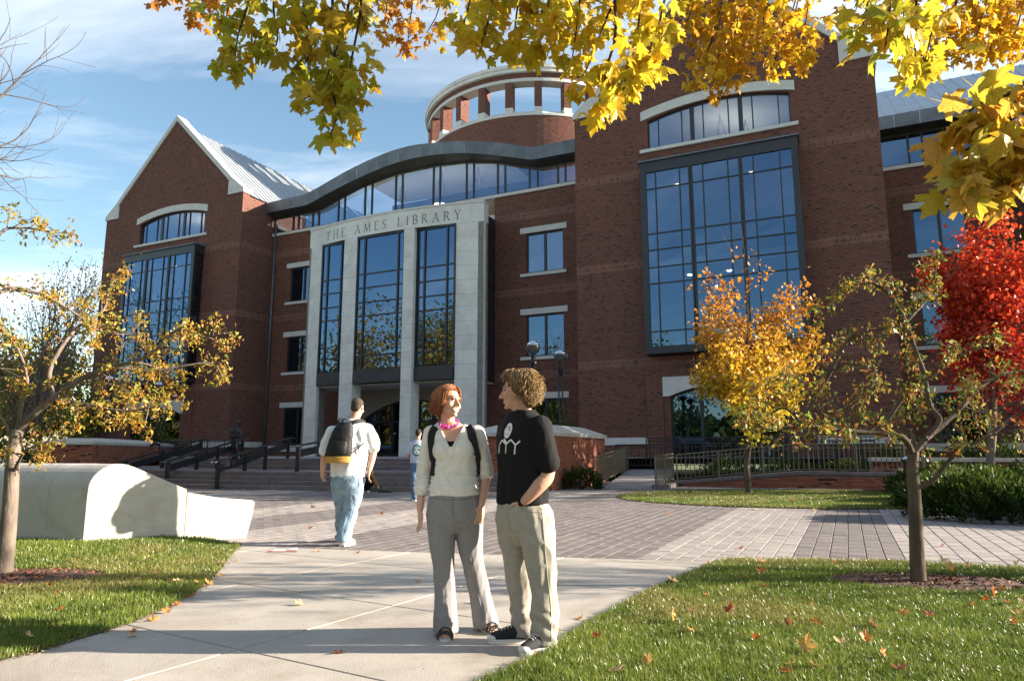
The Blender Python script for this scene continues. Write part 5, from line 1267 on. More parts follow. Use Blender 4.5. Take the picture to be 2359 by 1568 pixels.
MAPLE = [
  ([(-3.11, 6.0, 5.74), (-3.27, 6.1, 5.58), (-3.47, 6.2, 5.58)], 12, 0.100, 3, 0.16),
  ([(-2.94, 6.0, 5.74), (-3.02, 6.0, 5.42), (-3.03, 6.0, 5.28)], 14, 0.100, 3, 0.15),
  ([(-2.74, 6.0, 5.74), (-2.87, 6.05, 5.5), (-2.97, 6.1, 5.44)], 10, 0.100, 3, 0.14),
  ([(-1.57, 3.9, 4.22), (-1.62, 3.87, 3.9), (-1.65, 3.83, 3.67), (-1.64, 3.8, 3.48)], 14, 0.125, 1, 0.13),
  ([(-1.42, 3.8, 4.14), (-1.42, 3.77, 3.83), (-1.37, 3.73, 3.61), (-1.39, 3.7, 3.51)], 16, 0.125, 1, 0.14),
  ([(-1.3, 3.9, 4.22), (-1.27, 3.87, 3.87), (-1.2, 3.83, 3.62), (-1.23, 3.8, 3.48)], 18, 0.120, 1, 0.14),
  ([(-1.0, 4.0, 4.29), (-1.02, 3.92, 3.91), (-1.07, 3.85, 3.57), (-1.11, 3.78, 3.33), (-1.19, 3.7, 3.21)], 24, 0.120, 1, 0.15),
  ([(-1.05, 3.8, 3.54), (-1.03, 3.73, 3.28), (-0.99, 3.67, 3.09), (-1.0, 3.6, 2.95)], 14, 0.120, 1, 0.09),
  ([(-0.93, 3.9, 3.92), (-0.95, 3.83, 3.59), (-0.96, 3.77, 3.35), (-0.89, 3.7, 3.24)], 16, 0.115, 1, 0.10),
  ([(-1.72, 4.0, 4.29), (-1.78, 4.0, 4.05), (-1.8, 4.0, 3.93)], 10, 0.120, 1, 0.12),
  ([(-1.13, 3.9, 4.22), (-0.98, 3.95, 4.04), (-0.94, 4.0, 3.9)], 12, 0.120, 1, 0.12),
  ([(-1.4, 3.9, 4.16), (-1.16, 3.85, 3.94), (-1.01, 3.8, 3.74)], 14, 0.120, 1, 0.15),
  ([(-1.12, 5.8, 5.59), (-1.15, 5.8, 5.23), (-1.11, 5.8, 5.06)], 18, 0.100, 3, 0.20),
  ([(-0.88, 5.8, 5.59), (-0.92, 5.75, 5.11), (-0.93, 5.7, 4.82)], 20, 0.100, 3, 0.17),
  ([(-0.68, 5.8, 5.59), (-0.67, 5.8, 5.23), (-0.77, 5.8, 5.0)], 18, 0.100, 2, 0.20),
  ([(-1.32, 5.8, 5.59), (-1.24, 5.85, 5.4), (-1.21, 5.9, 5.3)], 12, 0.100, 2, 0.18),
  ([(-0.21, 3.9, 4.22), (-0.26, 3.85, 3.91), (-0.3, 3.8, 3.71)], 12, 0.120, 0, 0.13),
  ([(-0.11, 3.9, 4.22), (-0.13, 3.85, 3.88), (-0.18, 3.8, 3.62)], 14, 0.120, 0, 0.12),
  ([(0.06, 3.9, 4.22), (0.03, 3.85, 3.86), (0.0, 3.8, 3.59)], 16, 0.120, 0, 0.13),
  ([(0.24, 3.8, 4.14), (0.21, 3.75, 3.79), (0.15, 3.7, 3.53)], 16, 0.120, 0, 0.13),
  ([(0.42, 3.8, 4.14), (0.39, 3.75, 3.76), (0.35, 3.7, 3.48)], 18, 0.120, 0, 0.14),
  ([(0.71, 3.8, 4.14), (0.56, 3.73, 3.75), (0.45, 3.67, 3.43), (0.37, 3.6, 3.26)], 20, 0.120, 0, 0.14),
  ([(0.59, 3.6, 3.6), (0.53, 3.57, 3.34), (0.5, 3.53, 3.17), (0.46, 3.5, 3.05)], 16, 0.120, 0, 0.10),
  ([(0.77, 3.7, 4.06), (0.73, 3.67, 3.65), (0.67, 3.63, 3.38), (0.63, 3.6, 3.26)], 20, 0.120, 0, 0.13),
  ([(0.93, 3.7, 4.06), (0.86, 3.67, 3.7), (0.79, 3.63, 3.49), (0.76, 3.6, 3.34)], 16, 0.120, 0, 0.12),
  ([(0.58, 3.8, 4.08), (0.73, 3.8, 3.85), (0.88, 3.8, 3.74)], 12, 0.120, 0, 0.14),
  ([(-0.32, 3.9, 4.16), (-0.05, 3.9, 4.01), (0.19, 3.9, 3.89)], 14, 0.120, 0, 0.15),
  ([(0.22, 3.9, 4.16), (0.49, 3.9, 3.99), (0.7, 3.9, 3.89)], 14, 0.120, 0, 0.16),
  ([(1.75, 5.74, 5.59), (1.59, 5.65, 5.08), (1.48, 5.55, 4.83)], 20, 0.105, 2, 0.17),
  ([(1.9, 5.84, 5.66), (1.73, 5.71, 5.17), (1.61, 5.58, 4.95)], 20, 0.105, 2, 0.17),
  ([(1.96, 5.64, 5.51), (1.82, 5.67, 4.98), (1.7, 5.7, 4.64)], 20, 0.105, 2, 0.17),
  ([(2.26, 6.15, 5.9), (2.06, 6.03, 5.12), (1.83, 5.9, 4.54)], 20, 0.105, 2, 0.17),
  ([(2.31, 6.06, 5.83), (2.08, 5.84, 5.15), (1.95, 5.61, 4.72)], 20, 0.105, 2, 0.17),
  ([(2.42, 5.92, 5.72), (2.21, 5.78, 5.03), (1.99, 5.64, 4.57)], 20, 0.105, 2, 0.17),
  ([(2.41, 5.7, 5.56), (2.24, 5.63, 5.05), (2.2, 5.55, 4.79)], 20, 0.105, 2, 0.17),
  ([(2.58, 5.73, 5.58), (2.48, 5.85, 5.06), (2.42, 5.96, 4.72)], 20, 0.105, 2, 0.17),
  ([(2.86, 6.1, 5.86), (2.65, 6.0, 5.23), (2.57, 5.9, 4.83)], 20, 0.105, 2, 0.17),
  ([(2.97, 6.08, 5.84), (2.7, 5.84, 5.12), (2.58, 5.6, 4.65)], 20, 0.105, 2, 0.17),
  ([(2.01, 5.79, 5.62), (1.86, 5.8, 4.99), (1.61, 5.81, 4.53)], 20, 0.105, 2, 0.17),
  ([(2.39, 6.04, 5.81), (2.2, 5.98, 5.06), (1.92, 5.93, 4.48)], 20, 0.105, 2, 0.17),
  ([(2.3, 6.13, 5.88), (2.03, 5.84, 5.03), (1.65, 5.54, 4.42)], 20, 0.105, 2, 0.17),
  ([(2.77, 5.96, 5.75), (2.58, 5.9, 5.12), (2.67, 5.84, 4.7)], 20, 0.105, 2, 0.17),
  ([(1.79, 3.1, 3.6), (1.72, 3.05, 3.38), (1.66, 3.0, 3.21)], 9, 0.125, 1, 0.11),
  ([(1.89, 3.1, 3.6), (1.82, 3.05, 3.31), (1.75, 3.0, 3.09)], 12, 0.125, 1, 0.11),
  ([(2.15, 3.3, 3.75), (2.07, 3.25, 3.42), (2.01, 3.2, 3.13)], 14, 0.120, 0, 0.12),
  ([(2.36, 3.4, 3.83), (2.22, 3.35, 3.44), (2.12, 3.3, 3.19)], 12, 0.120, 0, 0.11),
  ([(3.78, 5.5, 5.41), (3.55, 5.35, 4.83), (3.39, 5.19, 4.49)], 20, 0.105, 2, 0.17),
  ([(3.92, 5.48, 5.39), (3.67, 5.31, 4.78), (3.49, 5.14, 4.4)], 20, 0.105, 2, 0.17),
  ([(4.27, 5.76, 5.6), (4.05, 5.65, 4.96), (3.86, 5.53, 4.54)], 20, 0.105, 2, 0.17),
  ([(4.22, 5.53, 5.42), (3.99, 5.39, 4.86), (3.79, 5.25, 4.53)], 20, 0.105, 2, 0.17),
  ([(4.5, 5.75, 5.59), (4.23, 5.57, 4.94), (4.02, 5.39, 4.52)], 20, 0.105, 2, 0.17),
  ([(4.61, 5.73, 5.58), (4.39, 5.63, 5.04), (4.25, 5.52, 4.74)], 20, 0.105, 2, 0.17),
  ([(4.54, 5.51, 5.41), (4.34, 5.41, 4.91), (4.2, 5.31, 4.67)], 20, 0.105, 2, 0.17),
  ([(4.7, 5.56, 5.45), (4.46, 5.44, 4.86), (4.22, 5.32, 4.51)], 20, 0.105, 2, 0.17),
  ([(3.38, 5.3, 5.25), (3.26, 5.27, 4.84), (3.23, 5.25, 4.67)], 20, 0.105, 2, 0.17),
  ([(4.1, 5.69, 5.55), (3.78, 5.4, 4.96), (3.56, 5.12, 4.65)], 20, 0.105, 2, 0.17),
  ([(4.13, 5.23, 5.2), (4.09, 5.32, 4.9), (4.11, 5.41, 4.84)], 20, 0.105, 2, 0.17),
  ([(1.99, 2.3, 2.57), (1.76, 2.27, 2.37), (1.62, 2.23, 2.31), (1.55, 2.2, 2.26)], 14, 0.120, 4, 0.09),
  ([(1.97, 2.3, 2.42), (1.76, 2.25, 2.27), (1.61, 2.2, 2.17), (1.49, 2.15, 2.1)], 14, 0.120, 4, 0.09),
  ([(1.88, 2.2, 2.29), (1.72, 2.18, 2.14), (1.61, 2.15, 2.06), (1.52, 2.12, 2.0), (1.44, 2.1, 1.97)], 16, 0.120, 4, 0.08),
  ([(1.87, 2.2, 2.25), (1.75, 2.17, 2.15), (1.64, 2.13, 2.08), (1.56, 2.1, 1.97)], 14, 0.120, 4, 0.08),
  ([(2.78, 3.2, 3.17), (2.64, 3.2, 3.08), (2.51, 3.2, 2.97)], 6, 0.100, 3, 0.08),
]
def unit(a): return a / np.maximum(1e-9, np.linalg.norm(a, axis=-1, keepdims=True))

def leaf_cloud(name, P, size, pal, parent, mat, seed=1, aspect=0.55, droop=0.3, spread=None, light=None, jitter=0.18):
    """many small folded leaves as one mesh; P (n,3), pal (k,3) colours, light: 0..1 pull towards the last palette entry"""
    r = np.random.default_rng(seed); P = np.asarray(P, float); n = len(P)
    d = r.normal(0, 1, (n, 3)); d[:, 2] -= droop; d = unit(d)
    s = unit(np.cross(d, r.normal(0, 1, (n, 3)))); nn = np.cross(d, s)
    L = np.asarray(size) * r.uniform(0.65, 1.25, n); L = L[:, None]; Wd = L * aspect
    V = np.stack([P, P + d * L * 0.45 + s * Wd * 0.5 + nn * L * 0.12, P + d * L, P + d * L * 0.45 - s * Wd * 0.5 + nn * L * 0.12], 1).reshape(-1, 3)
    pal = np.asarray(pal, float)
    if light is None: k = r.integers(0, len(pal), n); C = pal[k]
    else:
        t = np.clip(np.asarray(light) + r.normal(0, jitter, n), 0, 1) * (len(pal) - 1); i = np.minimum(t.astype(int), len(pal) - 2); f = (t - i)[:, None]; C = pal[i] * (1 - f) + pal[i + 1] * f
    C = C * r.uniform(0.8, 1.2, (n, 1)); C = np.repeat(C[:, None, :], 4, 1).reshape(-1, 3)
    return np_mesh(name, V, 4, np.arange(n * 4).reshape(-1, 4), mat, parent, colors=C)

def smooth_line(pts, k=4):
    """Catmull-Rom through the points"""
    p = [Vector(q) for q in pts]; out = []
    for i in range(len(p) - 1):
        a, b, c, d = p[max(0, i - 1)], p[i], p[i + 1], p[min(len(p) - 1, i + 2)]
        for j in range(k):
            t = j / k; out.append(0.5 * ((2 * b) + (c - a) * t + (2 * a - 5 * b + 4 * c - d) * t * t + (3 * b - a - 3 * c + d) * t ** 3))
    out.append(p[-1]); return out

def grow(r, pos, d, length, rad, lev, P, lines, tips):
    """recursive limb: P = dict(kids, ang, shrink, bend, up, levels, seg)"""
    n = P.get('seg', 4); pts = [pos.copy()]; rd = [rad]; q = pos.copy(); v = d.copy()
    end = rad * P.get('taper', 0.55)
    for i in range(n):
        v = v + Vector((r.gauss(0, P['bend']), r.gauss(0, P['bend']), r.gauss(0, P['bend']) + P['up'])); v.normalize()
        q = q + v * (length / n); pts.append(q.copy()); rd.append(rad + (end - rad) * (i + 1) / n)
    lines.append((pts, rd, lev))
    if lev >= P['levels']: tips.append((pts[-1], v.copy())); tips.append((pts[len(pts) // 2], v.copy())); return
    k = P['kids'][lev] if isinstance(P['kids'], (list, tuple)) else P['kids']
    base = r.uniform(0, 6.28)
    for i in range(k):
        t = P.get('first', 0.35) + (1 - P.get('first', 0.35)) * (i + r.random() * 0.7) / k; t = min(t, 1.0)
        f = t * n; j = min(int(f), n - 1); p = pts[j].lerp(pts[j + 1], f - j); ax = (pts[j + 1] - pts[j]).normalized()
        o = ax.orthogonal().normalized(); o.rotate(Matrix.Rotation(base + i * 2.4 + r.uniform(-0.4, 0.4), 3, ax))
        a = R(P['ang'] + r.gauss(0, 9)); nd = ax * math.cos(a) + o * math.sin(a)
        sh = P['shrink'] * r.uniform(0.75, 1.15) * (1.0 if lev else P.get('fall', lambda t: 1.0)(t))
        grow(r, p, nd.normalized(), length * sh, rd[j] * 0.62, lev + 1, P, lines, tips)
    grow(r, pts[-1], v, length * P['shrink'] * 0.9, end, lev + 1, P, lines, tips)

def limbs_mesh(lines, name, mat, parent, sides=(9, 6, 4, 3, 3), rmin=0.003, stuff=False):
    m = MB()
    for pts, rd, lev in lines: m.tube(pts, [max(rmin, x) for x in rd], sides[min(lev, len(sides) - 1)], cap=False)
    o = m.build(name, mat, parent, smooth=True)
    return o

def make_tree(name, label, loc, P, trunk_h, trunk_r, bark, leaf=None, seed=1, first_dir=(0, 0, 1), group=None, rmin=0.004, len0=None):
    r = random.Random(seed); root = empty(name, loc); tag(root, label, 'tree', group)
    lines, tips = [], []
    grow(r, Vector((0, 0, -0.05)), Vector(first_dir).normalized(), len0 or trunk_h, trunk_r, 0, P, lines, tips)
    tr = limbs_mesh([l for l in lines if l[2] == 0], 'trunk', M[bark], root)
    if len(lines) > 1: limbs_mesh([l for l in lines if l[2] > 0], 'limbs', M[bark], root, rmin=rmin)
    if leaf:
        g_ = np.random.default_rng(seed + 50); T = np.array([t[0][:] for t in tips]); n = leaf['n']
        i = g_.integers(0, len(T), n); Q = T[i] + g_.normal(0, leaf.get('spread', 0.25), (n, 3))
        if 'keep' in leaf: Q = Q[leaf['keep'](Q, g_)]
        lt_ = leaf['light'](Q) if 'light' in leaf else None
        leaf_cloud('crown', Q, leaf['size'], leaf['pal'], root, M[leaf.get('mat', 'leafattr')], seed + 9, aspect=leaf.get('aspect', 0.7), light=lt_)
    return root, lines, tips

# ---- crab apples in the foreground: traced limbs, side shoots, narrow leaves, clusters of fruit
M['fruit'] = leaf_mat('crab_fruit', None, 0.15, attr=True, gloss=0.6, rough=0.3)
def crab(label, D, base, r0, bark, lpal, fpal, seed, nleaf, nfruit, fruit_at):
    r = random.Random(seed); g_ = np.random.default_rng(seed)
    root = empty('crab_apple_tree', base); tag(root, label, 'tree', 'crab apple trees in the foreground'); b0 = Vector(base)
    lines, tips, along = [], [], []
    for k, pts in D.items():
        s = smooth_line([Vector(p) - b0 for p in pts], 4)
        if k == 'trunk':
            s[0].z = -0.03; rd = [r0 * (1.25 - 0.9 * min(1, i / len(s) * 1.0) ** 0.5 * 0.55) for i in range(len(s))]; rd[0] = r0 * 1.35; lines.append((s, rd, 0)); continue
        L = sum((s[i + 1] - s[i]).length for i in range(len(s) - 1)); ra = min(r0 * 0.50, 0.007 + 0.0125 * L)
        rd = [max(0.004, ra * (1 - 0.82 * i / (len(s) - 1))) for i in range(len(s))]; lines.append((s, rd, 1))
        n = max(4, int(L * 9))
        for i in range(n):
            t = 0.18 + 0.82 * (i + r.random()) / n; f = min(t, 0.999) * (len(s) - 1); j = int(f); p = s[j].lerp(s[j + 1], f - j); ax = (s[j + 1] - s[j]).normalized()
            o = ax.orthogonal(); o.normalize(); o.rotate(Matrix.Rotation(r.uniform(0, 6.28), 3, ax))
            d = (ax * 0.7 + o * 0.8 + Vector((0, 0, r.uniform(-0.25, 0.35)))).normalized(); ln = r.uniform(0.07, 0.30) * (1.1 - 0.4 * t)
            q = [p, p + d * ln * 0.5 + Vector((0, 0, 0.01)), p + d * ln + Vector((r.gauss(0, .015), r.gauss(0, .015), -0.03 * r.random()))]
            lines.append((q, [0.0055, 0.004, 0.0025], 2)); tips.append(q[2]); tips.append(q[1]); tips.append(q[2])
            if r.random() < 0.5:
                d2 = (d + Vector((r.gauss(0, .6), r.gauss(0, .6), r.gauss(0, .5)))).normalized(); q2 = q[1] + d2 * ln * 0.5; lines.append(([q[1], q2], [0.0035, 0.002], 3)); tips.append(q2)
            along.append(p)
    limbs_mesh([l for l in lines if l[2] == 0], 'trunk', M[bark], root, sides=(14,))
    limbs_mesh([l for l in lines if l[2] > 0], 'limbs', M[bark], root, sides=(9, 8, 4, 3))
    T = np.array([t[:] for t in tips]); i = g_.integers(0, len(T), nleaf); Q = T[i] + g_.normal(0, 0.040, (nleaf, 3))
    leaf_cloud('crown', Q, 0.055, lpal, root, M['leafattr'], seed, aspect=0.46, droop=0.9)
    # fruit hangs in bunches: little eight-sided berries
    c = g_.integers(0, len(T), max(1, nfruit // 6)); Pp = np.repeat(T[c], 6, 0) + g_.normal(0, 0.022, (len(c) * 6, 3)); Pp[:, 2] -= 0.03
    O = np.array([[1, 0, 0], [0, 1, 0], [-1, 0, 0], [0, -1, 0], [0, 0, 1], [0, 0, -1]], float); F = np.array([[0, 1, 4], [1, 2, 4], [2, 3, 4], [3, 0, 4], [1, 0, 5], [2, 1, 5], [3, 2, 5], [0, 3, 5]])
    rr = g_.uniform(0.0055, 0.0085, len(Pp)); V = (Pp[:, None, :] + O[None] * rr[:, None, None]).reshape(-1, 3); I = (np.arange(len(Pp))[:, None, None] * 6 + F[None]).reshape(-1, 3)
    fp = np.array(fpal); C = np.repeat(fp[g_.integers(0, len(fp), len(Pp))][:, None, :], 6, 1).reshape(-1, 3)
    tag(np_mesh('fruit', V, 3, I, M['fruit'], root, smooth=True, colors=C), kind='stuff')
crab('leaning crab apple with golden fruit at the left picture edge', CL, (CL['trunk'][0][0], CL['trunk'][0][1], 0), 0.072, 'bark_pale', [(0.30, 0.26, 0.04), (0.42, 0.34, 0.05), (0.22, 0.24, 0.04), (0.50, 0.30, 0.05), (0.30, 0.15, 0.04)], [(0.62, 0.30, 0.02), (0.72, 0.42, 0.04), (0.45, 0.12, 0.02)], 31, 3600, 3000, None)
crab('crab apple with forked limbs on the right foreground lawn', CR, (CR['trunk'][0][0], CR['trunk'][0][1], 0), 0.062, 'bark', [(0.20, 0.26, 0.05), (0.30, 0.30, 0.05), (0.12, 0.19, 0.04), (0.45, 0.33, 0.05), (0.40, 0.18, 0.04), (0.22, 0.09, 0.03)], [(0.50, 0.17, 0.03), (0.38, 0.07, 0.02), (0.60, 0.30, 0.05)], 32, 4200, 1800, None)

# ---- young maples on the plaza
def egg(zc, rx, z0, z1): return lambda Q, g_: True
yP = dict(kids=[13, 4, 3], ang=46, shrink=0.46, bend=0.10, up=0.07, levels=3, seg=6, first=0.24, taper=0.18, fall=lambda t: 1.15 - 0.55 * t)
make_tree('maple_tree', 'small golden maple standing on the oval lawn', (7.08, 21.2, 0), yP, 5.0, 0.105, 'bark', dict(n=12500, size=0.13, spread=0.16, aspect=0.85,
    pal=[(0.42, 0.38, 0.03), (0.55, 0.40, 0.03), (0.60, 0.36, 0.03), (0.55, 0.27, 0.03), (0.46, 0.18, 0.03)], light=lambda Q: np.clip((Q[:, 2] - 1.2) / 5.0, 0, 1),
    keep=lambda Q, g_: (Q[:, 2] > 1.3) & (Q[:, 2] < 7.3) & (g_.random(len(Q)) < np.clip(1.15 - (Q[:, 2] - 2.8) / 3.4, 0.10, 1))), seed=41)
rP = dict(kids=[16, 5, 3], ang=34, shrink=0.42, bend=0.08, up=0.10, levels=3, seg=6, first=0.24, taper=0.15, fall=lambda t: 1.12 - 0.5 * t)
make_tree('maple_tree', 'scarlet maple beside the junipers at the right edge', (16.2, 24.0, 0), rP, 6.4, 0.15, 'bark_pale', dict(n=12500, size=0.165, spread=0.22, aspect=0.85,
    pal=[(0.36, 0.02, 0.02), (0.56, 0.04, 0.02), (0.66, 0.075, 0.025), (0.70, 0.15, 0.03)], light=lambda Q: np.clip((Q[:, 2] - 2) / 8, 0, 1) * 0.5 + 0.25), seed=43)

# ---- leafless and half-bare trees on the left, and the planting beyond
bareP = dict(kids=[7, 4, 4, 3], ang=40, shrink=0.60, bend=0.10, up=0.04, levels=4, seg=5, first=0.30, taper=0.5)
make_tree('bare_tree', 'large leafless tree whose branches reach in at the top left', (-18.6, 18.5, 0), bareP, 8.2, 0.26, 'bark', None, seed=52, rmin=0.006)
twP = dict(kids=[8, 5, 4], ang=27, shrink=0.62, bend=0.07, up=0.05, levels=3, seg=5, first=0.12, taper=0.4)
make_tree('bare_tree', 'upright leafless tree behind the left crab apple', (-31.8, 47.0, 0), twP, 8.0, 0.22, 'bark_pale', dict(n=700, size=0.22, spread=0.5, pal=[(0.40, 0.28, 0.06), (0.36, 0.20, 0.06)]), seed=54, rmin=0.014)
make_tree('bare_tree', 'slender leafless tree at the far left edge', (-35.8, 50.0, 0), twP, 8.6, 0.24, 'bark_pale', dict(n=700, size=0.22, spread=0.5, pal=[(0.40, 0.28, 0.06), (0.36, 0.20, 0.06)]), seed=55, rmin=0.014)
bgP = dict(kids=[9, 5, 4], ang=48, shrink=0.55, bend=0.12, up=0.05, levels=3, seg=4, first=0.2, taper=0.35)
YG = [(0.16, 0.17, 0.03), (0.30, 0.27, 0.04), (0.42, 0.33, 0.05)]; OR = [(0.36, 0.19, 0.03), (0.50, 0.27, 0.03), (0.30, 0.20, 0.04)]; GR = [(0.06, 0.11, 0.025), (0.11, 0.16, 0.03), (0.19, 0.20, 0.04)]
def bgtree(label, x, y, h, pal, seed, n=5200, size=0.34, dens=1.0, group='trees beyond the plaza'):
    make_tree('background_tree', label, (x, y, 0), bgP, h * 0.62, 0.02 * h, 'bark_dark', dict(n=int(n * dens), size=size, spread=0.05 * h, pal=pal, aspect=0.8), seed=seed, group=group, rmin=0.015)
bgtree('yellow green tree far left beside the library', -42, 66, 10.5, YG, 61, 4200, 0.4); bgtree('olive tree far left behind the bare trunks', -52, 70, 12, YG, 62, 3600, 0.45); bgtree('orange brown tree at the far left horizon', -60, 82, 12, OR, 63, 3000, 0.5)
bgtree('low golden tree at the foot of the left gable', -33.5, 57, 6.0, YG, 64, 3000, 0.3)
# trees across the plaza to the left: they stand in the window reflections
for k, (x, y, h, pal) in enumerate([(-33, 26, 15, OR), (-27, 17, 14, YG), (-40, 33, 17, OR), (-24, 8.5, 13, GR), (-44, 20, 18, GR), (-34, 5, 15, YG), (-50, 38, 16, OR)]):
    bgtree(['orange tree left of the plaza seen in the left bay reflection', 'yellow green tree left of the plaza', 'tall orange tree beyond the plaza on the left', 'green tree left behind the lawn', 'tall green tree far to the left', 'olive tree left behind the camera', 'broad orange tree far to the left'][k], x, y, h, pal, 70 + k, 3600, 0.45)
# tall trees behind the camera and to the right shade the place
for k, (x, y, h, pal) in enumerate([(-14, -16, 16, OR), (4, -22, 18, YG), (-26, -10, 15, GR), (20, -18, 17, GR), (-8, -34, 19, OR), (-40, -14, 17, YG)]):
    bgtree('tall autumn tree number %s behind the camera' % ('one', 'two', 'three', 'four', 'five', 'six')[k], x, y, h, pal, 90 + k, 3600, 0.5, group='trees behind the camera')
shP = dict(kids=[7, 4, 3], ang=46, shrink=0.60, bend=0.12, up=0.04, levels=3, seg=4, first=0.3, taper=0.4)
for k, (x, y, h) in enumerate([(21, 21.0, 10), (12.6, 7.3, 5.2), (27, 22.0, 11), (31, 24.5, 11)]):
    make_tree('half_bare_tree', ['half bare tree right of the plaza', 'half bare tree right of the lawn', 'half bare tree farther right', 'half bare tree right beyond the scarlet maple'][k], (x, y, 0), shP if k != 1 else twP, h * 0.6, 0.018 * h, 'bark', dict(n=900 if k != 1 else 60, size=0.16, spread=0.4, pal=OR), seed=110 + k, group='half bare trees right of the picture', rmin=0.01)
for k, (x, y, h) in enumerate([(34, 33.0, 20), (40, 36.0, 22)]):
    bgtree('dense tree right of the picture beside the wing' if k == 0 else 'tall dense tree right of the picture', x, y, h, GR, 120 + k, 11000, 0.6, group='dense trees right of the picture')

# a far belt of woodland closes the view to the left and behind
g_ = np.random.default_rng(99); n = 26000
a = g_.uniform(R(95), R(290), n); rr = 78 + g_.normal(0, 5, n); hgt = 9 + 4 * np.sin(a * 11) + 2.5 * np.sin(a * 29 + 1)
P = np.stack([rr * np.cos(a), rr * np.sin(a) + 8, np.abs(g_.random(n)) ** 0.8 * hgt], 1)
k_ = ~((P[:, 1] > 30) & (P[:, 0] > -66)); P = P[k_]; tone = np.clip(0.5 + 0.5 * np.sin(a[k_] * 17), 0, 1)
tag(leaf_cloud('far_woodland', P, 1.7, [(0.05, 0.08, 0.02), (0.16, 0.15, 0.03), (0.32, 0.20, 0.04)], None, M['leafattr'], 98, aspect=0.9, light=tone), 'far belt of autumn woodland seen in the window reflections', 'woodland', kind='stuff')

# ---- the great maple overhead
OUT = [(0.03, 0.02), (0.22, -0.05), (0.42, 0.05), (0.30, 0.17), (0.38, 0.24), (0.62, 0.36), (0.55, 0.46), (0.58, 0.58), (0.34, 0.50), (0.22, 0.52), (0.28, 0.72), (0.15, 0.75), (0.0, 1.04)]
def maple_leaf_v(r):
    pts = [(x * r.uniform(0.92, 1.08), y * r.uniform(0.95, 1.05)) for x, y in OUT]; left = [(-x * r.uniform(0.92, 1.08), y * r.uniform(0.95, 1.05)) for x, y in OUT[:-1]]
    ring = pts + left[::-1]; cu, cd, tw_ = r.uniform(0.1, 1.0), r.uniform(-0.2, 0.7), r.uniform(-0.6, 0.6)
    z = lambda x, y: -cu * x * x * 1.2 - cd * (y - 0.2) ** 2 + tw_ * x * y + 0.03 * math.sin(9 * x + 4 * y)
    V = [(0, 0.34, 0.02)] + [(x, y, z(x, y)) for x, y in ring] + [(0.012, 0.0, 0), (-0.012, 0.0, 0), (0, -0.55, 0.12)]
    n = len(ring); F = [(0, 1 + i, 1 + (i + 1) % n) for i in range(n)] + [(n + 1, n + 2, n + 3)]
    return np.array(V), np.array(F)
rl = random.Random(77); LV = [maple_leaf_v(rl) for _ in range(11)]
PALM = [[(0.62, 0.46, 0.03), (0.66, 0.52, 0.04), (0.50, 0.44, 0.04), (0.68, 0.44, 0.03)], [(0.46, 0.40, 0.03), (0.36, 0.36, 0.03), (0.56, 0.42, 0.03), (0.52, 0.34, 0.03)], [(0.66, 0.42, 0.02), (0.62, 0.34, 0.02), (0.70, 0.48, 0.03), (0.56, 0.27, 0.02)], [(0.55, 0.24, 0.02), (0.46, 0.17, 0.02), (0.60, 0.30, 0.02)], [(0.58, 0.38, 0.03), (0.55, 0.30, 0.05), (0.48, 0.38, 0.04), (0.62, 0.36, 0.06)]]
LM = [[leaf_mat('maple_leaf', [c, tuple(x * 1.12 for x in c)], 0.5, rough=0.4, spots=4.0) for c in p] for p in PALM]
mt = empty('great_maple', (5.2, -1.0, 0)); tag(mt, 'great yellow maple whose leafy boughs hang across the top of the view', 'tree'); mo = Vector((5.2, -1.0, 0))
trk = MB(); trk.tube([(0, 0, -0.1), (0.02, 0.02, 1.0), (0.0, 0.1, 2.6), (-0.1, 0.25, 4.2), (-0.2, 0.4, 6.5), (-0.1, 0.3, 10)], [0.36, 0.28, 0.25, 0.22, 0.15, 0.05], 14); trk.build('trunk', M['bark'], mt, smooth=True)
boughs = [[(5.15, -0.8, 3.6), (4.2, 1.4, 4.3), (2.6, 3.3, 4.7), (0.6, 4.0, 4.75), (-1.0, 4.1, 4.65), (-2.1, 4.1, 4.4)], [(5.1, -0.7, 4.2), (4.6, 2.4, 5.6), (3.4, 5.2, 6.3), (1.0, 6.0, 6.5), (-1.2, 6.1, 6.4), (-2.8, 6.2, 6.2)], [(5.15, -0.75, 3.0), (4.3, 0.9, 3.3), (3.2, 2.3, 3.4), (2.4, 3.1, 3.8)], [(4.2, 1.4, 4.3), (3.9, 3.4, 5.2), (3.3, 5.4, 5.9)]]
bl = []
for q in boughs:
    s = smooth_line([Vector(p) - mo for p in q], 6); bl.append((s, [0.085 * (1 - 0.85 * i / (len(s) - 1)) + 0.006 for i in range(len(s))], 1))
allb = [p for b in bl for p in b[0]]
leafspots = []
for (pts, n, size, pal, spr) in MAPLE:
    s = smooth_line([Vector(p) - mo + (Vector((0, 0, 0.10)) if pal == 4 else Vector()) for p in pts], 4); near = min(allb, key=lambda p: (p - s[0]).length)
    midp = (near + s[0]) / 2 + Vector((0, 0, 0.08)); s2 = smooth_line([near, midp] + s[::4] + ([s[-1]] if (len(s) - 1) % 4 else []), 3)
    bl.append((s2, [0.011 * (1 - 0.8 * i / (len(s2) - 1)) + 0.0016 for i in range(len(s2))], 2))
    n = int(n * 2.7)
    for i in range(n):
        t = rl.uniform(0.12, 1.0); f = min(t, 0.999) * (len(s) - 1); j = int(f); p = s[j].lerp(s[j + 1], f - j)
        k = 0.35 + 0.65 * math.sin(math.pi * min(1, 0.25 + t * 0.75))
        leafspots.append((p + Vector((rl.gauss(0, spr * 0.75 * k), rl.gauss(0, spr * 0.9 * k), rl.gauss(-0.02, spr * 0.5 * k))), size * rl.uniform(0.55, 1.0), pal))
limbs_mesh(bl, 'boughs', M['bark_dark'], mt, sides=(8, 8, 5))
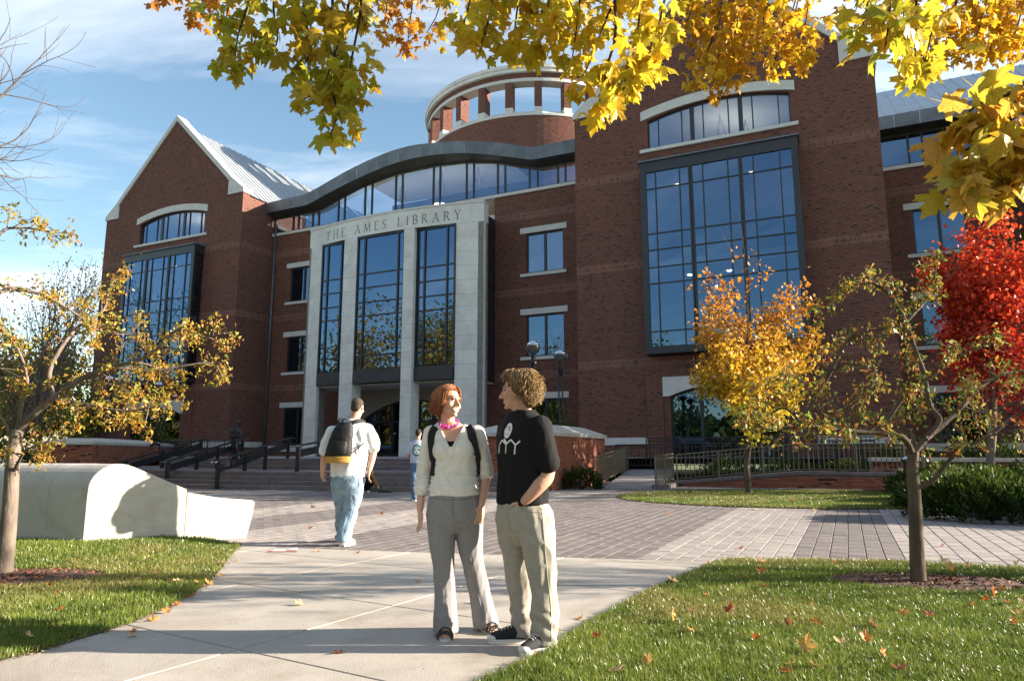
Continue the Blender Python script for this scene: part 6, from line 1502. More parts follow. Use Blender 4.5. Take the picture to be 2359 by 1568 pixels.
leafspots.sort(key=lambda q: (q[0] + mo - Vector((0, 0, 1.22))).length)
mesh_cache = {}
restV, restF, restC = [], [], []; off = 0
for i, (p, sz, pal) in enumerate(leafspots):
    k = rl.randrange(len(LV)); ci = rl.randrange(len(PALM[pal]))
    # leaves hang: tip mostly down and outwards, blade facing any way round
    az = rl.uniform(0, 6.283); dn = rl.uniform(0.25, 1.25)
    y = Vector((math.cos(az) * math.cos(dn), math.sin(az) * math.cos(dn), -math.sin(dn))); x = y.cross(Vector((rl.gauss(0, .5), rl.gauss(0, .5), 1))).normalized(); z = x.cross(y)
    mat_ = Matrix((x, y, z)).transposed()
    if i < 300:
        if (k, pal, ci) not in mesh_cache:
            me = bpy.data.meshes.new('leaf'); me.from_pydata(LV[k][0].tolist(), [], LV[k][1].tolist()); me.update(); me.materials.append(LM[pal][ci]); mesh_cache[(k, pal, ci)] = me
        o = add('leaf', mesh_cache[(k, pal, ci)], None, mt); o.matrix_local = Matrix.Translation(p) @ mat_.to_4x4() @ Matrix.Scale(sz, 4)
    else:
        V = (LV[k][0] * sz) @ np.array(mat_).T + np.array(p[:]); restV.append(V); restF.append(LV[k][1] + off); off += len(V); restC.append(np.tile(np.array(PALM[pal][ci]) * rl.uniform(0.85, 1.15), (len(V), 1)))
M['mapleattr'] = leaf_mat('maple_leaf_far', None, 0.5, attr=True, rough=0.4, spots=30.0)
tag(np_mesh('leaves_beyond', np.concatenate(restV), 3, np.concatenate(restF), M['mapleattr'], mt, colors=np.concatenate(restC)), kind='stuff')

# ---- fallen leaves, each its own
fall_me = []
for c in [(0.50, 0.20, 0.04), (0.42, 0.12, 0.03), (0.58, 0.34, 0.10), (0.34, 0.10, 0.05), (0.55, 0.38, 0.20)]:
    mm = leaf_mat('fallen_leaf_colour', [c, tuple(x * 1.15 for x in c)], 0.25)
    for k in (0, 3, 5):
        V = LV[k][0].copy(); V[:, 2] = np.abs(V[:, 2]) * 1.2 - 0.05; me = bpy.data.meshes.new('fallen_leaf'); me.from_pydata(V.tolist(), [], LV[k][1].tolist()); me.update(); me.materials.append(mm); fall_me.append(me)
def fallen(x, y, s, label, group, z=0.012, stand=0.0):
    o = add('fallen_leaf', rl.choice(fall_me)); o.location = (x, y, z + s * 0.05); o.scale = (s, s, s); o.rotation_euler = (rl.gauss(0, 0.25) + stand, rl.gauss(0, 0.25), rl.uniform(0, 6.28)); tag(o, label, 'leaf', group)
def in_view(x, y): return abs(x) < 0.72 * y and y > 3.95
cnt = 0
while cnt < 46:
    x, y = rl.uniform(-0.2, 5.6), rl.uniform(3.95, 8.0)
    if in_view(x, y) and bool(inside(LAWN_R, np.array([x]), np.array([y]))[0]) and not bool(in_mulch(np.array([x]), np.array([y]))[0]): fallen(x, y, rl.uniform(0.045, 0.10), 'small fallen maple leaf lying on the right foreground grass', 'fallen leaves on the right lawn', 0.045, rl.choice((0, 0, 0.9))); cnt += 1
cnt = 0
while cnt < 22:
    x, y = rl.uniform(-6, -2.6), rl.uniform(4.3, 9.4)
    if in_view(x, y) and bool(inside(LAWN_L, np.array([x]), np.array([y]))[0]): fallen(x, y, rl.uniform(0.045, 0.085), 'small fallen leaf lying on the left foreground grass', 'fallen leaves on the left lawn', 0.045); cnt += 1
for (x, y) in [(-2.72, 5.35), (-2.74, 5.9), (-2.66, 5.05), (-2.85, 6.75), (-2.95, 7.2), (-2.7, 5.6), (-2.6, 4.95), (-2.8, 6.2), (-3.2, 8.2)]: fallen(x + 0.05, y, rl.uniform(0.05, 0.09), 'fallen leaf caught along the left edge of the concrete path', 'fallen leaves along the path edge', 0.006)
for (x, y) in [(-0.32, 5.95), (-0.62, 7.9), (0.28, 6.1), (-1.7, 5.9), (-1.1, 4.55), (0.32, 5.05), (0.16, 4.42), (0.5, 5.4), (-0.9, 6.9), (1.1, 6.6), (-1.9, 8.8), (-2.4, 9.0)]: fallen(x, y, rl.uniform(0.05, 0.085), 'small fallen leaf lying on the concrete path slabs', 'fallen leaves on the concrete path', 0.004)
for (x, y) in [(2.9, 9.2), (5.6, 9.4), (0.9, 12.3), (-3.3, 11.6), (-3.0, 12.6), (3.0, 14.0), (-4.5, 16), (7.0, 14.6), (-2.6, 14.2), (6.4, 15.0), (5.2, 15.3), (4.6, 15.9)]: fallen(x, y, rl.uniform(0.07, 0.11), 'small fallen leaf lying on the paved plaza', 'fallen leaves on the plaza', 0.004)
for k in range(16):
    a = rl.uniform(0, 6.28); fallen(8.0 + 4.7 * math.cos(a) * rl.uniform(0.5, 1), 19.4 + 3.6 * math.sin(a) * rl.uniform(0.5, 1), rl.uniform(0.09, 0.13), 'small fallen leaf lying on the oval lawn', 'fallen leaves on the oval lawn', 0.04)

# drifts of leaf bits along the lawn edges
g_ = np.random.default_rng(77); P = []
for poly, a, b, n in ((LAWN_L, 0, 10, 420), (LAWN_R, 0, 9, 260)):
    for q in range(n):
        i = g_.integers(a, b - 1); t = g_.random(); p0, p1 = poly[i], poly[i + 1]; P.append((p0[0] + (p1[0] - p0[0]) * t + g_.normal(0, 0.035), p0[1] + (p1[1] - p0[1]) * t + g_.normal(0, 0.03), 0.006 + 0.012 * g_.random()))
for q in range(260): a = g_.uniform(R(185), R(340)); P.append((8.0 + 5.12 * math.cos(a) + g_.normal(0, 0.08), 19.4 + 3.92 * math.sin(a) + g_.normal(0, 0.08), 0.01))
for q in range(300): P.append((g_.uniform(-3.2, 2.2), g_.uniform(4.2, 8.4), 0.004))
for q in range(240): x = g_.uniform(-14, 0.5); P.append((x, step_y(x) - abs(g_.normal(0, 0.12)), 0.006))
lp = np.array(P); big = np.where(lp[:, 1] > 14, 0.075, 0.026); big = np.where((lp[:, 1] < 9) & (np.abs(lp[:, 2] - 0.004) < 1e-6), 0.014, big)
o = leaf_cloud('leaf_litter', lp, big, [(0.36, 0.16, 0.05), (0.45, 0.27, 0.10), (0.22, 0.10, 0.05), (0.50, 0.36, 0.18)], None, M['leafattr'], 79, aspect=0.75, droop=0.0)
co = np.empty(len(o.data.vertices) * 3); o.data.vertices.foreach_get("co", co); co = co.reshape(-1, 3); base = np.repeat(lp[:, 2], 4); co[:, 2] = base + np.abs(co[:, 2] - base) * 0.35; o.data.vertices.foreach_set("co", co.ravel()); o.data.update()
tag(o, 'crumbled leaf litter drifted along the path and lawn edges', 'leaf litter', kind='stuff')

# ---- junipers, hedges and shrubs
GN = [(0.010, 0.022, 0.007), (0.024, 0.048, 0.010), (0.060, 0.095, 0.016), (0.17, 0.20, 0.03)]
def shrub(name, label, x, y, rx, ry, h, n, size, seed, group=None, pal=GN, z0=0.0, spiky=0.8):
    root = empty(name, (x, y, z0)); tag(root, label, 'shrub', group); g_ = np.random.default_rng(seed)
    m = MB()
    for k in range(7):
        a = 6.28 * k / 7; m.tube([(0, 0, -0.02), (rx * 0.4 * math.cos(a), ry * 0.4 * math.sin(a), h * 0.35), (rx * 0.75 * math.cos(a), ry * 0.75 * math.sin(a), h * 0.6)], [0.035, 0.02, 0.008], 5)
    m.build('stems', M['bark_dark'], root)
    u = unit(g_.normal(0, 1, (n, 3))); u[:, 2] = np.abs(u[:, 2]); rad = g_.uniform(0.55, 1.0, n) ** 0.5
    bump = 1 + 0.16 * np.sin(u[:, 0] * 7 + seed) * np.cos(u[:, 1] * 6 + seed * 2) + 0.08 * np.sin(u[:, 0] * 17 + u[:, 2] * 9)
    P = np.stack([u[:, 0] * rx, u[:, 1] * ry, u[:, 2] * h * 0.92], 1) * (rad * bump)[:, None]; P[:, 2] += 0.03
    d = unit(u * np.array([1 / rx, 1 / ry, 0.8 / h]) + g_.normal(0, 0.35, (n, 3)) + np.array([0, 0, 0.45])); s = unit(np.cross(d, g_.normal(0, 1, (n, 3))))
    L = (size * g_.uniform(0.6, 1.5, n))[:, None]; Wd = L * 0.15
    V = np.stack([P - s * Wd * 0.4, P + d * L * 0.5 + s * Wd, P + d * L, P + d * L * 0.5 - s * Wd], 1).reshape(-1, 3)
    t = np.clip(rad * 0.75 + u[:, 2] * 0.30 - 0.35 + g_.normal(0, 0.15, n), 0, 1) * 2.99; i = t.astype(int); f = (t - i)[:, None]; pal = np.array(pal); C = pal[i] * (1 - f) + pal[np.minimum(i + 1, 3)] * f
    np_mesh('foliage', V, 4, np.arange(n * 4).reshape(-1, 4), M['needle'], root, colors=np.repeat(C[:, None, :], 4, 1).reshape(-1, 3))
gj = 'juniper shrubs by the plaza'
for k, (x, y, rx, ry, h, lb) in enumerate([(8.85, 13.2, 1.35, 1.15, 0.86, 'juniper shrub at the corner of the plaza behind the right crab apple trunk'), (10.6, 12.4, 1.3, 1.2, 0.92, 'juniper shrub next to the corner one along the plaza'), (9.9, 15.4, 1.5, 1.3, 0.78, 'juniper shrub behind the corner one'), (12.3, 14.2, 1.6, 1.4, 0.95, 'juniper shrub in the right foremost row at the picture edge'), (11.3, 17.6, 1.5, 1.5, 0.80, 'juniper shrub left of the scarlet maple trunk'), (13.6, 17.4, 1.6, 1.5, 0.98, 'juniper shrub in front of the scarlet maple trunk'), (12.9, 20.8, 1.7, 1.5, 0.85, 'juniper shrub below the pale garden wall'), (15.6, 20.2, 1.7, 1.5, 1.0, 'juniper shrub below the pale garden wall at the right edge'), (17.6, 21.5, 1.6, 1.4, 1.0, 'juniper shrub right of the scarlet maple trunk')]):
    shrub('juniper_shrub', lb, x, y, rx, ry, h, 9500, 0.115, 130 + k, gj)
for k, x in enumerate((15.2, 18.0, 20.8, 23.4)): shrub('clipped_hedge', ['hedge behind the garden wall beside the ramp', 'hedge behind the garden wall, second from the ramp', 'hedge behind the garden wall, third from the ramp', 'hedge behind the garden wall at the picture edge'][k], x, 27.3 - 0.3 * (x - 15), 1.7, 1.0, 1.75, 3600, 0.14, 150 + k, 'hedges behind the garden wall')
for k, (x, y) in enumerate(((8.6, 28.0), (10.6, 27.2), (12.6, 26.6))): shrub('ramp_shrub', ['dark shrub behind the ramp railing left of the yellow maple', 'dark shrub behind the ramp railing and the yellow maple', 'dark shrub behind the ramp railing near its rounded end'][k], x, y, 1.3, 0.9, 0.95, 2600, 0.13, 180 + k, 'dark shrubs behind the ramp railing')
shrub('yew_shrub', 'dark yew shrub between the brick planter and the ramp railing', 2.35, 23.9, 0.72, 0.62, 0.72, 3200, 0.10, 160)
shrub('planter_shrub', 'round green shrub on the terrace behind the curly haired man', 2.05, 29.0, 0.7, 0.7, 1.7, 1800, 0.12, 161, z0=0.95)
shrub('evergreen_shrub', 'dark evergreen shrub beside the left brick planter', -22.6, 36.5, 1.1, 1.0, 2.3, 1800, 0.2, 162)
shrub('evergreen_shrub', 'dark low evergreen at the foot of the left arched window', -24.0, 47.5, 2.2, 1.2, 3.0, 2200, 0.25, 163)
hw_ = MB(); hw_.box(-70, -22.5, 38.0, 38.5, 0, 0.62); tag(hw_.build('low_wall', M['white_conc']), 'long low pale wall in the distance on the left', 'wall')
for k, x in enumerate((-27, -31, -35.5, -40)): shrub('boundary_shrub', ['boundary shrub nearest the left planter', 'second boundary shrub from the left planter', 'third boundary shrub from the left planter', 'boundary shrub at the far left edge'][k], x, 42.5, 2.2, 1.3, 2.0, 1600, 0.25, 170 + k, 'boundary shrubs on the far left')
# ------------------------------------------------------------------ people: soft volumes fused into one skin, clothes as outer layers
from mathutils.bvhtree import BVHTree
def V3(*a): return Vector(a)

class Body:
    """collects overlapping rounded volumes (world metres) and fuses them into one continuous surface"""
    def __init__(s): s.b = MB()
    def limb(s, pts, rad, n=14):
        pts = [Vector(p) for p in pts]; q = smooth_line(pts, 4) if len(pts) > 2 else [pts[0].lerp(pts[1], t / 4) for t in range(5)]
        k = len(q) - 1; R_ = [float(np.interp(i / k, np.linspace(0, 1, len(rad)), rad)) for i in range(len(q))]
        s.b.tube(q, R_, n); s.b.ball(q[0], R_[0], n=n, k=8); s.b.ball(q[-1], R_[-1], n=n, k=8); return s
    def rings(s, rr, n=28):
        """stack of flat ellipses (cx, cy, z, rx, ry, yaw)"""
        k0 = len(s.b.v)
        zs = [r[2] for r in rr]; fine = []
        m = 4 * (len(rr) - 1) + 1
        for i in range(m):
            t = i / (m - 1) * (len(rr) - 1); fine.append([float(np.interp(t, range(len(rr)), [r[k] for r in rr])) for k in range(6)])
        for (cx, cy, z, rx, ry, yaw) in fine:
            c_, s_ = math.cos(yaw), math.sin(yaw)
            for j in range(n):
                t = 2 * math.pi * j / n; ct, st = math.cos(t), math.sin(t)
                x = rx * math.copysign(abs(ct) ** 0.88, ct); y = ry * math.copysign(abs(st) ** 0.88, st)
                s.b.v.append((cx + x * c_ - y * s_, cy + x * s_ + y * c_, z))
        up = fine[-1][2] > fine[0][2]
        for i in range(m - 1):
            for j in range(n):
                a = k0 + i * n + j; b = k0 + i * n + (j + 1) % n; f = (a, b, b + n, a + n)
                s.b.face(f if up else f[::-1])
        lo = list(range(k0, k0 + n)); hi = list(range(k0 + (m - 1) * n, k0 + m * n))
        s.b.face(lo[::-1] if up else lo); s.b.face(hi if up else hi[::-1]); return s
    def ell(s, c, rx, ry, rz, rot=None): s.b.ball(c, rx, ry, rz, n=16, k=10, rot=rot); return s
    def fuse(s, name, mat, root, voxel, smooth=4, disp=None, cut=None, solid=0.0):
        me = s.b.mesh(name); o = bpy.data.objects.new(name, me); col.objects.link(o)
        m = o.modifiers.new("r", 'REMESH'); m.mode = 'VOXEL'; m.voxel_size = voxel; m.adaptivity = 0
        if smooth: k = o.modifiers.new("s", 'SMOOTH'); k.factor = 0.5; k.iterations = smooth
        dg = bpy.context.evaluated_depsgraph_get(); ne = bpy.data.meshes.new_from_object(o.evaluated_get(dg))
        bpy.data.objects.remove(o); bpy.data.meshes.remove(me)
        nv = len(ne.vertices); co = np.empty(nv * 3); ne.vertices.foreach_get("co", co); co = co.reshape(-1, 3)
        if disp is not None:
            no = np.empty(nv * 3); ne.vertex_normals.foreach_get("vector", no); no = no.reshape(-1, 3); co = co + no * disp(co, no)[:, None]
        s.co_world = co.copy(); off = np.array(root.location[:]); co2 = co - off
        ne.vertices.foreach_set("co", co2.ravel())
        if cut is not None:
            bm = bmesh.new(); bm.from_mesh(ne); bm.normal_update()
            dead = [f for f in bm.faces if cut(f.calc_center_median() + Vector(off), f.normal)]
            bmesh.ops.delete(bm, geom=dead, context='FACES'); bm.to_mesh(ne); bm.free()
        ne.polygons.foreach_set("use_smooth", [True] * len(ne.polygons)); ne.update(); ne.name = name
        ne.materials.clear(); ne.materials.append(mat)
        return add(name, ne, None, root)

def bvh_of(o):
    me = o.data; off = o.parent.location if o.parent else Vector()
    return BVHTree.FromPolygons([v.co + off for v in me.vertices], [tuple(p.vertices) for p in me.polygons])

def wrinkle(amp, freq, seed, stretch=(1, 1, 1), extra=None):
    st = Vector(stretch); sd = Vector((seed * 3.1, seed * 1.7, seed * 2.3))
    def f(co, no):
        out = np.empty(len(co))
        for i, p in enumerate(co):
            q = Vector((p[0] * st.x, p[1] * st.y, p[2] * st.z)) * freq + sd
            w_ = mnoise.noise(q * 0.6 + Vector((5, 1, 2))) * 0.9; q = q + Vector((w_, -w_, w_ * 0.6))
            a = 1 - abs(mnoise.noise(q)) * 2.6; b = 1 - abs(mnoise.noise(q * 2.1 + Vector((9, 4, 1)))) * 2.4
            out[i] = amp * (max(a, -0.6) * 0.75 + max(b, -0.5) * 0.38)
        if extra is not None: out += extra(co, no)
        return out
    return f

def hand(B, wrist, d, thumb, r=1.0, curl=0.35, spread=0.02):
    """palm with four bent fingers of different length and a thumb off its side"""
    d = Vector(d).normalized(); th = Vector(thumb); th = (th - d * th.dot(d)).normalized(); nrm = d.cross(th).normalized(); w = Vector(wrist)
    rot = Matrix((th, d, nrm)).transposed()
    B.ell(w + d * 0.045 * r, 0.039 * r, 0.052 * r, 0.017 * r, rot)
    for k, (off, L) in enumerate(((0.033, 0.074), (0.011, 0.083), (-0.012, 0.077), (-0.034, 0.060))):
        b = w + d * 0.082 * r + th * off * r; f1 = (d + th * off * spread * 30 * 0.02 + nrm * curl * 0.5).normalized(); f2 = (d + nrm * curl * 1.7).normalized()
        B.limb([b - d * 0.02 * r, b + f1 * L * 0.5 * r, b + f1 * L * 0.5 * r + f2 * L * 0.5 * r], [0.0086 * r, 0.0078 * r, 0.0062 * r], 8)
    b = w + d * 0.028 * r + th * 0.034 * r; t1 = (d * 0.75 + th * 0.65 + nrm * 0.2).normalized(); t2 = (d * 0.95 + th * 0.2 + nrm * 0.35).normalized()
    B.limb([b - th * 0.01, b + t1 * 0.035 * r, b + t1 * 0.035 * r + t2 * 0.03 * r], [0.0125 * r, 0.0105 * r, 0.008 * r], 8)

class Head:
    def __init__(s, c, face, up=(0, 0, 1), k=1.0):
        s.c = Vector(c); s.f = Vector(face).normalized(); s.u = Vector(up); s.u = (s.u - s.f * s.u.dot(s.f)).normalized(); s.s = s.f.cross(s.u).normalized(); s.k = k
        s.rot = Matrix((s.s, s.f, s.u)).transposed()
    def p(s, a, b, c): return s.c + (s.s * a + s.f * b + s.u * c) * s.k
    def add(s, B, male=True):
        k = s.k; e = lambda a, b, c, x, y, z: B.ell(s.p(a, b, c), x * k, y * k, z * k, s.rot)
        e(0, -0.014, 0.036, 0.074, 0.092, 0.080); e(0, 0.026, -0.024, 0.060, 0.062, 0.080); e(0, 0.030, -0.072, 0.049 if male else 0.043, 0.052, 0.040)
        e(0, 0.074, -0.098, 0.020, 0.015, 0.016); e(0, 0.074, 0.028, 0.046, 0.016, 0.014)
        for g in (-1, 1):
            e(g * 0.038, 0.062, -0.030, 0.024, 0.022, 0.022); e(g * 0.0735, -0.006, -0.006, 0.008, 0.020, 0.031); e(g * 0.011, 0.098, -0.034, 0.0085, 0.009, 0.008)
        B.limb([s.p(0, 0.084, 0.018), s.p(0, 0.098, -0.008), s.p(0, 0.114, -0.030)], [0.0080 * k, 0.0090 * k, (0.0118 if male else 0.0102) * k], 8)
        e(0, 0.080, -0.063, 0.027, 0.013, 0.017)
    def on(s, tree, a, c, lift=0.0015):
        o = s.p(a, 0.35, c); h = tree.ray_cast(o, -s.f, 0.6)
        return (h[0] + s.f * lift) if h[0] is not None else s.p(a, 0.09, c)

M['skin_f'] = plain('fair_skin', (0.62, 0.36, 0.26), 0.5, 0.07, 18, 0.05, 200, spec=0.35)
M['skin_m'] = plain('ruddy_skin', (0.56, 0.31, 0.22), 0.5, 0.08, 18, 0.05, 200, spec=0.35)
M['skin_g'] = plain('warm_skin', (0.58, 0.33, 0.25), 0.55, 0.08, 18, spec=0.3)
for q in ('skin_f', 'skin_m', 'skin_g'):
    p_ = M[q].node_tree.nodes["Principled BSDF"]; p_.inputs["Subsurface Weight"].default_value = 0.12; p_.inputs["Subsurface Radius"].default_value = (0.02, 0.008, 0.005)
def cloth(name, c, rough=0.9, var=0.10, scale=25, bump=0.25, bscale=350, **kw): return plain(name, c, rough, var, scale, bump, bscale, spec=0.2, **kw)
M['sweater'] = cloth('cream_knit', (0.80, 0.765, 0.70)); M['blackcloth'] = cloth('black_cotton', (0.010, 0.010, 0.011), rough=0.85); M['slacks'] = cloth('grey_check_wool', (0.27, 0.26, 0.265), var=0.08)
M['cords'] = cloth('stone_corduroy', (0.36, 0.335, 0.285), var=0.10); M['jeans'] = cloth('faded_denim', (0.23, 0.33, 0.42), var=0.30, scale=7); M['denim2'] = cloth('blue_denim', (0.085, 0.15, 0.26), var=0.3, scale=8)
M['whiteshirt'] = cloth('white_shirt_cotton', (0.74, 0.74, 0.76)); M['bluetee'] = cloth('pale_blue_tee', (0.46, 0.50, 0.62)); M['black'] = plain('black_nylon', (0.012, 0.012, 0.013), 0.6, 0.2, 20, spec=0.3); M['tan'] = plain('tan_suede', (0.42, 0.23, 0.05), 0.85, 0.15, 15)
M['rubber'] = plain('white_rubber', (0.70, 0.68, 0.63), 0.6, 0.08, 20); M['canvas'] = plain('black_canvas', (0.014, 0.014, 0.016), 0.8, 0.2, 60)
M['white'] = plain('white_print', (0.75, 0.75, 0.75), 0.7, 0.03); M['dark'] = plain('dark_iris', (0.02, 0.015, 0.012), 0.25, 0.1); M['lips'] = plain('lip_colour', (0.50, 0.17, 0.15), 0.4, 0.06); M['teeth'] = plain('teeth', (0.80, 0.78, 0.72), 0.3, 0.02)
M['pink'] = plain('pink_beads', (0.75, 0.03, 0.33), 0.25, 0.2, 30, spec=0.6); M['leather'] = plain('black_leather', (0.015, 0.013, 0.012), 0.4, 0.2, 30); M['silver'] = plain('silver_ring', (0.7, 0.7, 0.72), 0.2, 0.02, metal=1.0)
M['bronze'] = plain('dark_bronze', (0.035, 0.036, 0.040), 0.42, 0.35, 9, metal=0.6)

def hair_mat(name, cols):
    m, nt, p = new_mat(name); L = nt.links
    a = N(nt, "ShaderNodeVertexColor"); a.layer_name = "Col"; L.new(a.outputs[0], p.inputs["Base Color"]); p.inputs["Roughness"].default_value = 0.42; p.inputs["Specular IOR Level"].default_value = 0.45
    return m
M['hair'] = hair_mat('hair_strands', None)
def strands(name, root, lines, rad, cols, seed=1):
    """locks of hair: thin tapering four-sided tubes with their own shade"""
    r = random.Random(seed); B = MB(); C = []
    for pts in lines:
        n0 = len(B.v); k = len(pts); B.tube([Vector(p) - root.location for p in pts], [rad * (1.0 - 0.75 * (i / (k - 1)) ** 2) for i in range(k)], 4, cap=False)
        a, b = r.choice(cols), r.choice(cols); t = r.random(); c = [a[i] * (1 - t) + b[i] * t for i in range(3)]; C += [c] * (len(B.v) - n0)
    me = B.mesh(name, True); ca = me.color_attributes.new("Col", 'FLOAT_COLOR', 'POINT'); ca.data.foreach_set("color", [x for c in C for x in (*c, 1)])
    me.materials.append(M['hair']); return add(name, me, None, root)

def decal(name, root, tree, origin, ax, az, d, polys, mat, lift=0.003):
    """flat print laid on cloth: polygons in (x, z) metres about origin, pushed along d onto the surface"""
    B = MB(); ax, az, d = Vector(ax).normalized(), Vector(az).normalized(), Vector(d).normalized(); origin = Vector(origin)
    for k_, poly in enumerate(polys):
        P = []
        for x, z in poly:
            o = origin + ax * x + az * z - d * 0.3; h = tree.ray_cast(o, d, 0.7)
            P.append(((h[0] if h[0] is not None else o + d * 0.3) - d * (lift + 0.0004 * k_)) - root.location)
        B.poly(P)
    o = B.build(name, mat, root); return o
def strip(a, b, w):
    dx, dz = b[0] - a[0], b[1] - a[1]; L = math.hypot(dx, dz); nx, nz = -dz / L * w / 2, dx / L * w / 2
    return [(a[0] - nx, a[1] - nz), (b[0] - nx, b[1] - nz), (b[0] + nx, b[1] + nz), (a[0] + nx, a[1] + nz)]
def oval(cx, cz, rx, rz, n=18): return [(cx + rx * math.cos(2 * math.pi * i / n), cz + rz * math.sin(2 * math.pi * i / n)) for i in range(n)]

def annulus(rx, rz, f0, f1, n=20):
    P = lambda f, i: (rx * f * math.cos(2 * math.pi * i / n), rz * f * math.sin(2 * math.pi * i / n))
    return [[P(f1, i), P(f1, i + 1), P(f0, i + 1), P(f0, i)] for i in range(n)]

def eyes_mouth(root, H, tree, smile=True, iris='dark', brow=(0.20, 0.08, 0.03), eye_w=0.015, one_side=None):
    bm_ = plain('brow_hair', brow, 0.7, 0.1)
    for g in (-1, 1):
        if one_side is not None and g != one_side: continue
        cx, cz = g * 0.031, 0.006
        P = [H.on(tree, cx + eye_w * math.cos(t), cz + (0.0062 if math.sin(t) > 0 else 0.0042) * math.sin(t), 0.0012) for t in np.linspace(0, 2 * math.pi, 14, endpoint=False)]
        b = MB(); b.poly([p - root.location for p in P]); b.poly([p - root.location for p in P[::-1]]); b.build('eye', M['teeth'], root)
        P = [H.on(tree, cx + 0.0058 * math.cos(t), cz + 0.0052 * math.sin(t), 0.0026) for t in np.linspace(0, 2 * math.pi, 12, endpoint=False)]
        b = MB(); b.poly([p - root.location for p in P]); b.poly([p - root.location for p in P[::-1]]); b.build('iris', M[iris], root)
        b = MB(); b.tube([H.on(tree, cx + eye_w * 1.1 * t, cz + 0.0062 * (1 - t * t) + 0.001, 0.002) - root.location for t in np.linspace(-1, 1, 7)], [0.001, 0.0016, 0.002, 0.002, 0.002, 0.0016, 0.001], 5); b.build('lashes', M['dark'], root)
        b = MB(); b.tube([H.on(tree, cx + 0.021 * t, cz + 0.0215 + 0.005 * (1 - t * t), 0.001) - root.location for t in np.linspace(-1, 1, 7)], [0.0012, 0.002, 0.0026, 0.0028, 0.0026, 0.002, 0.0012], 5); b.build('eyebrow', bm_, root)
    mz = -0.062; w = 0.030 if smile else 0.022
    if smile:
        up = [(w * t, mz + 0.009 * t * t + 0.002) for t in np.linspace(-1, 1, 9)]; lo = [(w * t, mz - 0.0150 * (1 - t * t) + 0.009 * t * t) for t in np.linspace(1, -1, 9)]
        b = MB(); P = [H.on(tree, x, z, 0.0042) - root.location for x, z in up + lo]; b.poly(P); b.poly(P[::-1]); b.build('teeth', M['teeth'], root)
        for nm, ln, r_ in (('upper_lip', up, 0.0028), ('lower_lip', lo, 0.0036)):
            b = MB(); b.tube([H.on(tree, x, z + (0.002 if nm == 'upper_lip' else -0.002), 0.0028) - root.location for x, z in ln], [r_ * (0.45 + 0.55 * math.sin(math.pi * i / 8)) for i in range(9)], 6); b.build(nm, M['lips'], root)
    else:
        for nm, dz, r_ in (('upper_lip', 0.003, 0.003), ('lower_lip', -0.004, 0.0038)):
            b = MB(); b.tube([H.on(tree, w * t, mz + dz + 0.002 * t * t, 0.0005) - root.location for t in np.linspace(-1, 1, 7)], [r_ * (0.4 + 0.6 * math.sin(math.pi * i / 6)) for i in range(7)], 6); b.build(nm, M['lips'], root)

def sneaker(root, heel, toe, mat_up, mat_sole, L=0.29, w=0.052, laces=True, white=False):
    heel, toe = Vector(heel), Vector(toe); d = (toe - heel); d.z = 0; d.normalize(); s = Vector((-d.y, d.x, 0)); up = Vector((0, 0, 1))
    def out(t, k=1.0):   # half width along the shoe
        return k * w * (0.74 + 0.45 * math.sin(math.pi * min(1, t * 0.95 + 0.12)) - 0.22 * max(0, 0.35 - t)) * (1 if t < 0.86 else math.sqrt(max(0.05, 1 - ((t - 0.86) / 0.145) ** 2)))
    n = 16; B = MB(); ring = []
    for i in range(n + 1): t = i / n; ring.append((t, out(t)))
    P = [heel + d * (L * t) + s * h for t, h in ring] + [heel + d * (L * t) - s * h for t, h in ring[::-1]]
    m = len(P); ro = root.location
    B.v = [tuple(p + up * 0.0 - ro) for p in P] + [tuple(p + up * 0.030 - ro) for p in P]
    B.face(list(range(m - 1, -1, -1))); B.face(list(range(m, 2 * m)))
    for i in range(m): j = (i + 1) % m; B.face((i, j, m + j, m + i))
    B.build('sole', mat_sole, root, bevel=0.004)
    U = Body()
    U.limb([heel + d * 0.055 * 1 + up * 0.06, heel + d * L * 0.45 + up * 0.062, heel + d * L * 0.72 + up * 0.042, heel + d * L * 0.87 + up * 0.034], [0.046, 0.046, 0.042, 0.036])
    U.limb([heel + d * 0.06 + up * 0.05, heel + d * 0.075 + up * 0.105], [0.045, 0.043])
    def flat(co, no): return np.where(co[:, 2] < 0.03, 0.0, 0.0)
    o = U.fuse('shoe_upper', mat_up, root, 0.008, 4, cut=lambda c, nn: c.z < 0.024)
    if not white:
        T = MB(); T.ball(heel + d * (L * 0.885) + up * 0.034 - ro, 0.040, 0.040, 0.026, n=14, k=8); T.build('toe_cap', mat_sole, root, smooth=True)
    if laces:
        tr = bvh_of(o); Lc = MB()
        for t in (0.42, 0.49, 0.56, 0.63, 0.70):
            pts = []
            for k in (-0.024, -0.012, 0, 0.012, 0.024):
                q = heel + d * (L * t) + s * k + up * 0.3; h = tr.ray_cast(q, -up, 0.5)
                if h[0] is not None: pts.append(h[0] + up * 0.003 - ro)
            if len(pts) > 2: Lc.tube(pts, 0.0035, 5)
        tag(Lc.build('laces', mat_sole, root), kind='stuff')

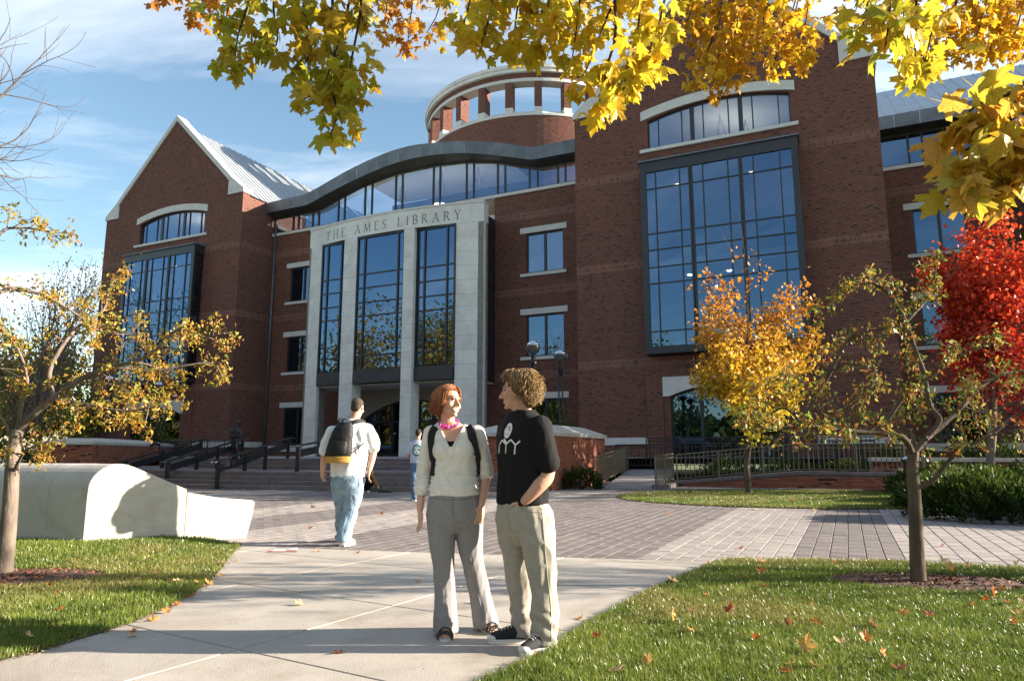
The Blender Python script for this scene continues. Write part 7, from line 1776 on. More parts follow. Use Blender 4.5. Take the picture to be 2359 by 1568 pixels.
def seam(root, tree, pts, d, rad, mat, name='seam', lift=0.0):
    """a stitched line laid on cloth: pts world points, pushed along d onto the surface"""
    d = Vector(d).normalized(); q = smooth_line([Vector(p) for p in pts], 5); out = []
    for p in q:
        h = tree.ray_cast(p - d * 0.35, d, 0.8)
        if h[0] is not None: out.append(h[0] - d * lift - root.location)
    if len(out) > 2: b = MB(); b.tube(out, rad, 5); b.build(name, mat, root, smooth=True)
M['seam_dark'] = plain('slacks_seam', (0.12, 0.11, 0.10), 0.9, 0.1); M['seam_cord'] = plain('cord_seam', (0.30, 0.26, 0.19), 0.9, 0.1); M['seam_jean'] = plain('denim_seam', (0.13, 0.20, 0.28), 0.9, 0.1)  # stitched seam lines, each one even tone darker than its cloth
# ================================================ the woman in the cream sweater
wo = empty('person', (-0.40, 4.98, 0)); tag(wo, 'smiling red haired woman in cream sweater and grey slacks facing right', 'person', 'people on the path and plaza')
HW = Head((-0.452, 4.945, 1.572), (0.74, -0.66, 0.06), (0.10, 0.06, 1), 0.98)
B = Body(); HW.add(B, False)
B.limb([(-0.455, 4.985, 1.36), (-0.457, 4.975, 1.45), (-0.455, 4.96, 1.53)], [0.062, 0.050, 0.052])
B.rings([(-0.41, 4.985, 0.84, 0.16, 0.10, 0), (-0.405, 4.985, 1.05, 0.135, 0.088, 0), (-0.41, 4.985, 1.25, 0.155, 0.10, 0), (-0.412, 4.985, 1.345, 0.170, 0.078, 0), (-0.43, 4.985, 1.395, 0.125, 0.066, 0), (-0.45, 4.985, 1.435, 0.07, 0.056, 0)])
B.limb([(-0.575, 4.985, 1.355), (-0.632, 5.02, 1.08), (-0.642, 4.975, 0.83)], [0.046, 0.037, 0.024]); hand(B, (-0.642, 4.972, 0.83), (0.10, -0.10, -1), (0.45, -0.9, 0), 0.97, 0.45)
B.limb([(-0.245, 4.985, 1.355), (-0.182, 5.02, 1.095), (-0.212, 4.935, 0.865)], [0.046, 0.037, 0.024]); hand(B, (-0.212, 4.932, 0.865), (-0.14, -0.10, -1), (-0.75, -0.6, 0), 0.93, 0.30)
B.limb([(-0.50, 4.98, 0.84), (-0.475, 4.97, 0.46), (-0.452, 4.975, 0.09)], [0.085, 0.055, 0.036]); B.limb([(-0.31, 4.99, 0.84), (-0.275, 5.03, 0.46), (-0.19, 5.12, 0.10)], [0.085, 0.055, 0.036])
B.limb([(-0.452, 4.99, 0.07), (-0.448, 4.93, 0.045), (-0.442, 4.86, 0.028)], [0.032, 0.036, 0.030]); B.limb([(-0.19, 5.13, 0.07), (-0.165, 5.08, 0.045), (-0.14, 5.03, 0.028)], [0.032, 0.036, 0.030])
for k in range(5):
    B.limb([(-0.470 + 0.014 * k, 4.85, 0.024), (-0.470 + 0.014 * k, 4.822 + abs(k - 3.2) * 0.006, 0.018)], [0.0085, 0.0075], 8); a = (k - 2) * 0.014; B.limb([(-0.142 + a * 0.8, 5.02 + a * 0.55, 0.024), (-0.125 + a * 0.8, 4.996 + a * 0.55, 0.018)], [0.0085, 0.0075], 8)
wb = B.fuse('body', M['skin_f'], wo, 0.0052, 4); wt = bvh_of(wb); eyes_mouth(wo, HW, wt, True, brow=(0.30, 0.12, 0.04))
# sweater: V neck cut out of the front
S = Body()
S.rings([(-0.405, 4.98, 0.925, 0.172, 0.118, 0), (-0.405, 4.98, 0.98, 0.174, 0.120, 0), (-0.405, 4.985, 1.06, 0.158, 0.108, 0), (-0.405, 4.985, 1.16, 0.156, 0.108, 0), (-0.41, 4.985, 1.25, 0.170, 0.112, 0), (-0.412, 4.985, 1.345, 0.182, 0.090, 0), (-0.428, 4.985, 1.398, 0.138, 0.078, 0), (-0.445, 4.985, 1.428, 0.090, 0.068, 0)])
S.ell((-0.482, 4.918, 1.235), 0.076, 0.056, 0.078); S.ell((-0.340, 4.918, 1.235), 0.076, 0.056, 0.078); S.ell((-0.41, 4.915, 1.225), 0.10, 0.045, 0.07)
S.limb([(-0.572, 4.985, 1.352), (-0.632, 5.02, 1.085), (-0.640, 4.995, 0.975)], [0.060, 0.050, 0.047]); S.limb([(-0.248, 4.985, 1.352), (-0.190, 5.02, 1.13), (-0.182, 5.015, 1.095)], [0.060, 0.052, 0.050])
S.limb([(-0.637, 5.0, 1.005), (-0.640, 4.993, 0.970)], [0.051, 0.052]); S.limb([(-0.186, 5.018, 1.115), (-0.184, 5.010, 1.078)], [0.054, 0.054])
def vcut(c, n): return c.y < 4.985 and c.z > 1.262 and abs(c.x + 0.425 - 0.12 * (1.43 - c.z) * 0) < 0.012 + 0.52 * (c.z - 1.262) and n.y < 0.35 or (c.z > 1.415 and abs(c.x + 0.45) < 0.075)
sw = S.fuse('sweater', M['sweater'], wo, 0.0062, 3, wrinkle(0.0032, 12, 1, (1, 1, 1.6), lambda co, no: np.where(np.abs(co[:, 2] - 1.0) < 0.09, 0.003 * np.sin(co[:, 2] * 190 + co[:, 0] * 30), 0.0)), cut=vcut)
swt0 = bvh_of(sw)
for g in (-1, 1):      # ribbed edge of the V neck
    pts = []
    for z in np.linspace(1.258, 1.425, 12):
        x = -0.425 + g * (0.014 + 0.52 * max(0, z - 1.262)); h = None
        for e_ in (0.004, 0.010, 0.018, 0.028):
            h = swt0.ray_cast(Vector((x + g * e_, 4.5, z)), Vector((0, 1, 0)), 0.7)
            if h[0] is not None: break
        if h[0] is not None: pts.append(Vector((x + g * 0.002, h[0].y, z)) - wo.location)
    t_ = MB(); t_.tube(smooth_line(pts, 2), 0.0062, 6); t_.build('neck_rib', M['sweater'], wo, smooth=True)
C_ = Body(); C_.rings([(-0.41, 4.985, 1.15, 0.152, 0.104, 0), (-0.41, 4.985, 1.25, 0.160, 0.106, 0), (-0.412, 4.985, 1.300, 0.160, 0.092, 0)]); C_.fuse('camisole', M['blackcloth'], wo, 0.008, 2)
P_ = Body()
P_.rings([(-0.405, 4.985, 0.955, 0.158, 0.112, 0), (-0.40, 4.985, 0.88, 0.185, 0.122, 0), (-0.40, 4.99, 0.79, 0.198, 0.124, 0), (-0.40, 4.99, 0.72, 0.165, 0.105, 0), (-0.40, 4.99, 0.67, 0.10, 0.07, 0)])
P_.limb([(-0.495, 4.985, 0.80), (-0.487, 4.98, 0.62), (-0.472, 4.975, 0.46), (-0.458, 4.98, 0.25), (-0.452, 4.965, 0.035)], [0.102, 0.092, 0.072, 0.070, 0.086])
P_.limb([(-0.305, 4.995, 0.80), (-0.295, 5.01, 0.62), (-0.272, 5.03, 0.46), (-0.225, 5.08, 0.25), (-0.185, 5.10, 0.055)], [0.102, 0.092, 0.072, 0.072, 0.088])
sl = P_.fuse('slacks', M['slacks'], wo, 0.0075, 3, wrinkle(0.0055, 7, 4, (1.5, 1.5, 0.5)), cut=lambda c, n: c.z < 0.028)
slt = bvh_of(sl); F_ = (0, 1, 0)
seam(wo, slt, [(-0.405, 4.98, 0.93), (-0.405, 4.98, 0.86), (-0.400, 4.98, 0.79)], F_, 0.0022, M['seam_dark'], 'fly_seam')
seam(wo, slt, [(-0.56, 4.98, 0.915), (-0.48, 4.98, 0.905), (-0.405, 4.98, 0.902), (-0.33, 4.98, 0.905), (-0.25, 4.98, 0.915)], F_, 0.0020, M['seam_dark'], 'waistband_seam')
seam(wo, slt, [(-0.495, 4.98, 0.78), (-0.488, 4.98, 0.55), (-0.470, 4.98, 0.35), (-0.452, 4.98, 0.06)], F_, 0.0022, M['slacks'], 'crease', -0.0005); seam(wo, slt, [(-0.305, 4.98, 0.78), (-0.290, 5.0, 0.55), (-0.255, 5.03, 0.35), (-0.19, 5.08, 0.08)], F_, 0.0022, M['slacks'], 'crease', -0.0005)
for (x, y, dx, dy) in ((-0.445, 4.915, 0.03, -1), (-0.152, 5.055, 0.55, -0.83)):
    d = V3(dx, dy, 0).normalized(); s = V3(-d.y, d.x, 0); sb = MB(); rng_ = []
    for i in range(20):
        t = 2 * math.pi * i / 20; q = V3(x, y, 0) + d * 0.125 * math.cos(t) + s * (0.044 + 0.006 * math.cos(t)) * math.sin(t) - wo.location; rng_.append((q.x, q.y))
    sb.prism(rng_, 0.0, 0.012); so = sb.build('sandal', M['rubber'], wo)
    for f_, w_, h_ in ((0.07, 0.050, 0.050), (0.035, 0.052, 0.062), (0.09, 0.046, 0.040)):
        m = MB(); m.tube([V3(x, y, 0) + d * f_ + s * (w_ * math.cos(t)) + V3(0, 0, 0.008 + h_ * math.sin(t)) - wo.location for t in np.linspace(0, math.pi, 9)], 0.006, 6); m.build('strap', M['leather'], so)
    m = MB(); m.ball(V3(x, y, 0.055) + d * 0.085 - wo.location, 0.016, 0.013, 0.008); m.build('bow', M['leather'], so)
# necklace of pink beads
r = random.Random(5); nb = MB()
for i in range(90):
    t = r.uniform(0, 2 * math.pi); q = V3(-0.452 + 0.072 * math.sin(t), 4.972 - 0.066 * math.cos(t) - 0.006, 1.425 - 0.028 * math.cos(t) + r.gauss(0, 0.005)); nb.ball(q - wo.location + V3(r.gauss(0, .004), r.gauss(0, .004), 0), 0.0085, n=7, k=5)
tag(nb.build('necklace', M['pink'], wo, smooth=True), kind='stuff')
rg = MB(); rg.lathe([(0.0085, -0.002), (0.0085, 0.002)], 10, V3(-0.236, 4.915, 0.755) - wo.location); rg.build('ring', M['silver'], wo)
# hair: chin-length bob, side parting, ends flicking up
RED = [(0.28, 0.085, 0.022), (0.38, 0.13, 0.035), (0.18, 0.050, 0.014), (0.48, 0.20, 0.06)]
Hc = Body(); k = HW
Hc.ell(k.p(0, -0.022, 0.042), 0.086, 0.098, 0.090, k.rot); Hc.ell(k.p(0, -0.058, -0.005), 0.080, 0.062, 0.085, k.rot); Hc.ell(k.p(-0.066, -0.016, -0.015), 0.020, 0.055, 0.062, k.rot); Hc.ell(k.p(0.066, -0.016, -0.01), 0.022, 0.055, 0.065, k.rot); Hc.ell(k.p(0, -0.075, -0.055), 0.06, 0.03, 0.05, k.rot)
hcap = Hc.fuse('hair', cloth('auburn_hair', (0.17, 0.045, 0.012), rough=0.5, scale=40), wo, 0.007, 3, wrinkle(0.004, 22, 2, (1, 1, 0.4)), cut=lambda c, n: (c - k.c).dot(k.f) > 0.052 and (c - k.c).dot(k.u) < 0.078)
def hair_flow(H, r, y0, phi, sg, a0, amax, low, rs, ry, ru, cz, wave=0.0, wf=7.0, flick=0.0, n=10, part=-0.018, sweep=0.0):
    """one lock: leaves the parting at (part, y0), rolls over the skull in direction phi (0 = sideways, 90 = straight back, -90 = forward), then hangs to height low"""
    pts = []; cs, sn = math.cos(phi) * sg, -math.sin(phi); k = math.sqrt(max(0.15, 1 - (y0 / 0.115) ** 2)) if abs(phi) < 0.6 else 1.0; ph = r.uniform(0, 6.28); e = r.gauss(0, 0.003); ws = r.choice((-1, 1))
    for q in range(n):
        t = q / (n - 1); a = a0 + t * amax
        if a < 1.72: d, u = math.sin(a), math.cos(a); z = cz + (ru * k + e) * u
        else: d = 1.0; z = cz + (ru * k + e) * math.cos(1.72) - (t * amax + a0 - 1.72) * 0.085
        z = max(z, low + 0.02 * (t - 1)); fl = flick * max(0, t - 0.72) ** 1.5 * 6
        rad_ = math.hypot(rs * math.cos(phi), ry * math.sin(phi)) * k + e
        wv_ = wave * math.sin(wf * t + ph) * min(1, 3 * t)
        pts.append(H.p(part * (1 - d) + cs * (d * rad_ + fl) + ws * wv_ * abs(sn), y0 * (1 if abs(phi) < 0.6 else 1 - d * 0.4) + sn * (d * rad_ + fl) - 0.012 - sweep * t + wv_ * abs(cs), z + 0.6 * wv_ + fl * 0.35))
    return pts
r = random.Random(9); ln = []
for i in range(1700):
    if i % 5 < 3:   # sides, swept across from the parting
        y0 = r.uniform(-0.07, 0.075); sg = 1 if r.random() < 0.66 else -1; front = y0 > 0.05
        ln.append(hair_flow(k, r, y0, r.gauss(0.05, 0.10), sg, r.uniform(0.05, 0.5), r.uniform(1.9, 2.7), r.uniform(-0.075, -0.035), 0.090, 0.106, 0.096, 0.036, 0.0035, 6, r.uniform(0.0, 0.02), sweep=0.035 if front else 0.012))
    else:           # the back
        ln.append(hair_flow(k, r, r.uniform(-0.05, 0.03), r.uniform(0.5, 1.57), r.choice((-1, 1)), r.uniform(0.0, 0.6), r.uniform(2.0, 2.9), r.uniform(-0.095, -0.05), 0.091, 0.108, 0.096, 0.036, 0.004, 6, r.uniform(0.0, 0.024)))
strands('hair_locks', wo, ln, 0.0024, RED, 3)

# her backpack: top level, two straps over the shoulders, the bag behind her
bp = empty('backpack', (-0.41, 5.10, 0.95)); tag(bp, 'black backpack whose straps cross the red haired woman\'s shoulders', 'backpack')
Q = Body(); Q.rings([(-0.41, 5.19, 0.95, 0.13, 0.075, 0), (-0.41, 5.19, 1.1, 0.14, 0.085, 0), (-0.41, 5.18, 1.3, 0.13, 0.07, 0), (-0.41, 5.17, 1.38, 0.10, 0.05, 0)]); Q.fuse('bag', M['black'], bp, 0.012, 4)
swt = bvh_of(sw)
def strap(root, pts, w, th, name, mat):
    """webbing that lies on the sweater; pts are (x, z) seen from the front, laid onto the cloth"""
    q = smooth_line([Vector((x, 0, z)) for x, z in pts], 5); B_ = MB(); ctr = []
    for p in q:
        h = swt.ray_cast(Vector((p.x, 4.5, p.z)), Vector((0, 1, 0)), 0.6); ctr.append(Vector((p.x, (h[0].y if h[0] is not None else ctr[-1].y if ctr else 4.93), p.z)))
    ys = [c.y for c in ctr]; ys = [sum(ys[max(0, i - 2):i + 3]) / len(ys[max(0, i - 2):i + 3]) for i in range(len(ys))]
    n0 = 0; ro = root.location
    for i, c in enumerate(ctr):
        d = (ctr[min(i + 1, len(ctr) - 1)] - ctr[max(i - 1, 0)]); d.y = 0; d.normalize(); s_ = Vector((d.z, 0, -d.x)); ww_ = w * (1 if i < len(ctr) * 0.7 else 0.75)
        for g, t in ((-1, 0), (1, 0), (1, 1), (-1, 1)): B_.v.append(tuple(Vector((c.x, ys[i] + 0.008 - (th + 0.008) * t - 0.004, c.z)) + s_ * ww_ / 2 * g - ro))
    for i in range(len(ctr) - 1):
        a = 4 * i
        for e in range(4): f = (e + 1) % 4; B_.face((a + e, a + f, a + 4 + f, a + 4 + e))
    B_.face((3, 2, 1, 0)); e = 4 * (len(ctr) - 1); B_.face((e, e + 1, e + 2, e + 3))
    B_.build(name, mat, root, bevel=0.004)
strap(bp, [(-0.535, 1.400), (-0.560, 1.36), (-0.566, 1.30), (-0.555, 1.22), (-0.545, 1.14), (-0.556, 1.06)], 0.052, 0.013, 'strap', M['black'])
strap(bp, [(-0.315, 1.405), (-0.288, 1.36), (-0.272, 1.30), (-0.256, 1.22), (-0.244, 1.14), (-0.248, 1.06)], 0.060, 0.013, 'strap', M['black'])

# ================================================ the man in the black T-shirt
ma = empty('person', (0.10, 4.72, 0)); tag(ma, 'curly haired man in black printed T-shirt and stone trousers, hand in pocket', 'person', 'people on the path and plaza')
YA = math.atan2(-0.75, 0.66)     # yaw of the shoulder line (towards his left)
HM = Head((0.034, 4.725, 1.632), (-0.955, 0.28, -0.05), (-0.08, 0, 1), 1.06)
B = Body(); HM.add(B, True)
B.limb([(0.075, 4.745, 1.40), (0.068, 4.745, 1.49), (0.052, 4.735, 1.57)], [0.080, 0.068, 0.064])
B.rings([(0.065, 4.745, 0.86, 0.15, 0.105, YA), (0.07, 4.745, 1.1, 0.165, 0.105, YA), (0.08, 4.745, 1.30, 0.190, 0.110, YA), (0.08, 4.745, 1.41, 0.180, 0.090, YA), (0.075, 4.745, 1.475, 0.09, 0.065, YA)])
B.limb([(0.205, 4.62, 1.385), (0.235, 4.595, 1.10), (0.175, 4.57, 1.01), (0.085, 4.585, 0.915)], [0.054, 0.047, 0.047, 0.033]); hand(B, (0.085, 4.59, 0.915), (-0.45, 0.35, -0.8), (-0.6, -0.3, 0.4), 1.0, 0.4)
B.limb([(-0.03, 4.89, 1.39), (-0.005, 4.97, 1.10), (0.005, 4.90, 0.93)], [0.056, 0.045, 0.031]); hand(B, (0.005, 4.90, 0.93), (0.02, -0.2, -1), (-0.9, 0.0, 0), 1.0, 0.4)
B.limb([(0.15, 4.66, 0.80), (0.19, 4.625, 0.47), (0.21, 4.625, 0.08)], [0.08, 0.06, 0.042]); B.limb([(0.0, 4.83, 0.80), (0.035, 4.815, 0.47), (0.085, 4.80, 0.08)], [0.09, 0.06, 0.042])
mb = B.fuse('body', M['skin_m'], ma, 0.0055, 4); mtree = bvh_of(mb); eyes_mouth(ma, HM, mtree, False, brow=(0.16, 0.09, 0.04))
S = Body()
S.rings([(0.065, 4.745, 0.885, 0.190, 0.138, YA), (0.066, 4.745, 0.97, 0.192, 0.138, YA), (0.07, 4.745, 1.08, 0.192, 0.130, YA), (0.076, 4.745, 1.22, 0.205, 0.130, YA), (0.08, 4.745, 1.33, 0.208, 0.126, YA), (0.08, 4.745, 1.395, 0.190, 0.108, YA), (0.078, 4.745, 1.455, 0.142, 0.090, YA), (0.074, 4.748, 1.490, 0.098, 0.080, YA), (0.070, 4.75, 1.515, 0.080, 0.074, YA)])
S.limb([(0.185, 4.635, 1.385), (0.220, 4.600, 1.26), (0.236, 4.590, 1.150)], [0.078, 0.070, 0.071]); S.limb([(-0.025, 4.885, 1.385), (-0.03, 4.94, 1.24), (-0.02, 4.965, 1.15)], [0.078, 0.075, 0.078])
sh = S.fuse('t_shirt', M['blackcloth'], ma, 0.0075, 3, wrinkle(0.0085, 5.5, 7, (1.2, 1.2, 0.7)), cut=lambda c, n: (c.z > 1.503 + 0.05 * (c.x - 0.07)) or (c.z < 0.893 and n.z < -0.7))
stree = bvh_of(sh)
fr = Vector((-0.75, -0.66, 0)); lf = Vector((0.66, -0.75, 0))
# print: pale stylised head over branching white lines
po_ = Vector((0.08, 4.745, 1.33)); px = -0.02
decal('shirt_print', ma, stree, po_, lf, (0, 0, 1), -fr, [oval(px, 0.035, 0.037, 0.052), strip((px - 0.03, -0.02), (px + 0.005, -0.055), 0.02)], M['white'])
decal('print_lines', ma, stree, po_, lf, (0, 0, 1), -fr, [strip((px - 0.09, -0.055), (px - 0.055, -0.028), 0.011), strip((px - 0.055, -0.028), (px - 0.005, -0.055), 0.011), strip((px - 0.005, -0.055), (px - 0.008, -0.115), 0.011), strip((px - 0.005, -0.055), (px + 0.045, -0.025), 0.011), strip((px + 0.045, -0.025), (px + 0.085, -0.06), 0.011), strip((px + 0.085, -0.06), (px + 0.125, -0.035), 0.011), strip((px + 0.085, -0.06), (px + 0.085, -0.12), 0.011), strip((px - 0.09, -0.055), (px - 0.095, -0.115), 0.011)], M['white'], 0.0034)
decal('print_features', ma, stree, po_, lf, (0, 0, 1), -fr, [oval(px + 0.013, 0.042, 0.008, 0.005), strip((px - 0.004, 0.058), (px + 0.025, 0.056), 0.005), strip((px - 0.034, 0.05), (px - 0.02, 0.076), 0.008), strip((px - 0.032, 0.0), (px - 0.026, 0.02), 0.006), strip((px + 0.0, 0.012), (px + 0.016, 0.010), 0.004)], M['blackcloth'], 0.0052)
P_ = Body()
P_.rings([(0.07, 4.745, 0.93, 0.168, 0.125, YA), (0.07, 4.745, 0.85, 0.182, 0.138, YA), (0.072, 4.745, 0.77, 0.186, 0.134, YA), (0.075, 4.745, 0.69, 0.150, 0.11, YA), (0.078, 4.745, 0.62, 0.09, 0.07, YA)])
P_.limb([(0.155, 4.66, 0.80), (0.172, 4.635, 0.64), (0.188, 4.622, 0.47), (0.205, 4.63, 0.26), (0.205, 4.625, 0.055)], [0.110, 0.105, 0.090, 0.083, 0.082])
P_.limb([(0.005, 4.825, 0.80), (0.018, 4.82, 0.64), (0.038, 4.812, 0.47), (0.068, 4.815, 0.26), (0.085, 4.80, 0.055)], [0.110, 0.103, 0.088, 0.078, 0.075])
tz = P_.fuse('trousers', M['cords'], ma, 0.0078, 3, wrinkle(0.0125, 5.5, 9, (1.2, 1.2, 0.75), lambda co, no: np.where(co[:, 2] < 0.24, 0.005 * np.sin(co[:, 2] * 70 + co[:, 0] * 40 + np.sin(co[:, 1] * 30) * 2), 0.0)), cut=lambda c, n: c.z < 0.04)
tzt = bvh_of(tz); D_ = (-0.15, 1, 0)
seam(ma, tzt, [(0.185, 4.6, 0.87), (0.195, 4.6, 0.65), (0.215, 4.6, 0.45), (0.235, 4.6, 0.25), (0.235, 4.6, 0.07)], D_, 0.0030, M['seam_cord'], 'side_seam'); seam(ma, tzt, [(0.05, 4.6, 0.885), (0.075, 4.6, 0.855), (0.12, 4.6, 0.845), (0.17, 4.6, 0.85)], D_, 0.0035, M['seam_cord'], 'pocket_edge'); seam(ma, tzt, [(-0.055, 4.6, 0.88), (-0.05, 4.6, 0.80), (-0.035, 4.6, 0.72)], (0.6, 0.8, 0), 0.0028, M['seam_cord'], 'fly_seam')
sneaker(ma, (0.135, 4.805, 0), (-0.14, 4.765, 0), M['canvas'], M['rubber'], 0.295)
sneaker(ma, (0.262, 4.675, 0), (0.12, 4.545, 0), M['canvas'], M['rubber'], 0.285)
BL = [(0.26, 0.155, 0.055), (0.36, 0.23, 0.09), (0.17, 0.095, 0.035), (0.48, 0.33, 0.15)]
Hc = Body(); k2 = HM
Hc.ell(k2.p(0, -0.028, 0.048), 0.086, 0.104, 0.086, k2.rot); Hc.ell(k2.p(0, -0.085, -0.030), 0.072, 0.050, 0.088, k2.rot); Hc.ell(k2.p(0, 0.052, 0.080), 0.066, 0.044, 0.034, k2.rot); Hc.ell(k2.p(0.07, -0.035, 0.02), 0.03, 0.055, 0.055, k2.rot); Hc.ell(k2.p(-0.07, -0.035, 0.02), 0.03, 0.055, 0.055, k2.rot)
Hc.fuse('hair', cloth('light_brown_hair', (0.11, 0.062, 0.026), rough=0.55, scale=40), ma, 0.008, 2, wrinkle(0.004, 26, 3), cut=lambda c, n: (c - k2.c).dot(k2.f) > 0.045 and (c - k2.c).dot(k2.u) < 0.066)
r = random.Random(12); ln = []
for i in range(1500):
    c = r.random(); wv_ = r.uniform(0.005, 0.011); wf_ = r.uniform(6, 11)
    if c < 0.42: ln.append(hair_flow(k2, r, r.uniform(-0.08, 0.05), r.gauss(0.35, 0.25), r.choice((-1, 1)), r.uniform(0.1, 1.0), r.uniform(0.9, 1.7), r.uniform(-0.02, 0.03), 0.088, 0.106, 0.098, 0.040, wv_, wf_, r.uniform(0, 0.012), n=12, part=0.0, sweep=0.03))
    elif c < 0.80: ln.append(hair_flow(k2, r, r.uniform(-0.06, 0.03), r.uniform(0.6, 1.57), r.choice((-1, 1)), r.uniform(0.1, 1.2), r.uniform(1.2, 2.4), r.uniform(-0.105, -0.05), 0.088, 0.110, 0.098, 0.040, wv_, wf_, r.uniform(0, 0.022), n=12, part=0.0))
    else: ln.append(hair_flow(k2, r, r.uniform(0.0, 0.05), r.uniform(-1.57, -0.75), r.choice((-1, 1)), r.uniform(0.1, 0.4), r.uniform(0.55, 0.85), 0.062, 0.088, 0.092, 0.100, 0.042, wv_, wf_, 0.0, n=12, part=0.0))
for i in range(1300):
    d = Vector((r.gauss(0, 1), r.gauss(0, 1), r.gauss(0.2, 1))).normalized()
    if (d.y > 0.30 and d.z < 0.5) or d.z < -0.8 or (abs(d.x) > 0.7 and d.z < -0.2 and d.y > -0.25): continue
    base = Vector((d.x * 0.088, -0.036 + d.y * 0.110, 0.038 + d.z * 0.096)); fall = (Vector((0, -0.5, -0.8)) + d * 0.5).normalized(); e = fall.orthogonal().normalized(); e2 = fall.cross(e); L = r.uniform(0.03, 0.07); ph = r.uniform(0, 6.28); cr_ = r.uniform(0.006, 0.011); q = []
    for j in range(9): t = j / 8; a = ph + t * 6.0; q.append(k2.p(*(base + d * 0.004 + fall * L * t + (e * math.cos(a) + e2 * math.sin(a)) * cr_)))
    ln.append(q)
strands('hair_curls', ma, ln, 0.0025, BL, 4)
# ================================================ the man walking away with a backpack
gu = empty('person', (-2.25, 9.6, 0)); tag(gu, 'heavy man in white shirt and faded jeans walking away towards the steps', 'person', 'people on the path and plaza')
HG = Head((-2.13, 9.615, 1.832), (0.25, 0.95, -0.22), (0.05, 0.2, 1), 1.08)
B = Body(); HG.add(B, True); B.limb([(-2.19, 9.60, 1.58), (-2.17, 9.60, 1.68), (-2.14, 9.605, 1.78)], [0.09, 0.078, 0.074])
B.rings([(-2.22, 9.6, 0.88, 0.19, 0.13, 0), (-2.21, 9.6, 1.25, 0.22, 0.13, 0), (-2.21, 9.6, 1.5, 0.24, 0.12, 0), (-2.19, 9.6, 1.62, 0.12, 0.08, 0)])
B.limb([(-2.47, 9.6, 1.50), (-2.555, 9.63, 1.22), (-2.565, 9.57, 0.985)], [0.07, 0.056, 0.036]); hand(B, (-2.565, 9.57, 0.985), (0.03, 0.0, -1), (0.3, 0.9, 0), 1.12, 1.0)
B.limb([(-1.965, 9.6, 1.52), (-1.90, 9.64, 1.27), (-1.935, 9.58, 0.99)], [0.07, 0.056, 0.036]); hand(B, (-1.935, 9.58, 0.99), (-0.1, 0.0, -1), (-0.3, 0.9, 0), 1.12, 0.7)
B.limb([(-2.32, 9.62, 0.88), (-2.31, 9.78, 0.48), (-2.365, 9.93, 0.16)], [0.11, 0.07, 0.05]); B.limb([(-2.14, 9.6, 0.88), (-2.17, 9.63, 0.46), (-2.245, 9.54, 0.09)], [0.11, 0.07, 0.05])
B.fuse('body', M['skin_g'], gu, 0.009, 4)
S = Body()
S.rings([(-2.225, 9.6, 0.90, 0.232, 0.155, 0), (-2.22, 9.6, 1.0, 0.240, 0.158, 0), (-2.215, 9.6, 1.2, 0.250, 0.155, 0), (-2.21, 9.6, 1.4, 0.268, 0.152, 0), (-2.205, 9.6, 1.52, 0.255, 0.140, 0), (-2.19, 9.6, 1.60, 0.180, 0.115, 0), (-2.175, 9.6, 1.665, 0.095, 0.09, 0)])
S.limb([(-2.445, 9.6, 1.49), (-2.53, 9.63, 1.33), (-2.565, 9.625, 1.245)], [0.098, 0.090, 0.082]); S.limb([(-1.985, 9.6, 1.51), (-1.915, 9.635, 1.38), (-1.90, 9.64, 1.285)], [0.098, 0.090, 0.082])
gs = S.fuse('shirt', M['whiteshirt'], gu, 0.011, 3, wrinkle(0.012, 5.5, 11, (1.2, 1.2, 0.6)), cut=lambda c, n: c.z < 0.915 + 0.05 * abs(c.x + 2.225) and n.z < -0.5)
P_ = Body(); P_.rings([(-2.225, 9.6, 0.96, 0.205, 0.155, 0), (-2.225, 9.605, 0.86, 0.222, 0.165, 0), (-2.225, 9.61, 0.76, 0.200, 0.145, 0), (-2.225, 9.62, 0.66, 0.10, 0.09, 0)])
P_.limb([(-2.325, 9.62, 0.82), (-2.32, 9.70, 0.64), (-2.315, 9.78, 0.47), (-2.345, 9.87, 0.30), (-2.365, 9.93, 0.185)], [0.130, 0.118, 0.098, 0.090, 0.088]); P_.limb([(-2.135, 9.60, 0.82), (-2.15, 9.62, 0.64), (-2.175, 9.62, 0.46), (-2.215, 9.57, 0.26), (-2.245, 9.54, 0.085)], [0.130, 0.118, 0.098, 0.092, 0.094])
jz = P_.fuse('jeans', M['jeans'], gu, 0.011, 3, wrinkle(0.012, 6, 13, (1.2, 1.2, 0.8)), cut=lambda c, n: c.z < 0.06)
jt = bvh_of(jz)
for x in (-2.335, -2.125):
    seam(gu, jt, [(x - 0.07, 9.5, 0.87), (x - 0.065, 9.5, 0.77), (x, 9.5, 0.735), (x + 0.065, 9.5, 0.77), (x + 0.07, 9.5, 0.87), (x, 9.5, 0.872), (x - 0.07, 9.5, 0.87)], F_, 0.004, M['seam_jean'], 'back_pocket')
seam(gu, jt, [(-2.23, 9.5, 0.93), (-2.23, 9.5, 0.80), (-2.228, 9.5, 0.70)], F_, 0.004, M['seam_jean'], 'seat_seam'); seam(gu, jt, [(-2.10, 9.5, 0.62), (-2.12, 9.5, 0.45), (-2.17, 9.5, 0.25), (-2.19, 9.5, 0.1)], F_, 0.004, M['seam_jean'], 'leg_seam')
sneaker(gu, (-2.245, 9.46, 0), (-2.15, 9.74, 0), M['rubber'], M['rubber'], 0.31, 0.055, False, True)
sn = Body(); sn.limb([(-2.375, 9.90, 0.075), (-2.36, 9.99, 0.06), (-2.34, 10.12, 0.04)], [0.055, 0.052, 0.045]); sn.fuse('shoe', M['rubber'], gu, 0.012, 3)
ss = MB(); ss.obox(V3(-2.37, 9.915, 0.045) - gu.location, V3(0.15, 0.8, -0.35).normalized(), V3(1, -0.2, 0).normalized(), V3(0.05, 0.35, 0.9), 0.09, 0.05, 0.02); ss.build('heel_sole', M['black'], gu, bevel=0.01)
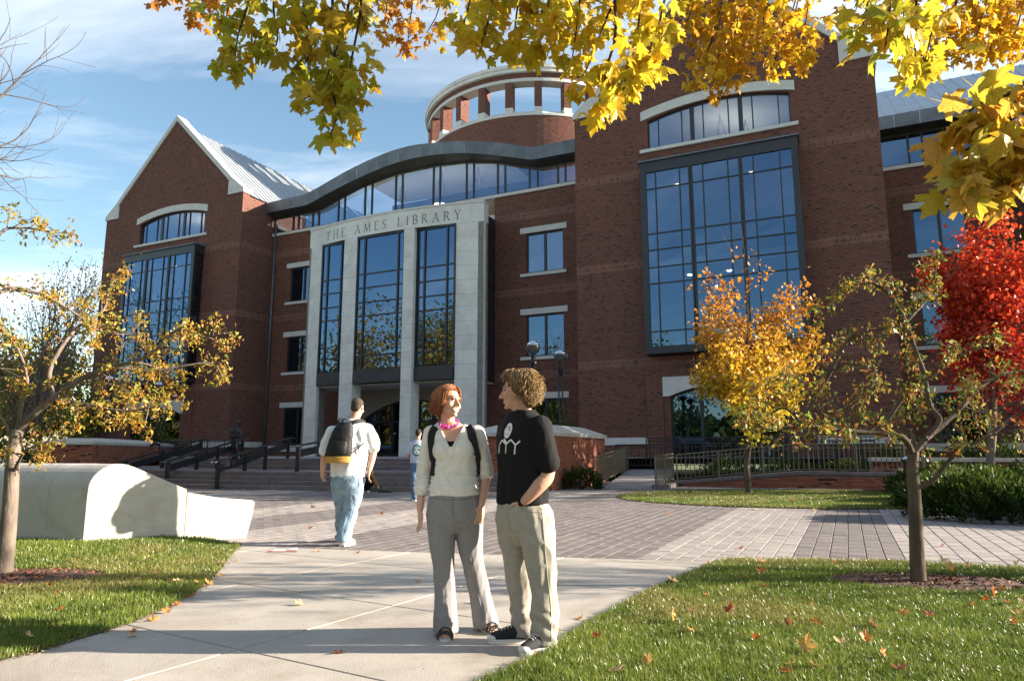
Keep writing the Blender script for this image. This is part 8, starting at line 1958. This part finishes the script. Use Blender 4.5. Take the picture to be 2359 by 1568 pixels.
Hc = Body(); k3 = HG; Hc.ell(k3.p(0, -0.022, 0.042), 0.082, 0.098, 0.086, k3.rot); Hc.ell(k3.p(0, -0.06, -0.015), 0.070, 0.046, 0.062, k3.rot)
Hc.fuse('hair', cloth('short_dark_hair', (0.055, 0.040, 0.030), rough=0.7, scale=60), gu, 0.011, 2, wrinkle(0.004, 40, 3), cut=lambda c, n: (c - k3.c).dot(k3.f) > 0.03 and (c - k3.c).dot(k3.u) < 0.07)
ck = MB(); ck.tube([V3(-1.872, 9.60, 1.30) - gu.location, V3(-1.868, 9.56, 1.25) - gu.location], 0.018, 6); ck.build('wristwatch', M['pink'] if False else plain('yellow_band', (0.6, 0.5, 0.08), 0.5), gu)
# his backpack
gb = empty('backpack', (-2.29, 9.36, 1.08)); tag(gb, 'black backpack with tan base on the back of the man in the white shirt', 'backpack')
tl = R(-11)
Q = Body(); pk_ = lambda t, a: (-2.305 + 0.145 * t, a, 1.13 + 0.50 * t)
Q.rings([(-2.325, 9.40, 1.165, 0.178, 0.080, 0), (-2.312, 9.39, 1.25, 0.172, 0.088, 0), (-2.285, 9.395, 1.42, 0.150, 0.080, 0), (-2.262, 9.405, 1.55, 0.125, 0.065, 0), (-2.248, 9.42, 1.625, 0.085, 0.045, 0)])
gq = Q.fuse('bag', M['black'], gb, 0.010, 5, wrinkle(0.004, 9, 21))
Q = Body(); Q.rings([(-2.337, 9.40, 1.085, 0.176, 0.078, 0), (-2.333, 9.40, 1.10, 0.181, 0.084, 0), (-2.326, 9.398, 1.172, 0.182, 0.088, 0)]); Q.fuse('base_panel', M['tan'], gb, 0.010, 2)
Q = Body(); Q.rings([(-2.318, 9.33, 1.20, 0.118, 0.045, 0), (-2.308, 9.322, 1.27, 0.118, 0.050, 0), (-2.292, 9.335, 1.37, 0.105, 0.042, 0)]); Q.fuse('front_pocket', M['black'], gb, 0.010, 4)
gst = bvh_of(gs)
def back_strap(pts, w):
    q = smooth_line([Vector(p) for p in pts], 4); b = MB(); b.tube([p - gb.location for p in q], w, 8); b.v = [(x, y, z) for x, y, z in b.v]; b.build('strap', M['black'], gb, smooth=True)
back_strap([(-2.315, 9.44, 1.58), (-2.345, 9.47, 1.63), (-2.345, 9.55, 1.655), (-2.34, 9.64, 1.64)], 0.028)
back_strap([(-2.19, 9.44, 1.60), (-2.12, 9.46, 1.635), (-2.06, 9.54, 1.650), (-2.04, 9.64, 1.635)], 0.028)
back_strap([(-2.16, 9.40, 1.20), (-2.06, 9.44, 1.29), (-1.99, 9.50, 1.36)], 0.008)
hl = MB(); hl.tube([V3(-2.29, 9.42, 1.63) - gb.location, V3(-2.265, 9.43, 1.675) - gb.location, V3(-2.225, 9.42, 1.64) - gb.location], 0.009, 6); hl.build('haul_loop', M['black'], gb)

# ================================================ the distant man in the pale blue T-shirt
fa = empty('person', (-2.48, 18.4, 0)); tag(fa, 'distant man in pale blue T-shirt with round green emblem, walking away', 'person', 'people on the path and plaza')
HF = Head((-2.455, 18.4, 1.715), (0.15, 0.98, -0.05), (0, 0, 1), 1.0); X0 = -2.47
B = Body(); HF.add(B, True); B.limb([(X0, 18.4, 1.48), (X0 + 0.01, 18.4, 1.64)], [0.065, 0.06]); B.rings([(X0, 18.4, 0.9, 0.15, 0.1, 0), (X0, 18.4, 1.3, 0.18, 0.11, 0), (X0, 18.4, 1.5, 0.1, 0.07, 0)])
B.limb([(X0 - 0.20, 18.4, 1.44), (X0 - 0.27, 18.44, 1.19), (X0 - 0.16, 18.60, 1.08)], [0.055, 0.045, 0.032]); B.limb([(X0 + 0.20, 18.4, 1.44), (X0 + 0.25, 18.44, 1.19), (X0 + 0.14, 18.60, 1.08)], [0.055, 0.045, 0.032]); hand(B, (X0 - 0.16, 18.6, 1.08), (0.5, 0.8, 0.1), (0, 0, 1)); hand(B, (X0 + 0.14, 18.6, 1.08), (-0.5, 0.8, 0.1), (0, 0, 1))
B.limb([(X0 - 0.09, 18.4, 0.86), (X0 - 0.07, 18.35, 0.48), (X0 - 0.03, 18.3, 0.08)], [0.09, 0.06, 0.045]); B.limb([(X0 + 0.09, 18.4, 0.86), (X0 + 0.10, 18.52, 0.48), (X0 + 0.09, 18.66, 0.12)], [0.09, 0.06, 0.045]); B.fuse('body', M['skin_g'], fa, 0.013, 3)
S = Body(); S.rings([(X0, 18.4, 0.95, 0.185, 0.13, 0), (X0, 18.4, 1.2, 0.19, 0.13, 0), (X0, 18.4, 1.38, 0.215, 0.125, 0), (X0, 18.4, 1.46, 0.19, 0.105, 0), (X0, 18.4, 1.54, 0.09, 0.08, 0)]); S.limb([(X0 - 0.19, 18.4, 1.43), (X0 - 0.25, 18.42, 1.24)], [0.075, 0.08]); S.limb([(X0 + 0.19, 18.4, 1.43), (X0 + 0.24, 18.42, 1.24)], [0.075, 0.08])
fs = S.fuse('t_shirt', M['bluetee'], fa, 0.013, 3, wrinkle(0.008, 6, 17), cut=lambda c, n: c.z < 0.97 and n.z < -0.7); ft = bvh_of(fs)
M['green'] = plain('green_print', (0.03, 0.16, 0.09), 0.7, 0.05)
EM = ((X0, 18.2, 1.28), (1, 0, 0), (0, 0, 1), (0, 1, 0))
decal('emblem_ring', fa, ft, *EM, annulus(0.125, 0.155, 0.72, 1.0), M['green'], 0.004)
decal('emblem_disc', fa, ft, *EM, annulus(0.125, 0.155, 0.36, 0.71) + annulus(0.125, 0.155, 0.02, 0.36), M['white'], 0.004)
decal('emblem_band', fa, ft, *EM, [strip((-0.08 + 0.04 * q, 0.01), (-0.04 + 0.04 * q, 0.01), 0.05) for q in range(4)] + [strip((-0.03, -0.07), (0.03, -0.07), 0.02), strip((-0.015, 0.075), (0.015, 0.075), 0.03)], M['green'], 0.012)
P_ = Body(); P_.rings([(X0, 18.4, 1.0, 0.165, 0.12, 0), (X0, 18.4, 0.85, 0.18, 0.13, 0), (X0, 18.41, 0.76, 0.17, 0.12, 0)]); P_.limb([(X0 - 0.09, 18.4, 0.82), (X0 - 0.07, 18.36, 0.47), (X0 - 0.03, 18.3, 0.07)], [0.10, 0.085, 0.08]); P_.limb([(X0 + 0.09, 18.4, 0.82), (X0 + 0.10, 18.52, 0.47), (X0 + 0.09, 18.66, 0.12)], [0.10, 0.085, 0.08]); P_.fuse('jeans', M['denim2'], fa, 0.013, 3, wrinkle(0.010, 6, 19), cut=lambda c, n: c.z < 0.05)
sneaker(fa, (X0 - 0.04, 18.22, 0), (X0, 18.6, 0), M['canvas'], M['rubber'], 0.29, 0.05, False); sneaker(fa, (X0 + 0.09, 18.58, 0), (X0 + 0.1, 18.9, 0), M['canvas'], M['rubber'], 0.29, 0.05, False)
Hc = Body(); Hc.ell(HF.p(0, -0.02, 0.042), 0.080, 0.096, 0.082, HF.rot); Hc.ell(HF.p(0, -0.055, -0.015), 0.068, 0.045, 0.06, HF.rot); Hc.fuse('hair', cloth('dark_hair', (0.035, 0.026, 0.022), rough=0.7), fa, 0.012, 2)

# ================================================ someone crouching by the lowest step, reaching to the ground
cr = empty('person', (-4.58, 22.3, 0)); tag(cr, 'crouching person in brown patterned jacket reaching down before the steps', 'person', 'people on the path and plaza')
M['jacket'] = plain('brown_patterned_jacket', (0.20, 0.11, 0.035), 0.85, 0.6, 14); cx_ = -4.58
HC = Head((cx_ + 0.02, 22.28, 0.90), (0.8, -0.5, -0.4), (0.3, 0, 1), 1.0)
B = Body(); HC.add(B, True); B.limb([(cx_, 22.32, 0.70), (cx_ + 0.01, 22.3, 0.83)], [0.06, 0.055]); B.limb([(cx_ + 0.13, 22.2, 0.66), (cx_ + 0.26, 22.12, 0.40), (cx_ + 0.42, 22.06, 0.15)], [0.05, 0.042, 0.03]); hand(B, (cx_ + 0.42, 22.06, 0.15), (0.6, -0.1, -0.7), (0.5, 0.2, 0.6)); B.limb([(cx_ - 0.14, 22.3, 0.66), (cx_ - 0.12, 22.1, 0.42), (cx_ + 0.05, 22.02, 0.42)], [0.05, 0.042, 0.03]); B.rings([(cx_, 22.36, 0.25, 0.13, 0.12, 0), (cx_, 22.32, 0.7, 0.13, 0.1, 0)]); B.fuse('body', M['skin_g'], cr, 0.013, 3)
S = Body(); S.limb([(cx_ - 0.02, 22.42, 0.30), (cx_ - 0.01, 22.38, 0.5), (cx_ + 0.0, 22.3, 0.72)], [0.19, 0.19, 0.13]); S.limb([(cx_ + 0.12, 22.22, 0.66), (cx_ + 0.25, 22.12, 0.41), (cx_ + 0.38, 22.07, 0.21)], [0.085, 0.07, 0.055]); S.limb([(cx_ - 0.14, 22.3, 0.66), (cx_ - 0.12, 22.1, 0.42), (cx_ + 0.02, 22.03, 0.42)], [0.08, 0.065, 0.055]); S.fuse('jacket', M['jacket'], cr, 0.014, 3, wrinkle(0.012, 6, 23))
P_ = Body(); P_.limb([(cx_ - 0.10, 22.42, 0.26), (cx_ - 0.08, 22.02, 0.46), (cx_ - 0.06, 22.16, 0.10)], [0.11, 0.09, 0.065]); P_.limb([(cx_ + 0.10, 22.42, 0.26), (cx_ + 0.12, 22.02, 0.42), (cx_ + 0.08, 22.2, 0.10)], [0.11, 0.09, 0.065]); P_.fuse('trousers', M['blackcloth'], cr, 0.014, 3, wrinkle(0.008, 6, 24))
sneaker(cr, (cx_ - 0.06, 22.26, 0), (cx_ - 0.04, 21.9, 0), M['canvas'], M['rubber'], 0.28, 0.05, False); sneaker(cr, (cx_ + 0.09, 22.28, 0), (cx_ + 0.14, 21.9, 0), M['canvas'], M['rubber'], 0.28, 0.05, False)
Hc = Body(); Hc.ell(HC.p(0, -0.02, 0.045), 0.084, 0.098, 0.085, HC.rot); Hc.ell(HC.p(0, -0.06, -0.03), 0.075, 0.05, 0.08, HC.rot); Hc.fuse('hair', cloth('brown_hair', (0.10, 0.05, 0.025), rough=0.6), cr, 0.012, 2, wrinkle(0.006, 30, 2))
bag = empty('bag', (-3.95, 22.05, 0)); tag(bag, 'dark crumpled bag on the paving by the crouching person\'s hand', 'bag'); Q = Body(); Q.limb([(-4.08, 22.05, 0.06), (-3.95, 22.05, 0.08), (-3.73, 22.05, 0.04)], [0.07, 0.085, 0.04]); Q.fuse('bag_body', cloth('grey_bag', (0.09, 0.08, 0.075)), bag, 0.014, 2, wrinkle(0.02, 8, 31), cut=lambda c, n: c.z < 0.0)
m = MB(); m.tube([V3(-0.2, 0, 0.10), V3(-0.12, 0, 0.18), V3(0.0, 0, 0.13)], 0.012, 6); m.build('bag_handle', M['black'], bag)

# ================================================ bronze figure on the terrace
st = empty('bronze_statue', (-12.25, 31.2, 0.95)); tag(st, 'dark bronze statue of a standing reader with bowed head on the terrace', 'statue'); sx_, sy_, sz_ = -12.25, 31.2, 0.95
HS = Head((sx_ + 0.09, sy_ - 0.03, sz_ + 1.56), (0.8, -0.35, -0.5), (0.5, -0.1, 0.85), 1.05)
B = Body(); HS.add(B, True); B.ell(HS.p(0, -0.02, 0.04), 0.085, 0.1, 0.09, HS.rot); B.limb([(sx_, sy_, sz_ + 1.30), (sx_ + 0.05, sy_, sz_ + 1.48)], [0.08, 0.07])
B.rings([(sx_ - 0.06, sy_, sz_ + 0.72, 0.17, 0.14, 0), (sx_ - 0.07, sy_, sz_ + 0.95, 0.19, 0.15, 0), (sx_ - 0.06, sy_, sz_ + 1.2, 0.22, 0.15, 0), (sx_ - 0.02, sy_, sz_ + 1.36, 0.17, 0.12, 0)])
B.limb([(sx_ - 0.22, sy_ - 0.04, sz_ + 1.28), (sx_ - 0.27, sy_ - 0.06, sz_ + 1.0), (sx_ - 0.02, sy_ - 0.2, sz_ + 0.96)], [0.075, 0.065, 0.05]); B.limb([(sx_ + 0.14, sy_, sz_ + 1.28), (sx_ + 0.2, sy_ - 0.08, sz_ + 1.02), (sx_ + 0.08, sy_ - 0.22, sz_ + 1.02)], [0.075, 0.065, 0.05])
B.limb([(sx_ - 0.13, sy_, sz_ + 0.75), (sx_ - 0.12, sy_ - 0.02, sz_ + 0.4), (sx_ - 0.12, sy_, sz_ + 0.06)], [0.11, 0.085, 0.08]); B.limb([(sx_ + 0.03, sy_, sz_ + 0.75), (sx_ + 0.05, sy_ - 0.1, sz_ + 0.42), (sx_ + 0.06, sy_ - 0.02, sz_ + 0.06)], [0.11, 0.085, 0.08]); B.limb([(sx_ - 0.12, sy_, sz_ + 0.04), (sx_ - 0.1, sy_ - 0.22, sz_ + 0.03)], [0.06, 0.045]); B.limb([(sx_ + 0.06, sy_, sz_ + 0.04), (sx_ + 0.1, sy_ - 0.22, sz_ + 0.03)], [0.06, 0.045])
hand(B, (sx_ - 0.02, sy_ - 0.2, sz_ + 0.96), (0.9, -0.2, 0.1), (0, 0, 1)); hand(B, (sx_ + 0.08, sy_ - 0.22, sz_ + 1.02), (-0.5, -0.5, 0.1), (0, 0, 1))
B.fuse('figure', M['bronze'], st, 0.016, 3); m = MB(); m.box(-0.02, 0.16, -0.33, -0.28, 0.98, 1.2); m.build('book', M['bronze'], st); m = MB(); m.box(-0.35, 0.35, -0.35, 0.3, 0.0, 0.03); m.build('plinth', M['bronze'], st)
